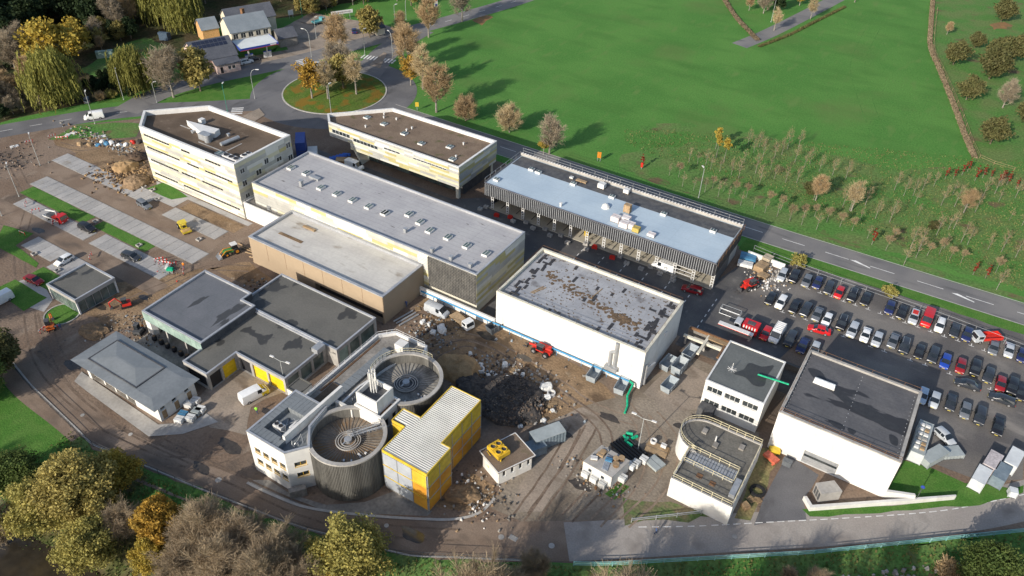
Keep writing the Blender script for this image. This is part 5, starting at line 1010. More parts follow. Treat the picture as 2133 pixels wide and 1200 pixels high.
def car(kind, color, p, rz, label, group=None, cat=None, extras=None, sc=1.0, z=.02):
    D = car_proto(kind); Lc, Wd, st = KINDS[kind]
    t = thing({'hatchback': 'hatchback_car', 'saloon': 'saloon_car', 'estate car': 'estate_car', 'suv': 'off_road_car', 'van': 'panel_van'}[kind], label, cat or ('van' if kind == 'van' else 'car'), (p[0], p[1], z), rz, group); t.scale = (sc, sc, sc)
    bd = place_part(t, 'body', D['body'], m=PAINT[color]); place_part(t, 'windscreen', D['windscreen']); place_part(t, 'side_window', D['side_l']); place_part(t, 'side_window', D['side_r'])
    if 'rear_window' in D: place_part(t, 'rear_window', D['rear_window'])
    for sx in (-1, 1):
        for y in (Lc*.31, -Lc*.29): place_part(place_part(t, 'wheel', D['wheel'], (sx*(Wd/2-.09), y, .32)), 'rim', D['rim'])
        place_part(t, 'headlight', D['lamp'], (sx*Wd*.33, st[1][0]+.02, st[0][1]+.05)); place_part(t, 'tail_light', D['tail'], (sx*Wd*.38, -Lc/2+.05, st[-1][1]+.12)); place_part(t, 'mirror', D['mirror'], (sx*(Wd/2+.07), Lc*.16, st[3][1]+.05))
    place_part(t, 'number_plate', D['plate'], (0, Lc/2+.012, .42))
    if extras == 'rails':
        for sx in (-1, 1): MB().box(sx*.55-.03, sx*.55+.03, -1.5, .3, st[4][2]+.02, st[4][2]+.09).build('roof_rail', M_steel, t, local=True)
    if extras == 'rack':
        for i in range(6): MB().box(-.8, .8, -2.2+i*.55, -2.12+i*.55, 2.09, 2.16).build('roof_rack_bar', M_wcope, t, local=True)
        for sx in (-1, 1): MB().box(sx*.82-.03, sx*.82+.03, -2.3, .7, 2.165, 2.22).build('roof_rack_rail', M_wcope, t, local=True)
    if extras == 'red_roof': MB().box(-.5, .5, -1.3, .1, st[4][2]+.0, st[4][2]+.03).build('roof_panel', M_red, t, local=True)
    return t
CN = dict(white='white', silver='silver', grey='mid grey', dark='dark grey', black='black', navy='navy blue', blue='bright blue', red='bright red', darkred='dark red', lightblue='pale blue', yellow='yellow', teal='teal')
ORD = ['first', 'second', 'third', 'fourth', 'fifth', 'sixth', 'seventh', 'eighth', 'ninth', 'tenth', 'eleventh', 'twelfth', 'thirteenth', 'fourteenth', 'fifteenth', 'sixteenth', 'seventeenth', 'eighteenth', 'nineteenth', 'twentieth', 'twenty-first', 'twenty-second']
cp_ = lambda x, y: at(1530+x/3.529, 520+y/3.529, .75)
def row(lst, where, group, rz=PI):
    for i, (x, y, kind, col, *ex) in enumerate(lst):
        p = cp_(x, y); car(kind, col, p, rz+random.uniform(-.035, .035), f'{CN[col]} {kind} parked {ORD[i]} {where}', group, extras=ex[0] if ex else None, sc=random.uniform(.96, 1.03))
row([(353, 182, 'estate car', 'silver'), (440, 197, 'suv', 'black'), (532, 228, 'hatchback', 'grey'), (612, 242, 'hatchback', 'navy'), (695, 278, 'estate car', 'dark'), (772, 312, 'hatchback', 'red'), (868, 335, 'suv', 'black', 'rails'), (965, 362, 'hatchback', 'black'), (1143, 425, 'hatchback', 'navy'), (1232, 457, 'saloon', 'black'), (1320, 492, 'estate car', 'silver', 'red_roof'), (1418, 508, 'van', 'red'), (1512, 552, 'estate car', 'white', 'rails'), (1620, 590, 'saloon', 'dark'), (1712, 622, 'hatchback', 'navy'), (1905, 715, 'saloon', 'grey'), (2020, 735, 'saloon', 'silver'), (2115, 775, 'hatchback', 'navy')], 'from timber stack along the grass verge', 'cars parked along the grass verge')
row([(265, 357, 'hatchback', 'black'), (345, 382, 'estate car', 'white'), (442, 415, 'saloon', 'black'), (525, 442, 'suv', 'dark'), (610, 472, 'saloon', 'grey'), (682, 512, 'hatchback', 'white'), (790, 537, 'suv', 'black', 'rails'), (870, 587, 'estate car', 'silver'), (965, 622, 'saloon', 'white'), (1050, 657, 'hatchback', 'silver'), (1168, 667, 'saloon', 'grey'), (1250, 707, 'suv', 'dark', 'rails'), (1360, 748, 'hatchback', 'black'), (1462, 772, 'estate car', 'dark'), (1552, 818, 'hatchback', 'blue'), (1664, 852, 'hatchback', 'darkred'), (1770, 870, 'suv', 'black'), (1868, 922, 'hatchback', 'dark'), (1957, 985, 'hatchback', 'darkred'), (2042, 1005, 'suv', 'black'), (2108, 1045, 'saloon', 'black')], 'from red truck in the middle car park row', 'cars in the middle car park row')
row([(1384, 1070, 'hatchback', 'lightblue'), (1472, 1102, 'hatchback', 'silver'), (1592, 1118, 'saloon', 'dark'), (1698, 1180, 'hatchback', 'grey'), (1805, 1220, 'suv', 'dark'), (1940, 1295, 'saloon', 'black')], 'from dark roofed hall in the row beside it', 'cars beside the dark roofed hall')
row([(232, 612, 'hatchback', 'red'), (312, 620, 'van', 'white', 'rack'), (412, 655, 'suv', 'dark'), (502, 702, 'saloon', 'navy'), (592, 725, 'hatchback', 'silver')], 'from red truck along the ramp wall', 'cars parked along the ramp wall')
car('saloon', 'red', cp_(625, 583), PI/2+.15, 'bright red saloon parked crosswise behind a white hatchback'); car('saloon', 'dark', cp_(1715, 985), PI/2+.08, 'dark grey saloon parked crosswise in front of black off-road car'); car('estate car', 'dark', cp_(1968, 1095), PI/2, 'dark grey estate car parked crosswise across the aisle from dark saloon')
car('hatchback', 'silver', at(1968, 908, .7), -2.2, 'silver hatchback parked askew between loaded container and grey steel lids')
car('van', 'white', at(195, 240, 1), math.atan2((at(230, 235)-at(150, 247)).y, (at(230, 235)-at(150, 247)).x)-PI/2+PI, 'white panel van driving on the road past the office block')
car('hatchback', 'silver', at(664, 134, .6), math.atan2((at(690, 128)-at(640, 136)).y, (at(690, 128)-at(640, 136)).x)-PI/2, 'silver hatchback driving onto the roundabout')
gdir = math.atan2(GU.y, GU.x)-PI/2
car('suv', 'white', at(513, 128, .7), gdir+.1, 'white off-road car waiting at the filling station'); car('hatchback', 'dark', at(530, 121, .7), gdir+.1, 'dark grey hatchback under the fuel canopy edge'); car('saloon', 'navy', at(738, 64, .6), gdir+1.2, 'navy blue saloon parked beyond the filling station'); car('hatchback', 'grey', at(180, 207, .7), 1.0, 'mid grey hatchback half hidden under trees beside the road')
car('estate car', 'grey', at(300, 425, .7), -PI/2-.1, 'mid grey estate car pulled up at the end of slab bays'); car('suv', 'black', at(181, 474, .7), -PI/2+.05, 'black off-road car on the slab bays beside grass strip'); car('hatchback', 'white', at(133, 541, .7), PI+.05, 'white hatchback standing in the lane above the glass pavilion'); car('estate car', 'dark', at(273, 533, .7), -PI/2+.15, 'dark grey estate car on the slab bays near red barriers'); car('saloon', 'darkred', at(70, 582, .7), -PI/2+.1, 'dark red saloon parked beside the glass pavilion lawn'); car('van', 'white', at(-2, 625, .8), PI, 'white van on the left access road')
car('van', 'silver', at(910, 645, 1), -PI/2, 'silver panel van with dark windows parked among debris by brown hall'); t = car('van', 'white', at(529, 819, 1), math.atan2((at(556, 806)-at(505, 832)).y, (at(556, 806)-at(505, 832)).x)-PI/2, 'white van with yellow front parked before the yellow garage doors'); MB().box(-.985, .985, 1.0, 2.3, .35, 1.1).build('yellow_band', PAINT['yellow'], t, local=True)
t = car('van', 'white', at(1383, 553, 1), PI/2, 'white van with ladder rack parked in front of open garage', extras='rack'); fc = bpy.data.curves.new('lettering', 'FONT'); fc.body = 'VS'; fc.size = .85; fc.extrude = .004; fc.materials.append(M_dsteel); tmp_ = bpy.data.objects.new('tmp', fc); C.objects.link(tmp_); lm_ = bpy.data.meshes.new_from_object(tmp_.evaluated_get(bpy.context.evaluated_depsgraph_get())); bpy.data.objects.remove(tmp_); fo = bpy.data.objects.new('lettering', lm_); C.objects.link(fo); fo.parent = t; fo.matrix_local = Matrix(((0, 0, -1, -.985), (-1, 0, 0, -.3), (0, 1, 0, .95), (0, 0, 0, 1)))
car('van', 'white', at(738, 343, 1), -PI/2, 'white van between long hall and workshop'); car('estate car', 'darkred', at(1442, 603, .6), PI/2+.15, 'dark red estate car in the shaded yard by open garage')
# ---------------------------------------------------------------- trucks
def wheels(t, pts, r=.45, w_=.28, m=None):
    me = MB(); me.tube((-w_/2, 0, 0), (w_/2, 0, 0), r, 14); me = me.mesh('wheel', M_tyre); ri = MB().tube((-w_/2-.01, 0, 0), (w_/2+.01, 0, 0), r*.5, 10).mesh('rim', m or M_rim)
    for (x, y) in pts: place_part(place_part(t, 'wheel', me, (x, y, r)), 'rim', ri)
def cab(t, y0, y1, w_, z0, z1, m):
    mb = MB(); h = w_/2; zm = z0+(z1-z0)*.45
    pr = [(y1, z0), (y1, zm), (y1-.28, z1-.05), (y1-.45, z1), (y0, z1), (y0, z0)]
    n = len(pr); vs = [(-h, y, z) for y, z in pr]+[(h, y, z) for y, z in pr]; mb.add(vs, [tuple(range(n-1, -1, -1)), tuple(range(n, 2*n))]+[(i, n+i, n+(i+1) % n, (i+1) % n)[::-1] for i in range(n)]); o = mb.build('cab', m, t, local=True)
    MB().add([(-h*.88, y1+.01, zm+.04), (h*.88, y1+.01, zm+.04), (h*.88, y1-.265, z1-.1), (-h*.88, y1-.265, z1-.1)], [(0, 1, 2, 3)]).build('windscreen', M_cglass, t, local=True)
    for s in (-1, 1): MB().box(s*(h+.006)-.004, s*(h+.006)+.004, y0+.15, y1-.5, zm+.05, z1-.18).build('side_window', M_cglass, t, local=True); MB().box(s*h*.72-.16, s*h*.72+.16, y1+.001, y1+.04, z0+.15, z0+.32).build('headlight', M_hl, t, local=True)
def flatbed(label, p, rz, cabm, bedm, L_=5.6, load=None, sides=.4, name='flatbed_truck'):
    t = thing(name, label, 'truck', (p[0], p[1], .02), rz); w_ = 2.0
    cab(t, L_/2-1.6, L_/2, 1.9, .45, 2.05, cabm); MB().box(-.45, .45, -L_/2, L_/2-1.6, .45, .7).build('chassis', M_dsteel, t, local=True); MB().box(-w_/2, w_/2, -L_/2, L_/2-1.7, .75, .85).build('bed', bedm, t, local=True)
    if sides:
        for s in (-1, 1): MB().box(s*w_/2-.03, s*w_/2+.03, -L_/2, L_/2-1.7, .851, .85+sides).build('side_board', bedm, t, local=True)
        MB().box(-w_/2+.04, w_/2-.04, -L_/2, -L_/2+.06, .851, .85+sides).build('tail_board', bedm, t, local=True)
    wheels(t, [(s*.85, y) for s in (-1, 1) for y in (L_*.3, -L_*.28)], .36, .24)
    if load: load(t)
    return t
flatbed('white flatbed truck with empty timber bed parked in the dirt yard', at(962, 668, .8), -PI/2-.3, PAINT['white'], M_timber, sides=.0)
flatbed('flatbed truck with silver cab and red load bed along the verge', cp_(1850, 648), PI-.9, PAINT['silver'], M_red, sides=.6); flatbed('teal pickup parked beyond the filling station', at(664, 46, .6), gdir+.2, PAINT['teal'], PAINT['teal'], 4.8); 
def crane_load(t): 
    MB().box(-.9, .9, .0, 1.2, .86, 1.5).build('crane_base', M_red, t, local=True); mb = MB().path([(0, .6, 1.5), (0, .6, 2.5), (.3, -2.4, 2.2)], .14, 6); mb.build('crane_arm', M_wcope, t, local=True); MB().box(-.7, .7, -2.2, -.4, .86, 1.3).build('load', M_dsteel, t, local=True)
flatbed('red cabbed crane truck parked on slab bays with stabilisers out', at(116, 452, .9), -PI/2+.1, PAINT['red'], M_wcope, 6.0, crane_load, .2, 'crane_truck')
# red box truck by the ramp
p = at(1562, 682, 1.5); t = thing('box_truck', 'red box truck with open roof hatch and white cab at the loading ramp', 'truck', (p.x, p.y, .02), -PI/2)
cab(t, -2.9, -1.4, 2.0, .5, 2.2, PAINT['silver']); MB().box(-1.1, 1.1, -1.3, 1.7, .7, 2.6).build('box_body', PAINT['red'], t, local=True); h_ = MB().box(-.5, .6, -.6, .9, 2.601, 2.68).build('roof_hatch', M_dsteel, t, local=True); wheels(t, [(s*1.0, y) for s in (-1, 1) for y in (-2.3, .9)], .42)
for i in range(5): MB().box(1.101, 1.24, -1.1+i*.55, -.85+i*.55, 1.8, 2.5).build('side_rib', M_wcope, t, local=True)
p = at(1535, 688, 1); t = thing('barrier_boom', 'long red and white striped board laid along the ramp wall', 'board', (p.x, p.y-1.5, 2.36), 0); MB().box(-3.4, 3.4, -.5, .5, 0, .25).build('board', M_wcope, t, local=True); MB().box(-3.4, 3.4, -.52, -.501, .02, .12).build('red_stripe', M_red, t, local=True)
p = at(1522, 648, 1); t = thing('stillage', 'empty grey steel stillage frame standing on asphalt beside the ramp', 'stillage', (p.x, p.y, .02), 0); mb = MB()
for z_ in (.15, 1.4): mb.path([(-2, -.7, z_), (2, -.7, z_), (2, .7, z_), (-2, .7, z_), (-2, -.7, z_)], .06, 5)
for x in (-2, 2):
    for y in (-.7, .7): mb.tube((x, y, 0), (x, y, 1.4), .06, 5)
mb.build('frame', M_steel, t, local=True)
# telehandlers
def telehandler(label, p, rz, up=.25):
    t = thing('telehandler', label, 'telehandler', (p[0], p[1], .02), rz)
    MB().box(-.55, .55, -2.1, 1.7, .55, 1.1).build('chassis', M_red, t, local=True); MB().box(-1.05, -.1, -.9, .7, 1.101, 1.3).build('cab_base', M_red, t, local=True); MB().box(-1.0, -.15, -.75, .6, 1.301, 2.25).build('cab_glass', M_cglass, t, local=True); MB().box(-1.05, -.1, -.8, .65, 2.251, 2.33).build('cab_roof', M_dsteel, t, local=True)
    MB().box(.15, 1.05, -1.7, 1.0, .9, 1.5).build('engine_cover', M_red, t, local=True); MB().tube((.0, -2.0, 1.5), (0, 2.6, 1.5-up*2), .2, 8).build('boom', M_red, t, local=True); MB().tube((0, 2.6, 1.5-up*2), (0, 2.9, .5), .13, 6).build('boom_head', M_dsteel, t, local=True)
    mb = MB()
    for s in (-.4, .4): mb.box(s-.06, s+.06, 2.9, 3.9, .16, .24)
    mb.box(-.6, .6, 2.82, 2.9, .2, .95); mb.build('forks', M_dsteel, t, local=True); wheels(t, [(s*.95, y) for s in (-1, 1) for y in (1.15, -1.35)], .6, .4); return t
telehandler('red telehandler with large tyres working along the white hall wall', at(1128, 727, .9), PI/2); telehandler('red telehandler with lowered boom beside timber stack and car park', at(1562, 592, .9), PI*.85)
# roller
p = at(382, 472, .9); t = thing('road_roller', 'yellow road roller standing on the brown lane between slab bays', 'roller', (p.x, p.y, .02), -PI/2-.35)
MB().box(-.7, .7, -2.0, .2, .7, 1.35).build('engine_cover', PAINT['yellow'], t, local=True); MB().box(-.65, .65, .2, .9, .6, .9).build('platform', PAINT['yellow'], t, local=True); mb = MB()
for x in (-.6, .6):
    for y in (-.5, .8): mb.tube((x, y, .9), (x, y, 2.2), .05, 5)
mb.build('canopy_post', M_dsteel, t, local=True); MB().box(-.75, .75, -.7, 1.0, 2.2, 2.3).build('canopy', PAINT['yellow'], t, local=True); MB().tube((-.85, 1.7, .6), (.85, 1.7, .6), .6, 18).build('drum', mat('roller_drum', (.42, .27, .10), .5), t, local=True)
mb = MB(); 
for s in (-1, 1): mb.box(s*.95-.06, s*.95+.06, .8, 1.9, .55, .8)
mb.box(-1.0, 1.0, 2.3, 2.42, .5, .8); mb.build('drum_yoke', PAINT['yellow'], t, local=True); MB().box(-.3, .3, .3, .6, .901, 1.3).build('seat', M_trim, t, local=True); wheels(t, [(s*.75, -1.3) for s in (-1, 1)], .6, .4)
# tractor loader
p = at(484, 520, 1); t = thing('loader_tractor', 'green and orange tractor loader with raised white bonnet beside brown hall', 'tractor', (p.x, p.y, .02), PI-.35)
MB().box(-.45, .45, .2, 2.0, .7, 1.35).build('bonnet', mat('machine_green', (.06, .22, .05), .5), t, local=True); MB().box(-.65, .65, -1.1, .2, .8, 1.2).build('body', MATS['machine_green'], t, local=True); MB().box(-.6, .6, -1.0, .15, 1.201, 2.3).build('cab_glass', M_cglass, t, local=True); MB().box(-.7, .7, -1.1, .25, 2.301, 2.42).build('cab_roof', M_wcope, t, local=True)
mb = MB(); 
for s in (-.6, .6): mb.path([(s, .0, 1.3), (s, 1.6, 1.5), (s, 2.8, .5)], .09, 5)
mb.build('loader_arm', mat('machine_orange', (.55, .22, .02), .5), t, local=True); MB().add([(-1, 2.7, .1), (1, 2.7, .1), (1, 3.5, .1), (-1, 3.5, .1), (-1, 2.7, .8), (1, 2.7, .8)], [(0, 1, 2, 3), (0, 4, 5, 1), (0, 3, 4), (1, 5, 2)]).build('bucket', M_steel, t, local=True); wheels(t, [(-.75, -.7), (.75, -.7)], .75, .4, MATS['machine_orange']); wheels(t, [(-.65, 1.5), (.65, 1.5)], .5, .3, MATS['machine_orange'])
def mini_digger(label, p, rz, m):
    t = thing('mini_excavator', label, 'excavator', (p[0], p[1], .02), rz)
    for s in (-1, 1): MB().box(s*.6-.17, s*.6+.17, -.9, .9, 0, .45).build('track', M_tyre, t, local=True)
    MB().box(-.35, .35, -.5, .5, .3, .5).build('undercarriage', M_dsteel, t, local=True); MB().box(-.7, .7, -1.0, .6, .501, 1.1).build('house', m, t, local=True); MB().box(-.65, .1, -.4, .55, 1.101, 2.1).build('cab_glass', M_cglass, t, local=True); MB().box(-.7, .15, -.45, .6, 2.101, 2.2).build('cab_roof', M_dsteel, t, local=True)
    MB().path([(.3, .6, .9), (.3, 1.5, 2.3), (.3, 2.8, 1.6), (.3, 2.7, .5)], .11, 6).build('boom', m, t, local=True); MB().cbox(.3, 2.6, .1, .6, .5, .45).build('bucket', M_dsteel, t, local=True); return t
mini_digger('red mini excavator on brown earth between glass pavilion and canteen', at(261, 632, .8), 2.6, M_red); mini_digger('orange mini excavator beside the round lawn kerb', at(105, 680, .6), 1.0, mat('digger_orange', (.55, .13, .03), .5)); mini_digger('small grey excavator on earth at the pavilion gable', at(290, 690, .5), .4, M_dsteel)
# ================================================================ trees
M_bark = mat('bark', (.11, .085, .062), .95, (.16, .13, .10), 2, 6, .3); M_barkg = mat('pale_bark', (.26, .235, .20), .95, (.18, .16, .135), 2, 6, .3)
L_gold = leafmat('leaf_gold', (.42, .29, .045), (.30, .25, .055)); L_oliv = leafmat('leaf_olive', (.25, .215, .07), (.36, .29, .095)); L_oran = leafmat('leaf_orange', (.42, .245, .04), (.31, .21, .045))
L_green = leafmat('leaf_green', (.075, .12, .03), (.13, .165, .045)); L_dark = leafmat('leaf_dark', (.018, .034, .014), (.035, .055, .02)); L_ivy = leafmat('leaf_ivy', (.085, .095, .035), (.15, .135, .055)); L_will = leafmat('leaf_willow', (.26, .245, .06), (.18, .185, .05)); L_red = leafmat('leaf_red', (.26, .045, .02), (.16, .04, .02))
L_twig = leafmat('twig_brown', (.34, .235, .125), (.42, .31, .18), .2); L_twt = leafmat('twig_tan', (.42, .33, .19), (.50, .40, .24), .2); L_twg = leafmat('twig_grey', (.26, .215, .155), (.36, .30, .22), .2); L_lime = leafmat('leaf_lime', (.36, .305, .085), (.26, .24, .075)); L_sap = leafmat('twig_sapling', (.25, .185, .11), (.33, .25, .15), .15); L_near = leafmat('twig_near', (.26, .20, .135), (.36, .285, .19), .15)
def quads_mesh(name, P, U, V, rv, m):
    n = len(P); vs = np.stack([P-U-V, P+U-V, P+U+V, P-U+V], 1).reshape(-1, 3); me = bpy.data.meshes.new(name)
    me.vertices.add(4*n); me.vertices.foreach_set('co', vs.astype(np.float32).ravel()); me.loops.add(4*n); me.loops.foreach_set('vertex_index', np.arange(4*n, dtype=np.int32)); me.polygons.add(n); me.polygons.foreach_set('loop_start', np.arange(0, 4*n, 4, dtype=np.int32)); me.polygons.foreach_set('loop_total', np.full(n, 4, dtype=np.int32))
    a = me.attributes.new('rv', 'FLOAT', 'FACE'); a.data.foreach_set('value', np.clip(rv, 0, 1).astype(np.float32)); me.materials.append(m); me.update(); me.validate(); return me
def unit(a): return a/np.maximum(1e-6, np.linalg.norm(a, axis=1, keepdims=True))
def make_tree(name, kind, h, cr, m, seed, ncl=40, nlf=100, leaf=.3, low=.3, bark=None, label='tree', twl=.9, top=1.0, spread=1.0, stems=1):
    g = np.random.default_rng(seed); zc0, zc1 = h*low, h; zm = (zc0+zc1)/2; hh = (zc1-zc0)/2
    d = unit(g.normal(size=(ncl, 3))); rr = g.uniform(.15, 1, size=(ncl, 1))**.5; C_ = d*rr*np.array([cr, cr, hh])*.86
    C_[:, :2] *= (1-.35*np.clip(C_[:, 2:3]/hh, 0, 1)*top); C_[:, :2] *= g.uniform(.62, 1.2, (ncl, 1)); C_[:, 2] *= g.uniform(.8, 1.1, ncl); C_[:, 2] += zm; csz = g.uniform(.7, 1.3, ncl)*cr*.30*spread; ctone = g.uniform(-.28, .28, ncl)
    mb = MB(); r0 = (.018*h+.05)*(.42 if cr < 1.6 else 1); th = h*.8; lean = g.normal(0, .03*h, 2); tk = lambda t: Vector((lean[0]*t*t, lean[1]*t*t, th*t))
    for s in range(5): mb.tube(tk(s/5), tk((s+1)/5), r0*(1-.85*s/5), 7, r0*(1-.85*(s+1)/5))
    tips = []
    for i in range(ncl):
        c = Vector(C_[i]); t0 = max(low*.55, min(.92, (c.z-math.hypot(c.x, c.y)*.75)/th)); a = tk(t0); mid = a.lerp(c, .55)+Vector((0, 0, -.06*cr))+Vector(g.normal(0, .05*cr, 3)); rb = r0*.34*(1-t0*.5)
        mb.tube(a, mid, rb, 4, rb*.6); mb.tube(mid, c, rb*.6, 4, rb*.22); tips.append((mid, c))
    if kind == 'leaf':
        n = ncl*nlf; ci = np.repeat(np.arange(ncl), nlf); off = unit(g.normal(size=(n, 3)))*(g.uniform(0, 1, (n, 1))**.5); P = C_[ci]+off*csz[ci][:, None]*np.array([1, 1, .8])
        nr = unit(g.normal(size=(n, 3))+np.array([0, 0, .5])); U = unit(np.cross(nr, g.normal(size=(n, 3)))); V = np.cross(nr, U); sz = leaf*g.uniform(.35, 1.5, (n, 1)); crown = quads_mesh(name+'_crown', P, U*sz*.5, V*sz*.36, .5+ctone[ci]+g.normal(0, .16, n), m)
    elif kind == 'bare':
        n = ncl*nlf; ci = np.repeat(np.arange(ncl), nlf); mids = np.array([t[0] for t in tips]); ax = unit(C_-mids); t = g.uniform(.1, 1.1, (n, 1)); B = mids[ci]+(C_-mids)[ci]*t; dr = unit(ax[ci]*.9+g.normal(size=(n, 3))*.62+np.array([0, 0, .35])); L_ = twl*g.uniform(.35, 1.2, (n, 1)); P = B+dr*L_*.5
        k2 = n//2; P2 = P[:k2]+dr[:k2]*L_[:k2]*.3; d2 = unit(dr[:k2]+g.normal(size=(k2, 3))*.8); P = np.concatenate([P, P2+d2*L_[:k2]*.3]); dr = np.concatenate([dr, d2]); L_ = np.concatenate([L_, L_[:k2]*.6]); n = len(P); ci = np.concatenate([ci, ci[:k2]])
        V = unit(np.cross(dr, g.normal(size=(n, 3)))); crown = quads_mesh(name+'_crown', P, dr*L_*.5, V*leaf*g.uniform(.5, 1.3, (n, 1)), .5+ctone[ci]*.7+g.normal(0, .2, n), m)
    elif kind == 'willow':
        ns = ncl*nlf//14; ci = g.integers(0, ncl, ns); S = C_[ci]+g.normal(0, .5, (ns, 3))*csz[ci][:, None]; ln = np.minimum(S[:, 2]-.3, g.uniform(.25, .75, ns)*h*.8); k = 14; tt = np.linspace(0, 1, k); P = np.repeat(S[:, None, :], k, 1); outw = unit(S*np.array([1, 1, 0]))
        P = P+outw[:, None, :]*(np.sqrt(tt)*.9)[None, :, None]; P[:, :, 2] -= ln[:, None]*tt[None, :]; P = P.reshape(-1, 3)+g.normal(0, .1, (ns*k, 3)); n = len(P); dr = unit(np.tile([0, 0, -1.], (n, 1))+g.normal(0, .22, (n, 3))); V = unit(np.cross(dr, g.normal(size=(n, 3)))); crown = quads_mesh(name+'_crown', P, dr*leaf*1.3, V*leaf*.28, .5+np.repeat(g.normal(0, .2, ns), k)+g.normal(0, .1, n), m)
    else:
        n = ncl*nlf; t = g.uniform(0, 1, n)**.8; z = h*(.06+.94*t); tier = (.75+.25*np.sin(z*5)); rad = cr*(1-t)**.85*tier*np.sqrt(g.uniform(.2, 1, n)); a = g.uniform(0, 2*PI, n); P = np.stack([rad*np.cos(a), rad*np.sin(a), z-rad*.22], 1); dr = unit(np.stack([np.cos(a), np.sin(a), np.full(n, -.35)], 1)+g.normal(0, .3, (n, 3))); V = unit(np.cross(dr, np.array([0, 0, 1.])+g.normal(0, .4, (n, 3)))); crown = quads_mesh(name+'_crown', P, dr*leaf*.8, V*leaf*.35, .5+g.normal(0, .25, n), m)
    t = thing(name, label, 'tree'); tr = mb.build('trunk', bark or M_bark, t, local=True); 
    if kind == 'cone': tr.data = MB().tube((0, 0, 0), (0, 0, h*.95), r0, 7, .03).mesh('trunk', M_bark)
    o = bpy.data.objects.new('crown', crown); C.objects.link(o); o.parent = t; return t
TP = {}
def TR(key, *a, **k): TP[key] = make_tree(*a, **k); TP[key].location = (0, 0, -500)
TR('gold_a', 'autumn_tree', 'leaf', 11, 5.2, L_gold, 1, 130, 240, .25, .12, spread=.85); TR('olive_a', 'autumn_tree', 'leaf', 12, 6, L_oliv, 2, 150, 240, .25, .10, spread=.85); TR('orange_a', 'autumn_tree', 'leaf', 10, 3.6, L_oran, 3, 90, 240, .24, .1, spread=.9); TR('lime_a', 'autumn_tree', 'leaf', 11, 5.6, L_lime, 21, 140, 240, .25, .08, spread=.85)
TR('bare_a', 'bare_tree', 'bare', 12, 6, L_near, 4, 110, 150, .013, .18, M_barkg, twl=1.5); TR('bare_b', 'bare_tree', 'bare', 11, 5, L_near, 5, 100, 140, .013, .2, M_bark, twl=1.4); TR('green_a', 'evergreen_tree', 'leaf', 12, 6, L_green, 6, 130, 250, .26, .06); TR('dark_a', 'evergreen_tree', 'leaf', 9, 4.2, L_ivy, 7, 70, 200, .3, .05)
TR('bare_f', 'bare_tree', 'bare', 10, 3.6, L_twig, 8, 70, 60, .02, .22, M_barkg, twl=1.2); TR('bare_g', 'bare_tree', 'bare', 12, 4.4, L_twg, 9, 75, 65, .022, .15, M_barkg, twl=1.4); TR('tan_f', 'bare_tree', 'bare', 11, 3.2, L_twt, 10, 60, 60, .02, .28, M_barkg, twl=1.1)
TR('round_f', 'round_tree', 'bare', 8, 4.3, L_twig, 11, 110, 90, .02, .05, M_bark, twl=1.1, top=.4); TR('round_t', 'round_tree', 'bare', 8, 4.0, L_twt, 12, 100, 80, .02, .08, M_barkg, twl=1.2, top=.4); TR('gold_f', 'autumn_tree', 'leaf', 10, 3.4, L_gold, 13, 42, 70, .42, .22, M_barkg); TR('gold_w', 'autumn_tree', 'leaf', 12, 5.6, L_gold, 14, 60, 80, .48, .06); TR('olive_f', 'autumn_tree', 'leaf', 11, 4.6, L_oliv, 15, 55, 75, .46, .1); TR('dark_f', 'evergreen_tree', 'leaf', 12, 4.6, L_dark, 16, 60, 80, .5, .04); TR('green_f', 'evergreen_tree', 'leaf', 9, 4.4, L_green, 17, 55, 80, .45, .05); TR('ivy_f', 'orchard_tree', 'leaf', 7.5, 3.8, L_ivy, 18, 60, 80, .36, .12, spread=1.1)
TR('willow', 'willow_tree', 'willow', 14, 5.4, L_will, 19, 60, 260, .34, .5, spread=1.3); TR('conifer', 'conifer_tree', 'cone', 16, 4.0, L_dark, 20, 40, 70, .9); TR('goldmix', 'autumn_tree', 'leaf', 10, 3.8, L_oran, 22, 50, 60, .34, .2, M_barkg)
TR('sap', 'sapling', 'bare', 5.5, 1.0, L_sap, 23, 14, 7, .016, .25, M_barkg, twl=.7); TR('sap2', 'sapling', 'bare', 7.5, 1.3, L_sap, 24, 20, 9, .018, .2, M_barkg, twl=.9); TR('lolli', 'sapling', 'bare', 3.8, 1.15, L_sap, 25, 22, 24, .016, .5, M_barkg, twl=.5, top=.2); TR('sapy', 'sapling', 'leaf', 6, 1.1, L_gold, 26, 22, 26, .26, .5, M_barkg); TR('sapr', 'sapling', 'leaf', 4.6, .6, L_red, 27, 16, 24, .2, .12, M_barkg); TR('bush', 'shrub', 'leaf', 2.6, 2.2, L_lime, 28, 40, 60, .26, .0); TR('shrub_t', 'shrub', 'bare', 2.4, 2.0, L_twig, 29, 40, 40, .035, .0, twl=.7); TR('bushg', 'shrub', 'leaf', 1.8, 1.8, L_green, 30, 30, 50, .24, .0)
def tree(key, px, label, group=None, sc=1.0, at_z=None, world=None, cat=None):
    p = at(*px) if world is None else Vector((*world, 0)); z = gz(p.x, p.y) if at_z is None else at_z
    o = dup(TP[key], (p.x, p.y, z), random.uniform(0, 6.28), label, group, (sc*random.uniform(.94, 1.06), sc*random.uniform(.94, 1.06), sc))
    if cat: o['category'] = cat
    return o
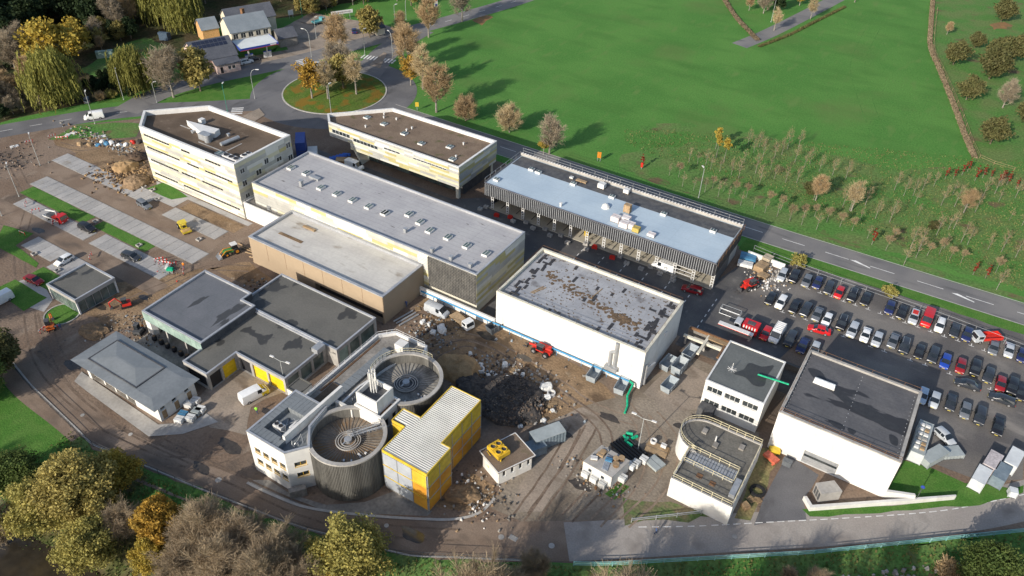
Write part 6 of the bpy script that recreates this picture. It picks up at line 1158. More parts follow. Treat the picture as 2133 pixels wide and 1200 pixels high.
# ---- foreground trees on the stream bank
for px, k, s, lab in [((175, 1060), 'olive_a', 1.05, 'large olive and gold tree on the stream bank nearest the lawn'), ((95, 1080), 'lime_a', .95, 'broad lime yellow tree on the bank beside dark stream water'), ((250, 1020), 'gold_a', .75, 'golden tree on the bank against the access road fence'), ((190, 1150), 'lime_a', .85, 'pale lime tree overhanging the stream below the olive tree'), ((345, 1120), 'orange_a', 1.0, 'narrow orange gold tree between olive tree and bare trees'), ((318, 1165), 'gold_a', .6, 'small gold tree at the water edge below orange tree'),
    ((740, 1195), 'lime_a', 1.0, 'rounded yellow green tree below the tank apron'), ((690, 1215), 'gold_a', .7, 'low golden tree beside rounded yellow green tree'), ((2050, 1222), 'green_a', .85, 'dense dark green tree below the lower road bend'), ((2150, 1260), 'green_a', .7, 'dark green tree beside dense tree at lower road bend'), ((45, 1010), 'green_a', .72, 'yellowish green tree at edge of the lawn'), ((5, 775), 'dark_a', 1.05, 'dark evergreen tree beside left access road'), ((-35, 830), 'green_a', .9, 'green tree behind dark evergreen by left access road')]:
    tree(k, px, lab, None, s)
for i, (px, s, k) in enumerate([((440, 1155), .95, 'bare_a'), ((520, 1165), .9, 'bare_b'), ((590, 1190), .85, 'bare_a'), ((470, 1215), .95, 'bare_a'), ((380, 1205), .8, 'bare_b'), ((560, 1250), 1.0, 'bare_a'), ((0, 1110), .8, 'bare_b'), ((260, 1110), .7, 'bare_b'), ((640, 1240), .8, 'bare_b')]): tree(k, px, ['twiggy pale bare tree in the thicket below plant building', 'brown bare tree in the thicket below plant building'][k == 'bare_b'], ['pale bare trees in the bank thicket', 'brown bare trees in the bank thicket'][k == 'bare_b'], s)
for px, s, k, lab in [((1110, 1215), .55, 'bare_a', 'small bare tree beside wooden steps below the road'), ((1700, 1225), .4, 'bare_a', 'bare tree on the stony bank below the lower road'), ((1640, 1210), .3, 'bare_b', 'small brown bare tree on the stony bank')]: tree(k, px, lab, None, s)
for x, y, s in [(-155, 18, 1.0), (-140, 22, 1.1), (-128, 18, 1.0), (-172, 24, 1.1), (-190, 34, 1.0), (-205, 48, 1.1), (-112, 14, .9), (-146, 37, 1.1), (-166, 46, 1.1), (-30, 45, 1.3), (-13, 53, 1.35), (1, 58, 1.3), (11, 63, 1.35), (23, 71, 1.3)]: tree('bare_a', None, 'tall bare tree on the stream bank outside the works', 'bare trees outside the works', s, world=(x, y))
for i, (x, s, k) in enumerate([(-80, 1.0, 'shrub_t'), (-88, .9, 'bushg'), (-55, 1.0, 'bushg'), (-48, .8, 'shrub_t'), (-24, .9, 'shrub_t'), (-12, .8, 'bushg'), (0, .9, 'shrub_t'), (10, .9, 'bushg'), (-68, 1, 'shrub_t'), (-34, .7, 'bushg'), (18, 1., 'bushg'), (22, 1.1, 'shrub_t'), (-95, 1., 'shrub_t'), (-73, .9, 'bushg')]): tree(k, None, ['brown twiggy shrub on the bank below the lower road', 'green shrub on the bank below the lower road'][k == 'bushg'], ['brown shrubs on the bank', 'green shrubs on the bank'][k == 'bushg'], s, world=(x, edge_y(x)-random.uniform(5, 12)), cat='shrub')
# ---- roundabout and field edge
for px, k, s, lab in [((651, 209), 'goldmix', 1.25, 'orange leaved tree on the roundabout island'), ((684, 211), 'tan_f', 1.15, 'pale bare tree beside orange tree on the roundabout island'), ((716, 190), 'olive_f', 1.0, 'olive tree at the back of roundabout island'), ((743, 201), 'tan_f', 1.2, 'tan bare tree with white trunk on the roundabout island'), ((700, 175), 'bare_g', 1.05, 'grey bare tree at the back of roundabout island')]:
    p = at(*px); tree(k, px, lab, None, s, isl_z(p.x, p.y)-.05)
for px, k, s, lab in [((853, 148), 'bare_f', 1.5, 'bare tree beside roundabout exit lamp'), ((856, 178), 'goldmix', 1.0, 'russet tree on field edge by roundabout'), ((881, 186), 'tan_f', 1.3, 'tan bare tree second from russet tree on field edge'), ((909, 234), 'bare_f', 1.5, 'large bare tree with white trunk on field edge'), ((970, 252), 'round_f', 1.0, 'rounded brown twiggy tree on field edge'), ((1061, 276), 'round_t', 1.05, 'rounded tan twiggy tree on field edge'), ((1144, 321), 'bare_g', .95, 'tall bare tree with few gold leaves behind blue roofed garage'), ((840, 120), 'bare_f', 1.2, 'bare tree beside the zebra crossing'), ((893, 78), 'bare_f', 1.4, 'slender bare tree by road out of roundabout'), ((963, 45), 'bare_g', 1.3, 'bare tree by road near the pylon sign'), ((705, 120), 'bare_f', 1.5, 'broad brown bare tree on filling station verge'), ((770, 78), 'olive_f', 1.05, 'olive tree beside the roadside shed'), ((835, 68), 'bare_f', .8, 'small bare tree between shed and road'), ((362, 203), 'bare_g', 1.35, 'wide bare tree on grass triangle'), ((418, 190), 'olive_f', 1.3, 'olive crowned tree on grass triangle'), ((718, 150), 'bare_g', .8, 'bare tree on verge opposite zebra crossing')]: tree(k, px, lab, None, s)
tree('gold_f', (1132, 322), 'low golden growth at foot of tall bare tree', None, .5)
# ---- gardens and willows
for px, k, s, lab in [((128, 218), 'willow', 1.1, 'weeping willow beside the road bend'), ((285, 192), 'willow', .92, 'weeping willow beside garden lawn'), ((385, 65), 'willow', 1.2, 'large weeping willow behind the solar house'), ((335, 45), 'willow', 1.1, 'weeping willow at the wood edge left of solar house'), ((118, 150), 'gold_w', 1.45, 'golden tree behind the roadside willow'), ((165, 112), 'gold_w', 1.0, 'small golden tree behind garden lawn'), ((35, 150), 'bare_g', 1.1, 'silver grey bare tree in the dark wood'), ((232, 203), 'bush', .9, 'gold shrub beside road lamp'), ((212, 208), 'shrub_t', 1.1, 'brown shrub beside gold shrub'), ((1661, 552), 'bush', 1.0, 'yellow green bush at car park fence corner'), ((1852, 615), 'bush', .8, 'yellow bush on the car park verge'), ((310, 150), 'green_f', .5, 'small green tree beside garden lawn'), ((330, 160), 'dark_f', .45, 'small dark tree near solar house'), ((20, 215), 'bare_f', 1.0, 'brown bare tree at wood edge by the road')]: tree(k, px, lab, None, s, cat='shrub' if k in ('bush', 'shrub_t') else None)
WL = {'dark_f': 'dark evergreen tree in the upper wood', 'conifer': 'tall conifer coloured dark for shade in the upper wood', 'bare_g': 'grey bare tree in the upper wood', 'bare_f': 'brown bare tree in the upper wood', 'olive_f': 'olive autumn tree in the upper wood', 'gold_f': 'gold autumn tree in the upper wood', 'goldmix': 'orange autumn tree in the upper wood'}
random.seed(21)
def wood(n, xr, yr, kinds, wts, s=(.8, 1.2), avoid=()):
    k = 0
    while k < n:
        px = (random.uniform(*xr), random.uniform(*yr))
        if any(a < px[0] < c and b < px[1] < d for a, b, c, d in avoid): continue
        kd = random.choices(kinds, wts)[0]; tree(kd, px, WL[kd], WL[kd].replace('tree', 'trees'), random.uniform(*s)); k += 1
wood(42, (-80, 190), (-30, 110), ['dark_f', 'conifer', 'bare_g'], (4, 4, 1), (1.1, 1.5), [(80, 60, 190, 150)]); wood(16, (-60, 80), (110, 245), ['bare_g', 'dark_f', 'bare_f'], (3, 2, 3), (.7, 1.0)); wood(30, (180, 430), (-30, 70), ['bare_g', 'bare_f', 'dark_f', 'olive_f'], (4, 3, 1, 2), (1.0, 1.4), [(310, 20, 430, 90)])  # dark trees in the far left corner stand in for a shaded wood
wood(14, (185, 280), (60, 120), ['bare_f', 'olive_f', 'dark_f', 'bare_g'], (2, 2, 2, 2), (.5, .7), [(215, 85, 280, 120)]); wood(42, (430, 860), (-45, 16), ['bare_g', 'bare_f', 'olive_f', 'goldmix', 'dark_f'], (3, 4, 3, 1, 1), (.8, 1.1)); wood(8, (590, 700), (10, 34), ['olive_f', 'goldmix', 'bare_f'], (3, 1, 2), (.55, .75)); wood(14, (140, 300), (160, 205), ['dark_f'], (1,), (.25, .4), [(140, 190, 205, 210), (240, 150, 330, 180)])
wood(10, (-20, 110), (205, 250), ['dark_f', 'bare_g'], (1, 1), (.35, .5))
for px, s, k in [((1590, 28), .75, 'bare_g'), ((1620, 22), .8, 'dark_f'), ((1560, 22), .6, 'bare_f'), ((1665, 12), .7, 'goldmix'), ((1600, 5), .8, 'dark_f'), ((1640, -8), .8, 'bare_g'), ((1550, -5), .7, 'dark_f')]: tree(k, px, 'thicket tree beside the far lane, '+{'bare_g': 'grey and bare', 'dark_f': 'dark and dense', 'bare_f': 'brown and bare', 'goldmix': 'orange leaved'}[k], 'thicket trees beside the far lane, '+k, s)
for px in [(1612, 64), (1688, 40), (1780, 5)]: tree('tan_f', px, 'slender bare tree lining the far lane', 'bare trees lining the far lane', .8)
# ---- orchard
for px, s, k in [((1985, 135), 1.0, 'ivy_f'), ((2012, 208), .95, 'ivy_f'), ((2060, 165), 1.25, 'ivy_f'), ((2105, 130), 1.15, 'ivy_f'), ((2062, 300), 1.0, 'ivy_f'), ((2085, 45), 1.05, 'ivy_f'), ((2140, 260), 1.0, 'ivy_f'), ((2030, 100), .7, 'ivy_f'), ((2075, 130), 1.1, 'ivy_f')]: tree(k, px, 'ivy clad orchard tree on the grass slope', 'ivy clad orchard trees', s*1.15)
for px, s, k in [((2088, 225), .8, 'bare_g'), ((1972, 72), .5, 'bare_f'), ((2140, 350), 1.0, 'tan_f')]: tree(k, px, {'bare_g': 'pruned grey bare orchard tree', 'bare_f': 'small reddish bare tree in orchard', 'tan_f': 'tall tan bare tree at orchard corner'}[k], None, s)
# ---- plantation saplings
random.seed(5)
def saps(key, pts, label, group, s=(.8, 1.1)):
    for px in pts: tree(key, px, label, group, random.uniform(*s), cat='sapling')
cb = lambda x, y: (1300+x/2.5606, 260+y/2.5606)
saps('lolli', [cb(*p) for p in [(770, 430), (835, 455), (885, 510), (955, 500), (1015, 490), (1080, 520), (1150, 545), (1215, 565), (1430, 625), (1615, 700), (1680, 690), (1735, 720), (1795, 735), (1980, 790), (1395, 670), (650, 390), (590, 370), (470, 340), (290, 280)]], 'brown round headed sapling on thin pale stem in the roadside row', 'round headed saplings', (.9, 1.15))
saps('sapy', [cb(490, 175), cb(530, 200), cb(488, 130)], 'yellow leaved sapling standing in the plantation', 'yellow leaved saplings', (1.1, 1.3))
saps('sapr', [cb(*p) for p in [(1755, 290), (1710, 290), (1800, 270), (1870, 300), (1910, 285), (1950, 290), (1995, 320), (2040, 320), (2085, 345), (2125, 350), (1830, 250), (2010, 310), (1320, 640), (1860, 800), (1925, 820), (95, 230)]], 'narrow red leaved sapling in the plantation', 'red leaved saplings', (.8, 1.1))
pts = [cb(*p) for p in [(660, 110), (720, 120), (690, 150), (740, 170), (800, 180), (840, 160), (870, 130), (570, 270), (610, 285), (700, 260), (720, 320), (800, 290), (860, 310), (910, 200), (960, 230), (930, 120), (990, 210), (1040, 250), (1110, 270), (1180, 290), (1010, 400), (920, 310), (1200, 460), (1165, 440), (1285, 430), (1340, 500), (1415, 520), (1440, 350), (1490, 380), (1540, 380), (1590, 350), (1650, 330), (1690, 430), (1760, 440), (1665, 590), (1795, 630), (1830, 640), (1870, 470), (1755, 560), (1940, 665), (2010, 680), (2085, 710), (2120, 540), (1975, 370), (1910, 390), (2085, 390), (1555, 710), (1570, 670), (1525, 660), (1490, 750), (1985, 880)]]
saps('sap2', pts, 'thin tan bare sapling in the plantation', 'tan bare saplings', (.65, .95))
saps('sap', [cb(*p) for p in [(240, 270), (310, 330), (370, 350), (430, 360), (500, 385), (530, 355), (555, 410), (620, 430), (690, 450), (750, 470), (815, 490), (880, 515), (945, 535), (1025, 560), (345, 200), (390, 210), (435, 215), (460, 240), (510, 250), (640, 200), (780, 240)]]+[(random.uniform(1750, 2125), random.uniform(400, 560)) for i in range(10)], 'short pale staked sapling in the plantation', 'short pale saplings', (.7, 1.05))
tree('dark_a', cb(985, 375), 'dark evergreen bush among the plantation saplings', None, .45); tree('bare_f', cb(1020, 405), 'dense bare tree in the middle of plantation', None, .75); tree('tan_f', cb(1210, 460), 'taller tan tree in the middle of plantation', None, .8); tree('bare_f', cb(1810, 470), 'brown thicket tree among plantation saplings', None, .7); tree('dark_a', cb(1640, 560), 'low dark bush among plantation saplings', None, .3)
# ---- hedges
L_hdg = leafmat('hedge_twig', (.16, .125, .08), (.23, .18, .115), .1)
def hedge(name, label, line, w_, h_, m, dens=60):
    line = catmull(line, 5); P = []
    for a, b in zip(line, line[1:]):
        d = b-a; n = int(d.length*dens); q = Vector((-d.y, d.x)).normalized()
        for i in range(n): t = random.random(); s = random.uniform(-1, 1); p = a+d*t+q*s*w_/2; P.append((p.x, p.y, h_*random.random()**.6*(1-.3*s*s)*(.8+.3*noise.noise((p.x*.3, p.y*.3, 1)))))
    P = np.array(P); n = len(P); nr = unit(rng.normal(size=(n, 3))); U = unit(np.cross(nr, rng.normal(size=(n, 3)))); V = np.cross(nr, U)
    o = bpy.data.objects.new(name, quads_mesh(name, P, U*.2, V*.13, rng.uniform(0, 1, n), m)); C.objects.link(o); return tag(o, label, 'hedge')
hedge('hedge', 'trimmed brown hedge between green field and orchard', W([(1944, -20), (1938, 60), (1938, 100), (1958, 150), (1990, 230), (2010, 285), (2030, 330)]), 1.5, 1.0, L_hdg, 110); hedge('hedge', 'brown hedge running down from far lane thicket', W([(1505, -5), (1535, 40), (1578, 85)]), 1.6, 1.0, L_hdg, 110); hedge('hedge', 'low dark hedge along the far lane', W([(1580, 98), (1640, 75), (1700, 45), (1760, 15)]), 1.2, .7, L_ivy, 60)
hedge('hedge', 'dark green hedge between willow and road', W([(200, 180), (240, 165), (275, 150)]), 2.4, 2.2, L_dark, 200)
for k in TP.values(): kill(k)
# grass tufts on bank and rough ground, nobody could count them
def tufts(name, label, n, fn, m, s=.22):
    P = np.array([fn() for i in range(n)]); dr = unit(rng.normal(size=(n, 3))*.5+np.array([0, 0, 1.])); V = unit(np.cross(dr, rng.normal(size=(n, 3)))); sz = rng.uniform(.5, 1.4, (n, 1))
    o = bpy.data.objects.new(name, quads_mesh(name, P+dr*s*sz*.5, dr*s*sz*.5, V*s*.3*sz, rng.uniform(0, 1, n), m)); C.objects.link(o); tag(o, label, 'grass', kind='stuff'); return o
def fbank():
    x = random.uniform(-105, 50); y = edge_y(x)-random.uniform(.8, 26); return (x, y, gz(x, y)+.04)
tufts('bank_grass', 'rough grass and dead leaves on the stream bank', 26000, fbank, leafmat('tuft_green', (.07, .13, .03), (.19, .16, .065)), .3)
def frough():
    while True:
        px, py = random.uniform(1300, 2133), random.uniform(270, 620)
        if py > 300+(px-1300)*.37 or py < 262+(px-1300)*.09: continue
        p = at(px, py); return (p.x, p.y, .005)
tufts('plantation_grass', 'long dry grass between the plantation saplings', 14000, frough, leafmat('tuft_dry', (.09, .15, .04), (.20, .19, .075)), .26)
# ================================================================ lamps, fences, furniture
random.seed(33)
M_pole = mat('lamp_pole', (.42, .43, .42), .5, (.36, .37, .36), 1, 3, .08, metal=.3); M_gpole = mat('green_pole', (.05, .22, .16), .5); M_teal = mat('teal_rail', (.16, .36, .36), .5, (.24, .42, .41), .3, 2, .1)
def lamp(px, h, label, ang=0, arms=1, curved=False, m=None, group=None, reach=1.7):
    p = at(*px); t = thing('street_lamp', label, 'street lamp', (p.x, p.y, max(0, gz(p.x, p.y))), ang, group); m = m or M_pole; mb = MB()
    if curved:
        pts = [(0, 0, 0), (0, 0, h*.72), (.15, 0, h*.86), (.6, 0, h*.96), (1.3, 0, h), (reach+.4, 0, h)]; [mb.tube(a, b, .085-.008*i, 6, .077-.008*i) for i, (a, b) in enumerate(zip(pts, pts[1:]))]; mb.build('pole', m, t, local=True); MB().box(reach, reach+.9, -.16, .16, h-.08, h+.08).build('lamp_head', M_wcope, t, local=True)
    else:
        mb.tube((0, 0, 0), (0, 0, h), .09, 7, .06).build('pole', m, t, local=True)
        for s in ((1,) if arms == 1 else (-1, 1)): MB().tube((0, 0, h-.1), (s*reach, 0, h+.25), .05, 5).build('arm', m, t, local=True); MB().box(s*reach-.4, s*reach+.4, -.15, .15, h+.2, h+.36).build('lamp_head', M_wcope, t, local=True)
    MB().cyl((0, 0), .16, 0, .3, 8).build('base', m, t, local=True); return t
lamp((1329, 936), 7.4, 'white double armed lamp beside the portable cabin', .05, 2); lamp((596, 812), 7, 'double armed lamp in front of yellow garage doors', .1, 2)
for px, h, a, lab in [((649, 119), 9, 3.3, 'curved street lamp beside filling station entrance'), ((531, 206), 9, .6, 'curved street lamp beside grass triangle'), ((819, 132), 10, 2.7, 'curved street lamp at the zebra crossing'), ((858, 147), 9.5, 2.7, 'curved street lamp on field edge by roundabout'), ((846, 42), 8, .3, 'curved street lamp beside the roadside lawn')]: lamp(px, h, lab, a, 1, True)
for px, h, a, lab in [((1455, 412), 8, 2.4, 'straight street lamp in the plantation verge'), ((258, 208), 9, 2.4, 'straight street lamp in front of the garden willow'), ((198, 258), 9, 2.4, 'straight street lamp beside driving white van'), ((327, 214), 6, 1, 'short lamp at the old road junction'), ((690, 236), 8.5, 1.5, 'straight lamp behind gold workshop parapet'), ((701, 108), 8, 1.0, 'straight lamp beside broad brown tree'), ((760, 112), 8, 1.2, 'straight lamp on verge below olive tree'), ((823, 52), 7, 1.0, 'short straight lamp beside roadside shed'), ((659, 80), 7, 1, 'straight lamp beside forecourt planter'), ((1606, 46), 9, 1, 'straight lamp beside the far lane')]: lamp(px, h, lab, a, 1, reach=.8)
lamp((40, 410), 8, 'tall lamp at the end of slab bays', 2.6, 1, reach=1.4); lamp((84, 345), 8, 'tall lamp beside the upper slab bays', 2.6, 1, reach=1.4); lamp((4, 450), 9, 'tall lamp on the left access road', 2.0, 1, reach=1.2); lamp((474, 232), 8, 'green lamp post beside the crossing', 2, 1, m=M_gpole, reach=.7); lamp((630, 38), 7, 'green lamp post at the wood edge', 2, 1, m=M_gpole, reach=.7)
p = at(1905, 1046); t = thing('blue_topped_post', 'thin post with small blue disc at the boundary wall gate', 'post', (p.x, p.y, .02)); MB().tube((0, 0, 0), (0, 0, 3.6), .05, 6).build('pole', M_dsteel, t, local=True); MB().tube((0, -.04, 3.7), (0, .04, 3.7), .3, 12).build('disc', M_canb, t, local=True)
# guard rail of the lower road
def fence(name, label, line, h, m, post=2.5, rails=2, r=.05, cat='fence', mesh=False, zf=None):
    line = catmull(line, 6); c = line[len(line)//2]; t = thing(name, label, cat, (c.x, c.y, 0)); pts = [line[0]]; acc = 0
    for a, b in zip(line, line[1:]):
        acc += (b-a).length
        if acc >= post: pts.append(b); acc = 0
    for p in pts: z = gz(p.x, p.y); MB().tube((p.x, p.y, z-.05), (p.x, p.y, z+h), r, 5).build('post', m, t)
    for k in range(rails):
        mb = MB(); f = (k+1)/rails
        for a, b in zip(pts, pts[1:]): mb.tube((a.x, a.y, gz(a.x, a.y)+h*f-.04), (b.x, b.y, gz(b.x, b.y)+h*f-.04), r*.8, 4)
        mb.build('rail', m, t)
    if mesh:
        mb = MB()
        for a, b in zip(pts, pts[1:]):
            n = int((b-a).length/.22)
            for i in range(n): p = a.lerp(b, i/n); mb.tube((p.x, p.y, gz(p.x, p.y)+.05), (p.x, p.y, gz(p.x, p.y)+h-.06), .012, 3)
        o = mb.build('wire_mesh', m, t); o['kind'] = 'stuff'
    return t
LE = lambda xs, d: [(x, edge_y(x)-d) for x in xs]
gr_ = fence('guard_rail', 'pale teal guard rail along the edge of the lower road', LE(range(-24, 50, 4), .5), 1.1, M_teal, 2.2, 3, .075, 'railing')
mb = MB(); ln = catmull(LE(range(-24, 50, 4), .5), 4); [mb.add([(a.x, a.y, .55), (b.x, b.y, .55), (b.x, b.y, .85), (a.x, a.y, .85)], [(0, 1, 2, 3)]) for a, b in zip(ln, ln[1:])]; mb.build('rail_beam', M_teal, gr_)
fence('mesh_fence', 'dark wire mesh fence between access road and stream bank', LE(range(-146, -24, 5), .3), 1.5, M_dsteel, 2.8, 2, .045, mesh=True)
MBk = strip('kerb', LE(range(-128, -24, 4), -.1), .3, M_kerb, .1)
fence('mesh_fence', 'grey mesh fence along grass verge of car park', [(-28, 151.5), (-20, 150.6), (-6, 150.2), (10, 149.8), (26, 148.6), (45, 147)], 1.6, M_steel, 4, 2, .05)
fence('field_fence', 'low post fence along the orchard hedge foot', W([(1952, 20), (1945, 100), (1968, 155), (2000, 230), (2040, 330), (2085, 345), (2133, 365)]), 1.1, M_timber, 5, 2, .05)
b = thing('barrier_gate', 'low grey steel swing barrier beside the lower road', 'barrier', (*at(1395, 1082).xy, .02)); a_, c_ = at(1315, 1088), at(1460, 1072)
mb = MB().tube((a_.x, a_.y, .9), (c_.x, c_.y, .9), .07, 6).tube((a_.x, a_.y, .5), (c_.x, c_.y, .5), .05, 6); mb.build('bar', M_steel, b)
for f in (0, .35, .65, 1): q = a_.lerp(c_, f); MB().tube((q.x, q.y, .01), (q.x, q.y, 1.1), .08, 6).build('post', M_steel, b)
# steps, manholes
p = at(1105, 1185); t = thing('wooden_steps', 'short flight of wooden garden steps below the road edge', 'steps', (p.x, p.y, gz(p.x, p.y)), .6)
for i in range(7): MB().box(-.6, .6, -2.2+i*.55, -1.85+i*.55, -.3+i*.22, -.18+i*.22).build('tread', M_timber, t, local=True)
for s in (-.65, .65): MB().tube((s, -2.4, -.4), (s, 2.0, 1.25), .05, 5).build('stringer', M_timber, t, local=True)
for i, (px, r_) in enumerate([((1044, 1119), .45), ((1149, 1137), .45), ((272, 905), .35), ((455, 1000), .5), ((172, 865), .35), ((1530, 1118), .4), ((805, 1095), .35)]):
    q = at(*px); o = MB().cyl((0, 0), r_, 0, .045, 16).build('manhole_cover', M_conc); o.location = (q.x, q.y, .014); tag(o, 'pale round manhole cover set in the access road', 'manhole', 'round manhole covers')
q = at(1069, 1121); o = MB().cbox(0, 0, 0, 1.3, .8, .05).build('manhole_cover', M_conc); o.location = (q.x, q.y, .014); tag(o, 'large rectangular manhole slab beside round cover on the access road', 'manhole')
# car park bay marks
for i, (x, y) in enumerate([(540, 290), (627, 320), (712, 347), (800, 382), (885, 410), (980, 440), (1070, 472), (1160, 505), (1252, 540), (1345, 570), (1440, 605), (1540, 640), (1640, 672), (1740, 708), (1835, 745), (350, 460), (430, 490), (520, 515), (700, 590), (800, 640), (1000, 715), (1100, 750), (1290, 815), (1400, 850), (1580, 915), (1880, 1030)]):
    q = at(1530+x/3.529, 520+y/3.529); o = MB().add([(q.x-.5, q.y-.07, .021), (q.x+.5, q.y-.07, .021), (q.x+.5, q.y+.07, .021), (q.x-.5, q.y+.07, .021)], [(0, 1, 2, 3)]).add([(q.x-.07, q.y+.071, .021), (q.x+.07, q.y+.071, .021), (q.x+.07, q.y+.8, .021), (q.x-.07, q.y+.8, .021)], [(0, 1, 2, 3)]).build('bay_marking', M_line); o.parent = park
for i in range(7):
    x = -60+i*5.2; 
    for k in range(7): MB().add([(x+.0, 117.5+k*2.0, .017), (x+.18, 117.5+k*2, .017), (x+.18, 118.4+k*2, .017), (x, 118.4+k*2, .017)], [(0, 1, 2, 3)]).build('bay_marking', M_line).parent = yard
# ================================================================ skips, containers
def skip(label, p, rz, m, L_=3.6, W_=1.9, h=1.5, z=.02, group=None):
    t = thing('open_skip', label, 'skip', (p[0], p[1], z), rz, group); w0, w1, l0, l1 = W_/2-.12, W_/2, L_/2-.35, L_/2; th = .07
    vs = [(-w0, -l0, 0), (w0, -l0, 0), (w0, l0, 0), (-w0, l0, 0), (-w1, -l1, h), (w1, -l1, h), (w1, l1, h), (-w1, l1, h), (-w1+th, -l1+th, h), (w1-th, -l1+th, h), (w1-th, l1-th, h), (-w1+th, l1-th, h), (-w0+th, -l0+th, .1), (w0-th, -l0+th, .1), (w0-th, l0-th, .1), (-w0+th, l0-th, .1)]
    fs = [(3, 2, 1, 0), (0, 1, 5, 4), (1, 2, 6, 5), (2, 3, 7, 6), (3, 0, 4, 7)]+[(4+i, 4+(i+1) % 4, 8+(i+1) % 4, 8+i) for i in range(4)]+[(8+i, 8+(i+1) % 4, 12+(i+1) % 4, 12+i) for i in range(4)]+[(12, 13, 14, 15)]
    MB().add(vs, fs).build('body', m, t, local=True)
    for s in (-1, 1):
        for y in (-.9, 0, .9): MB().box(s*(w1+.0)-.05, s*(w1)+.05, y-.05, y+.05, .5, h-.02).build('rib', m, t, local=True)
    return t
M_skip = mat('skip_grey', (.27, .31, .34), .6, (.33, .36, .38), .6, 3, .12); M_skd = mat('skip_dark', (.09, .10, .11), .6, (.13, .14, .15), .6, 3, .15)
c5 = lambda x, y, z=.7: at(1000+x/3.75, 500+y/3.75, z)
skip('grey open skip standing alone against the blue pipe', c5(890, 1050), .05, M_skip); skip('grey open skip beside the green drain pipe', c5(1105, 1145), .08, M_skip); skip('dark open skip half hidden in shade of black screen', c5(118, 680), -.3, M_skd)
skip('pale grey open skip lowest of the row at white hall corner', c5(1478, 1135), -.12, M_skip); skip('pale grey double height skip in the middle of the row', c5(1555, 1000), -.1, M_skip, h=2.1); skip('pale grey skip with blue load at the top of the row', c5(1638, 888), -.1, M_skip, h=1.7); skip('blue grey skip standing against shaded end of white hall', c5(1465, 965), -.1, M_skip)
def container(label, p, rz, m, L_=6, W_=2.4, h=2.5, z=.02, roofm=None, name='steel_container', cat='container'):
    t = thing(name, label, cat, (p[0], p[1], z), rz); mb = MB(); n = int(L_/.28)
    prof = []
    for i in range(n+1): y = -L_/2+L_*i/n; prof.append((y, .0 if i % 2 else .06))
    for s in (-1, 1):
        vs = [(s*(W_/2-d), y, .12) for y, d in prof]+[(s*(W_/2-d), y, h-.1) for y, d in prof]; k = len(prof); mb.add(vs, [(i, i+1, k+i+1, k+i) if s > 0 else (i+1, i, k+i, k+i+1) for i in range(k-1)]); mb.build('side_wall', m, t, local=True); mb = MB()
    for s in (-1, 1): MB().box(-W_/2+.061, W_/2-.061, min(s*L_/2, s*(L_/2-.06)), max(s*L_/2, s*(L_/2-.06)), .12, h-.1).build('end_wall', m, t, local=True)
    mb = MB()
    for x in (-W_/2, W_/2-.12):
        for y in (-L_/2, L_/2-.12): mb.box(x, x+.12, y, y+.12, 0, h+.0)
    mb.build('corner_post', m, t, local=True); MB().box(-W_/2, W_/2, -L_/2, L_/2, h-.099, h-.005).build('roof', roofm or m, t, local=True); MB().box(-W_/2+.01, W_/2-.01, -L_/2+.01, L_/2-.01, .01, .119).build('floor_frame', M_dsteel, t, local=True); return t
M_cw = mat('container_white', (.58, .60, .60), .55, (.50, .52, .53), .5, 2, .08); M_cg = mat('container_grey', (.33, .36, .36), .6, (.28, .31, .31), .5, 2, .1); M_cb = mat('container_blue', (.03, .06, .25), .5, (.04, .075, .28), .5, 2, .1); M_cbg = mat('container_bluegrey', (.14, .18, .21), .6, (.18, .22, .25), .5, 2, .1)
rzc = .75; q = at(624, 300, 2.5); 
container('blue site container at the bottom of a stack of two', (-140.5, 126.5), rzc, M_cb); container('blue site container on top of its twin beside office', (-140.5, 126.5), rzc, M_cb, z=2.53); container('white site container beside the blue stack', (-136.2, 126.0), rzc, M_cw)
container('long white container holding boxed goods beside dark roofed hall', (13.7, 111.5), -.02, M_cw, 8.2, 2.2, 2.4, roofm=M_cg)
for i in range(12): o = MB().cbox(0, 0, 0, .7, .5, .3).build('boxed_goods', random.choice([M_timber, M_conc, M_wcope])); o.location = (13.2+(i % 2)*.9, 108.6+(i//2)*1.15, 2.42); tag(o, 'small boxed goods on top of the long white container', 'box', 'boxed goods on the container')
container('pale grey low container with sloping lid beside silver hatchback', (16.2, 109.9), -.5, M_cg, 5, 2.1, 1.5); container('grey flat container lid lying behind sloping container', (18.4, 112.6), -.9, M_cg, 4, 2.2, .9)
container('pale container in the lawn corner, first of four', (23.2, 108.8), -.18, M_cw, 4, 2.0, 2.2); container('pinkish grey container behind first pale container', (24.4, 113.2), -.2, mat('container_pink', (.42, .38, .38), .6), 4, 2.0, 2.2); container('dark grey container beside the pale one by lawn', (25.9, 111.3), -.2, M_cbg, 4, 2.0, 2.2); container('white container behind dark grey one by lawn', (27.3, 115.8), -.2, M_cw, 4.4, 2.0, 2.2)
o = container('small white tank cube on kerb beside the lawn containers', (28.1, 109.2), .2, M_cw, 1.2, 1.2, 1.3)
container('grey box lorry body standing on pale yard beside fan hut', at(1140, 910, 1.3), -.55, M_cbg, 5.6, 2.5, 2.6, roofm=M_cg); container('short blue grey steel box between fan hut and grey lorry body', at(1116, 932, 1.2), -.55, M_cbg, 3, 2.2, 2.0)
q = at(722, 333, 1); container('open timber lined container between hall and workshop', (q.x, q.y), -1.0, M_rust, 5.5, 2.3, 1.2, roofm=M_timber)
for i in range(5): q = at(694+i*7, 330-i*2, .5); o = MB().tube((-1, 0, .45), (1, 0, .45), .45, 10).build('blue_roll', mat('blue_foil', (.04, .13, .50), .5)); o.location = (q.x, q.y, .02); o.rotation_euler = (0, 0, .5); tag(o, 'blue wrapped roll stacked beside the open timber container', 'roll', 'blue wrapped rolls')
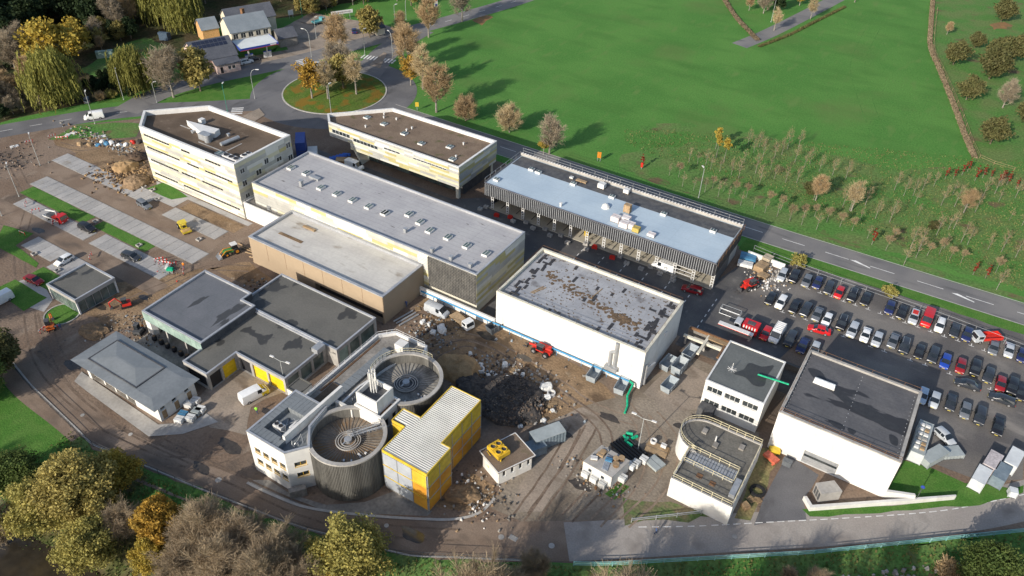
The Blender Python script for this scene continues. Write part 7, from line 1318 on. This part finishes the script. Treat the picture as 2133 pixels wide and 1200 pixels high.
# ================================================================ building material and debris
M_bag = mat('white_bag', (.62, .62, .60), .8, (.52, .52, .50), 1.5, 4, .12, rnd=.12); M_sand = mat('sand', (.34, .225, .115), .95, (.28, .18, .09), .5, 4, .2); M_tarp = mat('blue_tarp', (.05, .17, .30), .5, (.08, .22, .36), 1, 3, .15); M_blk = mat('stone_black', (.05, .045, .042), .95, (.085, .073, .064), 1, 3, .25); M_pinkp = mat('insulation_pack', (.62, .54, .52), .6, (.68, .64, .62), 1, 3, .06, rnd=.08)
def lump(r, h, seed, flat=.0, n=10, k=5):
    mb = MB(); vs = []; 
    for j in range(k+1):
        t = j/k; rr = r*math.cos(t*PI/2)**.8 if j < k else 0
        for i in range(n): a = 2*PI*i/n; f = 1+.28*noise.noise((math.cos(a)*1.7+seed*3.1, math.sin(a)*1.7, t*2+seed)); vs.append((rr*f*math.cos(a), rr*f*math.sin(a), h*math.sin(t*PI/2)*(1+.2*noise.noise((seed, a, t)))))
    return mb.add(vs, [(j*n+i, j*n+(i+1) % n, (j+1)*n+(i+1) % n, (j+1)*n+i) for j in range(k) for i in range(n)])
def sack(seed):
    bm = bmesh.new(); bmesh.ops.create_cube(bm, size=1); bmesh.ops.subdivide_edges(bm, edges=bm.edges, cuts=3, use_grid_fill=True); me = bpy.data.meshes.new('bag')
    for v in bm.verts:
        c = v.co; k = 1-.22*(abs(c.x)+abs(c.y))**2*.5-.12*c.z; d = noise.noise_vector(c*1.9+Vector((seed*7, 0, 0)))*.22; v.co = Vector((c.x*1.15*k, c.y*1.05*k, max(0, (c.z+.5)*(.75 if seed % 2 else .95))))+Vector((d.x, d.y, d.z if c.z > -.4 else 0))
    bm.to_mesh(me); bm.free(); me.materials.append(M_bag); return me
BAGS = [sack(s) for s in (1, 2, 3, 4)]
def one(name, me, px, label, cat, group=None, rz=None, sc=1, z=.02, lift=0):
    q = at(px[0], px[1], z+lift); o = bpy.data.objects.new(name, me); C.objects.link(o); o.location = (q.x, q.y, z); o.rotation_euler = (0, 0, random.uniform(0, 6) if rz is None else rz); o.scale = (sc, sc, sc) if not isinstance(sc, tuple) else sc; return tag(o, label, cat, group)
c4 = lambda x, y: (830+x/3.742, 600+y/3.742)
for x, y, s in [(340, 330, 1.9), (270, 350, 1.2), (190, 270, 1.0), (240, 290, .9), (1150, 790, 2.0), (1160, 860, 1.2), (1000, 790, 1.1), (960, 780, .9), (850, 720, .8), (800, 735, 1), (760, 690, .9), (640, 600, 1), (830, 610, 1.1), (560, 520, .8), (600, 575, .7), (440, 560, .8), (970, 680, .8), (1030, 820, .8), (1100, 930, .9), (1030, 990, .9), (950, 1080, .8), (1200, 960, .8), (1130, 1040, .9), (700, 690, .8), (730, 660, .7)]: one('rubble_bag', random.choice(BAGS), c4(x, y), 'white bulk bag lying in the debris around the black heap', 'bag', 'white bulk bags around the heap', sc=(s*random.uniform(.7, .95), s*random.uniform(.65, .9), s*random.uniform(.45, .8)))
ringm = MB().ring((0, 0), .42, .6, 0, .5, 18).mesh('concrete_ring', M_wcope)
for x, y in [(640, 645), (1092, 855), (1190, 832), (845, 720)]: one('shaft_ring', ringm, c4(x, y), 'white concrete shaft ring lying beside the black heap', 'shaft ring', 'shaft rings beside the heap', sc=1.25)
def pallet():
    t = thing('timber_pallet', 'flat timber pallet', 'pallet')
    for i in range(6): MB().box(-.6, .6, -.5+i*.18, -.4+i*.18, .12, .145).build('board', M_timber, t, local=True)
    for x in (-.55, 0, .5): MB().box(x-.05, x+.05, -.5, .5, 0, .119).build('bearer', M_timber, t, local=True)
    return t
pp = pallet()
for x, y, z, lab in [(885, 640, .02, 0), (905, 630, .02, 0), (1170, 915, .02, 0), (1215, 905, .02, 0), (1100, 1000, .02, 0), (150, 165, .02, 0), (185, 130, .02, 0), (215, 100, .02, 0), (230, 380, .02, 0), (470, 350, .02, 0), (500, 370, .02, 0), (1085, 720, .02, 0)]: q = at(*c4(x, y)); dup(pp, (q.x, q.y, z), random.uniform(0, 3), 'bare timber pallet lying in the dirt yard debris', 'pallets in the dirt yard')
c6 = lambda x, y: (1180+x/3.75, 800+y/3.75)
for k in range(5): q = at(*c6(1395, 965)); dup(pp, (q.x, q.y, .02+k*.15), -.6, 'timber pallet in the stack beside railed basin', 'pallet stack beside the basin')
for k in range(2): q = at(*c6(1440, 905)); dup(pp, (q.x+k*.9, q.y+k*.5, .02), -.5, 'pale timber pallet lying beside black ring', 'pallets beside the black ring')
for k in range(3): q = at(*c6(700, 520)); dup(pp, (q.x-1.3+k*1.35, q.y+.3*k, .02), .1, 'timber pallet under stored goods near double armed lamp', 'pallets near the double armed lamp')
kill(pp)
one('rubber_ring', MB().ring((0, 0), .8, 1.25, 0, .35, 20).mesh('rubber_ring', M_tyre), c6(1490, 840), 'large black rubber ring lying beside railed basin', 'ring')
def rough(mb, a, f):
    mb.v = [(x+a*noise.noise((x*f, y*f, z*f+3)), y+a*noise.noise((x*f+9, y*f, z*f)), max(0, z+a*.9*noise.noise((x*f, y*f+5, z*f)))) if z > .01 else (x, y, z) for x, y, z in mb.v]; return mb
def heap(name, px, label, r, h, m, seed, cat='heap', sc=(1, 1, 1), rz=0): o = one(name, rough(lump(r, h, seed, n=44, k=16), .32, 1.6).mesh(name, m, smooth=True), px, label, cat, rz=rz); o.scale = sc; return o
heap('sand_heap', c4(470, 640), 'brown sand heap behind the pale floored tank', 4.2, 2.0, M_sand, 5, sc=(1, .8, 1)); heap('stone_heap', c4(870, 880), 'wide debris heap coloured black for the shade of yellow building', 6.2, 1.3, M_blk, 6, sc=(1.05, .95, 1)); heap('stone_heap', c4(560, 760), 'small dark rubble heap between sand heap and yellow building', 2.8, 1.2, M_blk, 8)  # wide heap: black colour carries the shadow of the yellow building
heap('earth_heap', (262, 350), 'light brown earth heap beside the office block', 3.0, 1.6, M_sand, 9); heap('earth_heap', (283, 382), 'dark earth heap at office corner', 3.2, 1.4, M_dirt, 10); heap('earth_heap', (283, 330), 'dark soil mound below office facade', 2.6, 1.3, mat('dark_soil', (.075, .05, .035), .95, (.11, .075, .05), .8, 3, .3), 12); heap('earth_heap', (960, 1030), 'ochre earth mound beside yellow building', 2.2, .8, M_dirt, 13, sc=(1.3, .8, 1), rz=.5); heap('earth_heap', (195, 690), 'low brown earth mound before zinc pavilion', 2.2, .7, M_dirt, 14, sc=(1.5, 1, 1))
# rubble scattered through the dirt yard: real stones, nobody could count them
def rubble(name, label, n, fn, m, s=(.08, .3)):
    mb = MB()
    for i in range(n):
        x, y, z = fn(); r = random.uniform(*s); a = random.random()*6; k = [(math.cos(a+j*1.57)*r*random.uniform(.6, 1.2), math.sin(a+j*1.57)*r*random.uniform(.6, 1.2)) for j in range(4)]
        mb.cur = random.randint(0, len(m)-1); mb.add([(x+u, y+v, z-.05) for u, v in k]+[(x+u*.7, y+v*.7, z+r*random.uniform(.4, 1.1)) for u, v in k], [(0, 1, 5, 4), (1, 2, 6, 5), (2, 3, 7, 6), (3, 0, 4, 7), (4, 5, 6, 7)])
    return tag(mb.build(name, m), label, 'rubble', kind='stuff')
def around(px, sx, sy):
    q = at(*px); return lambda: (random.gauss(q.x, sx), random.gauss(q.y, sy), .03)
MR = [M_dconc, M_dconc, M_timber, M_blk, M_mud, M_conc, M_rust, M_dirt, M_blk, M_skip, M_dconc]
rubble('loose_rubble', 'mixed rubble and offcuts spread round the black heap', 900, around(c4(820, 740), 5.2, 3.4), MR, (.08, .42)); rubble('loose_rubble', 'mixed rubble along the office earthworks', 260, around((225, 299), 8, 1.2), MR, (.1, .45)); rubble('loose_rubble', 'building waste among the vans by brown hall', 320, around((900, 690), 2.6, 3.0), MR, (.08, .35)); rubble('loose_rubble', 'clods of earth beside the office', 500, around((262, 365), 4, 3.0), [M_dirt, M_sand, MATS['dark_soil']], (.1, .5)); rubble('loose_rubble', 'offcuts lying at the foot of slab bays', 70, around((350, 562), 2.0, .9), MR+[M_red], (.08, .25)); rubble('loose_rubble', 'waste heaped round the portable cabin', 240, around((1245, 1000), 2.5, 1.3), MR, (.08, .3)); rubble('loose_rubble', 'stones and waste beside the road bend', 200, around((15, 335), 5, 4), [M_dconc, M_blk, M_mud, M_mud], (.1, .4)); rubble('loose_rubble', 'rubble on earth mound by yellow building', 260, around((985, 1030), 3, 2.2), [M_dconc, M_blk, M_wcope, M_dirt], (.08, .35)); rubble('loose_rubble', 'small clutter around pavilion and canteen', 260, around((275, 690), 3.5, 3.2), MR, (.06, .28)); rubble('loose_rubble', 'loose building waste beside timber stack', 200, around((1600, 580), 2, 2.6), [M_timber, M_conc, M_wcope], (.1, .4)); rubble('loose_rubble', 'pipework offcuts behind the canteen building', 200, around((560, 610), 3, 1.5), MR, (.1, .35))
hq = at(*c4(870, 880))
def fheap():
    a = random.random()*6.28; q = random.random()**.5; return (hq.x+6.4*q*math.cos(a), hq.y+5.8*q*math.sin(a), 1.25*math.sqrt(max(0, 1-q**2.2))+.05)
rubble('heap_stones', 'broken slabs and stones on the wide heap, coloured black for shade', 1500, fheap, [M_blk, M_blk, M_blk, M_mud, MATS['dark_concrete']], (.08, .32))  # stones coloured dark to match the shadow painted into the heap
def fst():
    x = random.uniform(0, 26); y = edge_y(x)-random.uniform(5, 16); return (x, y, gz(x, y)+.05)
rubble('bank_stones', 'pale boulders strewn on the bank below the lower road', 420, fst, [M_dconc, M_conc], (.12, .5))
# palletised packs
PK = {}
def pack(px, label, m, sx, sy, h, z, group=None, rz=0, lift=0):
    q = at(px[0], px[1], z+lift); t = thing('pallet_pack', label, 'pack', (q.x, q.y, z), rz, group); MB().box(-sx/2, sx/2, -sy/2, sy/2, .14, h).build('pack', m, t, local=True)
    for x in (-sx/2+.02, -.06, sx/2-.14): MB().box(x, x+.12, -sy/2, sy/2, 0, .139).build('bearer', M_timber, t, local=True)
    MB().box(-sx/2-.01, sx/2+.01, -.03, .03, .15, h+.012).build('strap', M_dsteel, t, local=True)
c3 = lambda x, y: (980+x/3.678, 300+y/3.678)
for i, ((x, y), m, h) in enumerate([((1112, 590), M_pinkp, 1.3), ((1190, 590), M_pinkp, 1.1), ((1175, 635), M_pinkp, 1.3), ((1222, 640), M_pinkp, 1.2)]): pack(c3(x, y), 'pink and white wrapped insulation pack on the blue roof', m, 1.9, 1.5, h, 7.43, 'insulation packs on the blue roof', lift=.0)
pack(c3(1200, 520), 'tall tan pack nearest the roof edge skylight on the blue roof', M_timber, 1.5, 1.2, 1.9, 7.43); pack(c3(1268, 670), 'yellow brown pack at the end of the insulation packs', mat('rockwool', (.42, .32, .09), .9), 1.5, 1.3, 1.1, 7.43); pack(c3(1385, 705), 'low white pallet with brown sacks on the blue roof', M_pinkp, 1.6, 1.2, .7, 7.43); one('tarpaulin_bundle', lump(1.0, .8, 15).mesh('tarpaulin_bundle', M_bag), c3(1035, 485), 'crumpled white tarpaulin bundle on the blue roof', 'bundle', z=7.43); pack(c3(1005, 335), 'white wrapped pack on the dark roof strip', M_bag, 1.6, 1.4, 1.2, 7.45); pack(c3(1195, 375), 'white metal box on the dark roof strip', M_wcope, 1.3, 1.1, 1.0, 7.45); pack(c3(850, 290), 'flat stack of pale boards on the dark roof strip', M_timber, 2.6, .9, .35, 7.45); pack(c3(775, 265), 'white and red sacks on the dark roof strip', M_bag, .9, .7, .5, 7.45)
c2 = lambda x, y: (140+x/4.8, 670+y/4.8)
for i, (x, y, m, lab) in enumerate([(1130, 1000, M_bag, 'pallet of blue white sacks furthest from the pavilion doors'), (1165, 950, M_tarp, 'pallet under blue foil beside pavilion gable'), (1240, 985, M_bag, 'pallet of sacks beside blue foil pallet'), (1300, 920, M_cg, 'grey stone pallet in the pavilion pallet group'), (1340, 900, M_bag, 'pallet of white sacks nearest the garage recess'), (1225, 850, M_wcope, 'white boxed pallet against pavilion wall'), (1290, 810, M_wcope, 'white boxed pallet nearest the pavilion corner')]): pack(c2(x, y), lab, m, 1.4, 1.2, .95, .105 if i in (0, 1) else .02, rz=.3)
c1 = lambda x, y: (1530+x/3.529, 520+y/3.529)
pack(c1(95, 75), 'blue and white bundle of long profiles beside garage end', M_tarp, 3.4, 2.4, 1.1, .02, rz=.2); pack(c1(75, 120), 'white bundle of insulation boards beside garage end', M_bag, 3.2, 1.6, .9, .02, rz=.2); pack(c1(190, 150), 'pale timber stack topped with loose boards', M_timber, 2.2, 2.8, 1.5, .02, rz=-.2); pack(c1(235, 100), 'tall stack of pale pallets by white wall', mat('pale_timber', (.45, .38, .28), .9, (.36, .30, .22), 1, 3, .2), 1.8, 2.0, 1.8, .02, rz=-.2); pack(c1(210, 205), 'low timber stack at the car park edge', M_timber, 2.0, 2.0, .8, .02, rz=-.2)
o = MB().box(-4.2, 4.2, -.15, .15, 0, 1.5).build('white_wall', M_white); q = at(1594, 548); o.location = (q.x, q.y, .02); o.rotation_euler = (0, 0, -.05); tag(o, 'short white wall between garage and car park', 'wall')
pack((1368, 938), 'timber platform with white hatch and stored fittings', M_timber, 3.6, 2.4, .3, .02, rz=.1); one('white_drum', MB().ring((0, 0), .35, .55, 0, .5, 16).mesh('white_drum', M_wcope), (1361, 921), 'white ring on the timber platform near lamp', 'drum', z=.33); pack((1382, 932), 'small white box on the timber platform near lamp', M_wcope, .9, .6, .7, .33); pack((1364, 968), 'low grey steel trailer bed beside the cabin', M_cg, 2.6, 2.2, .6, .02, rz=-.35)
for i, (x, y) in enumerate([(505, 660), (540, 640), (435, 755), (600, 610), (150, 720), (215, 760), (280, 800), (250, 735), (180, 670)]): pack(c6(x, y), 'white wrapped sack pallet beside portable cabin', M_bag, 1.2, 1.1, 1.1, .02, 'sack pallets beside the cabin', rz=-.1)
for i in range(6): a, c = at(*c6(345+i*22, 470-i*12)), at(*c6(520+i*22, 620-i*12)); o = MB().tube((0, 0, 0), (c.x-a.x, c.y-a.y, 0), .22, 8).build('black_pipe', M_trim); o.location = (a.x, a.y, .24+(.0 if i < 4 else .02)); tag(o, 'long black pipe in the stack beside portable cabin', 'pipe', 'black pipes beside the cabin')
for i, (x, y) in enumerate([(485, 400), (470, 450), (500, 480), (530, 420), (450, 430)]): q = at(*c6(x, y)); o = MB().tube((-.5, 0, .3), (.6, .3, .3), .28, 10).build('green_fitting', MATS['green_plastic']); o.location = (q.x, q.y, .02); o.rotation_euler = (0, 0, i*1.3); tag(o, 'green pipe fitting on the pipe stack near lamp', 'pipe fitting', 'green pipe fittings')
for i, (x, y, m, lab) in enumerate([(265, 560, M_timber, 'small timber bundle on the portable cabin roof'), (330, 600, M_tarp, 'blue sheeted bundle on the portable cabin roof'), (215, 585, M_wcope, 'white box on the portable cabin roof'), (300, 520, M_conc, 'row of concrete kerbs on the portable cabin roof')]): pack(c6(x, y), lab, m, 1.1, .7, .4, 2.71, rz=.2*i)
# concrete ballast blocks in the shaded yard
blk = MB().box(-.55, -.08, -.4, .4, 0, .6).box(.08, .55, -.4, .4, 0, .6).box(-.079, .079, -.4, .4, 0, .3).mesh('ballast_block', M_conc)
cf = lambda x, y: (1060+x/7.5, 400+y/7.5)
for px in [cf(65, 470), cf(270, 485), cf(375, 580), cf(565, 592), cf(640, 692), cf(810, 690), cf(915, 805), cf(1200, 825), cf(1210, 910), cf(1740, 1020), c3(1195, 920), c3(1305, 962), c3(1380, 948), c3(1555, 1025), c3(1550, 1050), c3(1450, 1000), c3(75, 505), c3(120, 490)]: one('ballast_block', blk, px, 'pale concrete fence block standing in the shaded yard', 'concrete block', 'fence blocks in the shaded yard', rz=random.uniform(-.2, .2))
for px in [c3(200, 555), c3(305, 570), c3(1085, 880), c3(950, 800)]: one('red_block', MB().cbox(0, 0, 0, 1.2, .6, .7).cbox(0, 0, .7, .8, .4, .2).mesh('red_block', M_red), px, 'red machine attachment standing in the shaded yard', 'attachment', 'red attachments in the yard', rz=.2)
one('yellow_crate', MB().cbox(0, 0, 0, .9, .9, .9).cbox(0, 0, .9, .7, .7, .1).mesh('yellow_crate', M_ywall), cf(1210, 675), 'yellow crate on the garage bay floor', 'crate', z=.13)
# red and white barriers
def barrier():
    t = thing('road_barrier', 'red and white road barrier', 'barrier')
    for i in range(6): MB().box(-1+i*.333, -1+(i+1)*.333, -.03, .03, .7, .95).build('stripe', M_red if i % 2 else M_wcope, t, local=True)
    for x in (-.8, .8): MB().box(x-.04, x+.04, -.25, .25, 0, .06).build('foot', M_trim, t, local=True); MB().box(x-.03, x+.03, -.029, .029, .061, .7).build('leg', M_red, t, local=True)
    return t
br = barrier()
for px in [(332, 545), (340, 549), (348, 553), (360, 556), (55, 428), (75, 443), (112, 466), (118, 468), (48, 490), (190, 537), (110, 288), (125, 292), (135, 291), (100, 685), (92, 690), (112, 689), (383, 568), (62, 300)]: q = at(*px); dup(br, (q.x, q.y, .09 if px[0] > 300 or px[1] < 470 else .02), random.uniform(0, 3), 'red and white road barrier set down on the building site', 'road barriers on the site')
kill(br)
for px, m, lab in [((355, 563), MATS['green_plastic'], 'green plastic crate beside the barrier pile'), ((350, 557), M_bag, 'white sack beside the barrier pile')]: one('site_crate', MB().cbox(0, 0, 0, 1.4, .8, .5).cbox(0, 0, .5, 1.2, .6, .12).mesh('site_crate', m), px, lab, 'crate', z=.09)
for px, m in [((215, 297), M_bag), ((222, 302), M_tarp), ((232, 300), M_bag), ((245, 297), M_blk), ((250, 303), M_bag), ((262, 303), M_bag), ((270, 301), M_timber), ((278, 298), M_red), ((290, 298), M_blk), ((205, 303), M_tarp), ((188, 303), M_timber), ((168, 302), M_timber)]: one('material_bundle', rough(lump(.75, random.uniform(.5, 1.1), random.random()*9, n=9), .3, 1.2).mesh('material_bundle', m), px, {'white_bag': 'white', 'blue_tarp': 'blue', 'stone_black': 'black', 'timber': 'brown', 'signal_red': 'red'}[m.name]+' covered bundle of building material beside the office earthworks', 'bundle', m.name+' bundles beside the earthworks')
for px in [(30, 305), (140, 282), (155, 277), (212, 284)]: one('white_sheet', MB().cbox(0, 0, 0, 2.0, 1.3, .08).cbox(0, 0, .08, 1.7, 1.0, .05).mesh('white_sheet', M_wcope), px, 'white panel lying on the ground near the road bend', 'panel', 'white panels near the road bend')
for px in [(300, 390), (318, 397), (328, 416), (415, 500), (200, 462), (290, 512), (72, 530), (120, 565)]: one('planter_box', MB().ring((0, 0), .5, .75, 0, .35, 4).mesh('planter_box', M_conc), px, 'small pale concrete pit frame set in the grass strips', 'pit frame', 'pit frames in the grass strips', rz=.78, z=.055)
for i in range(5): q = at(478+i*9, 492+i*8); o = MB().tube((-2.2, 0, .15), (2.2, 0, .15), .14, 6).build('timber_beam', M_timber); o.location = (q.x+6, q.y-1, .02); o.rotation_euler = (0, 0, .1*i); tag(o, 'long timber beam lying beside brown hall end', 'beam', 'timber beams beside brown hall')
for i in range(3): q = at(840+i*6, 660+i*4); o = MB().tube((-2.4, 0, .2), (2.4, 0, .2), .18, 8).build('steel_pipe', M_steel); o.location = (q.x, q.y, .02); o.rotation_euler = (0, 0, 1.35); tag(o, 'silver steel pipe lying along shaded end of brown hall', 'pipe', 'steel pipes beside brown hall')
one('greenhouse', MB().cbox(0, 0, 0, 5, 2.4, 1.6).prism([(-2.5, -1.2), (2.5, -1.2), (2.5, -.0), (-2.5, .0)], 1.6, 2.2).mesh('greenhouse', MATS['green_glass']), (220, 118), 'small green glass greenhouse in the garden', 'greenhouse', rz=.9); one('garden_shed', MB().cbox(0, 0, 0, 3, 2.4, 2.0).prism([(-1.6, -1.3), (1.6, -1.3), (1.6, 0), (-1.6, 0)], 2.0, 2.6).mesh('garden_shed', mat('shed_blue', (.06, .09, .13), .8)), (345, 82), 'small blue garden shed near the solar house', 'shed', rz=.4)
one('yellow_trailer', MB().cbox(0, 0, .3, 1.6, 1.2, .7).cbox(0, 0, 0, .3, 1.3, .3).mesh('yellow_trailer', M_ywall), (1612, 943), 'yellow compressor parked against dark roofed hall wall', 'compressor', rz=.5); one('red_trailer', MB().cbox(0, 0, .35, 2.4, 1.3, .5).cbox(.9, 0, 0, .3, 1.4, .35).mesh('red_trailer', mat('faded_red', (.50, .12, .07), .6)), (1605, 958), 'faded red trailer beside yellow compressor', 'trailer', rz=-.4); one('dark_bin', MB().cbox(0, 0, 0, 1.4, .9, .9).cbox(0, 0, .9, 1.5, 1.0, .1).mesh('dark_bin', M_skd), (1638, 968), 'dark grey bin beside the metal shutter door', 'bin', rz=0)
# ================================================================ people
def person(label, px, rz, top, legs, walk=.2, z=.02):
    q = at(*px); J = {'pel': (0, 0, .95), 'che': (0, .02, 1.32), 'nec': (0, .02, 1.5), 'hea': (0, .04, 1.66), 'lh': (-.1, 0, .9), 'lk': (-.11, walk, .5), 'la': (-.11, walk*.6, .08), 'lt': (-.11, walk*.6+.17, .04), 'rh': (.1, 0, .9), 'rk': (.11, -walk*.2, .5), 'ra': (.11, -walk, .08), 'rt': (.11, -walk+.17, .04), 'ls': (-.19, .02, 1.42), 'le': (-.26, -.05, 1.15), 'lw': (-.26, .12, .93), 'rs': (.19, .02, 1.42), 're': (.26, .06, 1.15), 'rw': (.26, .2, .95)}
    E_ = [('pel', 'che'), ('che', 'nec'), ('nec', 'hea'), ('pel', 'lh'), ('lh', 'lk'), ('lk', 'la'), ('la', 'lt'), ('pel', 'rh'), ('rh', 'rk'), ('rk', 'ra'), ('ra', 'rt'), ('che', 'ls'), ('ls', 'le'), ('le', 'lw'), ('che', 'rs'), ('rs', 're'), ('re', 'rw')]
    RD = dict(pel=.15, che=.17, nec=.065, hea=.11, lh=.1, lk=.07, la=.05, lt=.045, rh=.1, rk=.07, ra=.05, rt=.045, ls=.08, le=.05, lw=.04, rs=.08, re=.05, rw=.04); ks = list(J)
    me = bpy.data.meshes.new('body'); me.from_pydata([J[k] for k in ks], [(ks.index(a), ks.index(b)) for a, b in E_], []); o = bpy.data.objects.new('person', me); C.objects.link(o)
    md = o.modifiers.new('skin', 'SKIN'); 
    for i, k in enumerate(ks): me.skin_vertices[0].data[i].radius = (RD[k], RD[k]*.85); me.skin_vertices[0].data[i].use_root = (k == 'pel')
    o.modifiers.new('sub', 'SUBSURF').levels = 1; dg = bpy.context.evaluated_depsgraph_get(); ev = bpy.data.meshes.new_from_object(o.evaluated_get(dg)); o.modifiers.clear(); o.data = ev
    ev.materials.clear(); [ev.materials.append(m) for m in (top, legs, mat('skin', (.42, .27, .19), .6), M_trim)]
    for f in ev.polygons: c = f.center; f.use_smooth = True; f.material_index = 1 if c.z < .92 and abs(c.x) < .22 else (2 if c.z > 1.53 or (c.z < 1.0 and abs(c.x) > .22) else 0); f.material_index = 3 if c.z > 1.7 else f.material_index
    o.location = (q.x, q.y, z); o.rotation_euler = (0, 0, rz); tag(o, label, 'person'); return o
if not hasattr(bpy.types.Mesh, 'skin_vertices'): pass
M_hv = mat('hi_vis_green', (.25, .65, .04), .7); M_ho = mat('hi_vis_orange', (.65, .20, .02), .7); M_jean = mat('denim', (.05, .07, .13), .85); M_bcoat = mat('blue_coat', (.06, .10, .22), .8)
PEOPLE = [('person in dark coat walking along the lower road', (1365, 1112), -1.2, M_bcoat, M_jean), ('person in bright green vest beside the white van', (536, 862), .6, M_hv, M_jean), ('person in blue coat beside orange mini excavator', (128, 688), 1.1, M_bcoat, M_jean), ('person in orange vest near pavilion gable', (300, 688), 2.0, M_ho, M_jean), ('person in orange vest beside the barrier pile', (384, 560), .4, M_ho, M_jean), ('person in blue overalls beside steel pipes', (847, 640), .4, M_bcoat, M_bcoat)]
for a in PEOPLE: person(*a)
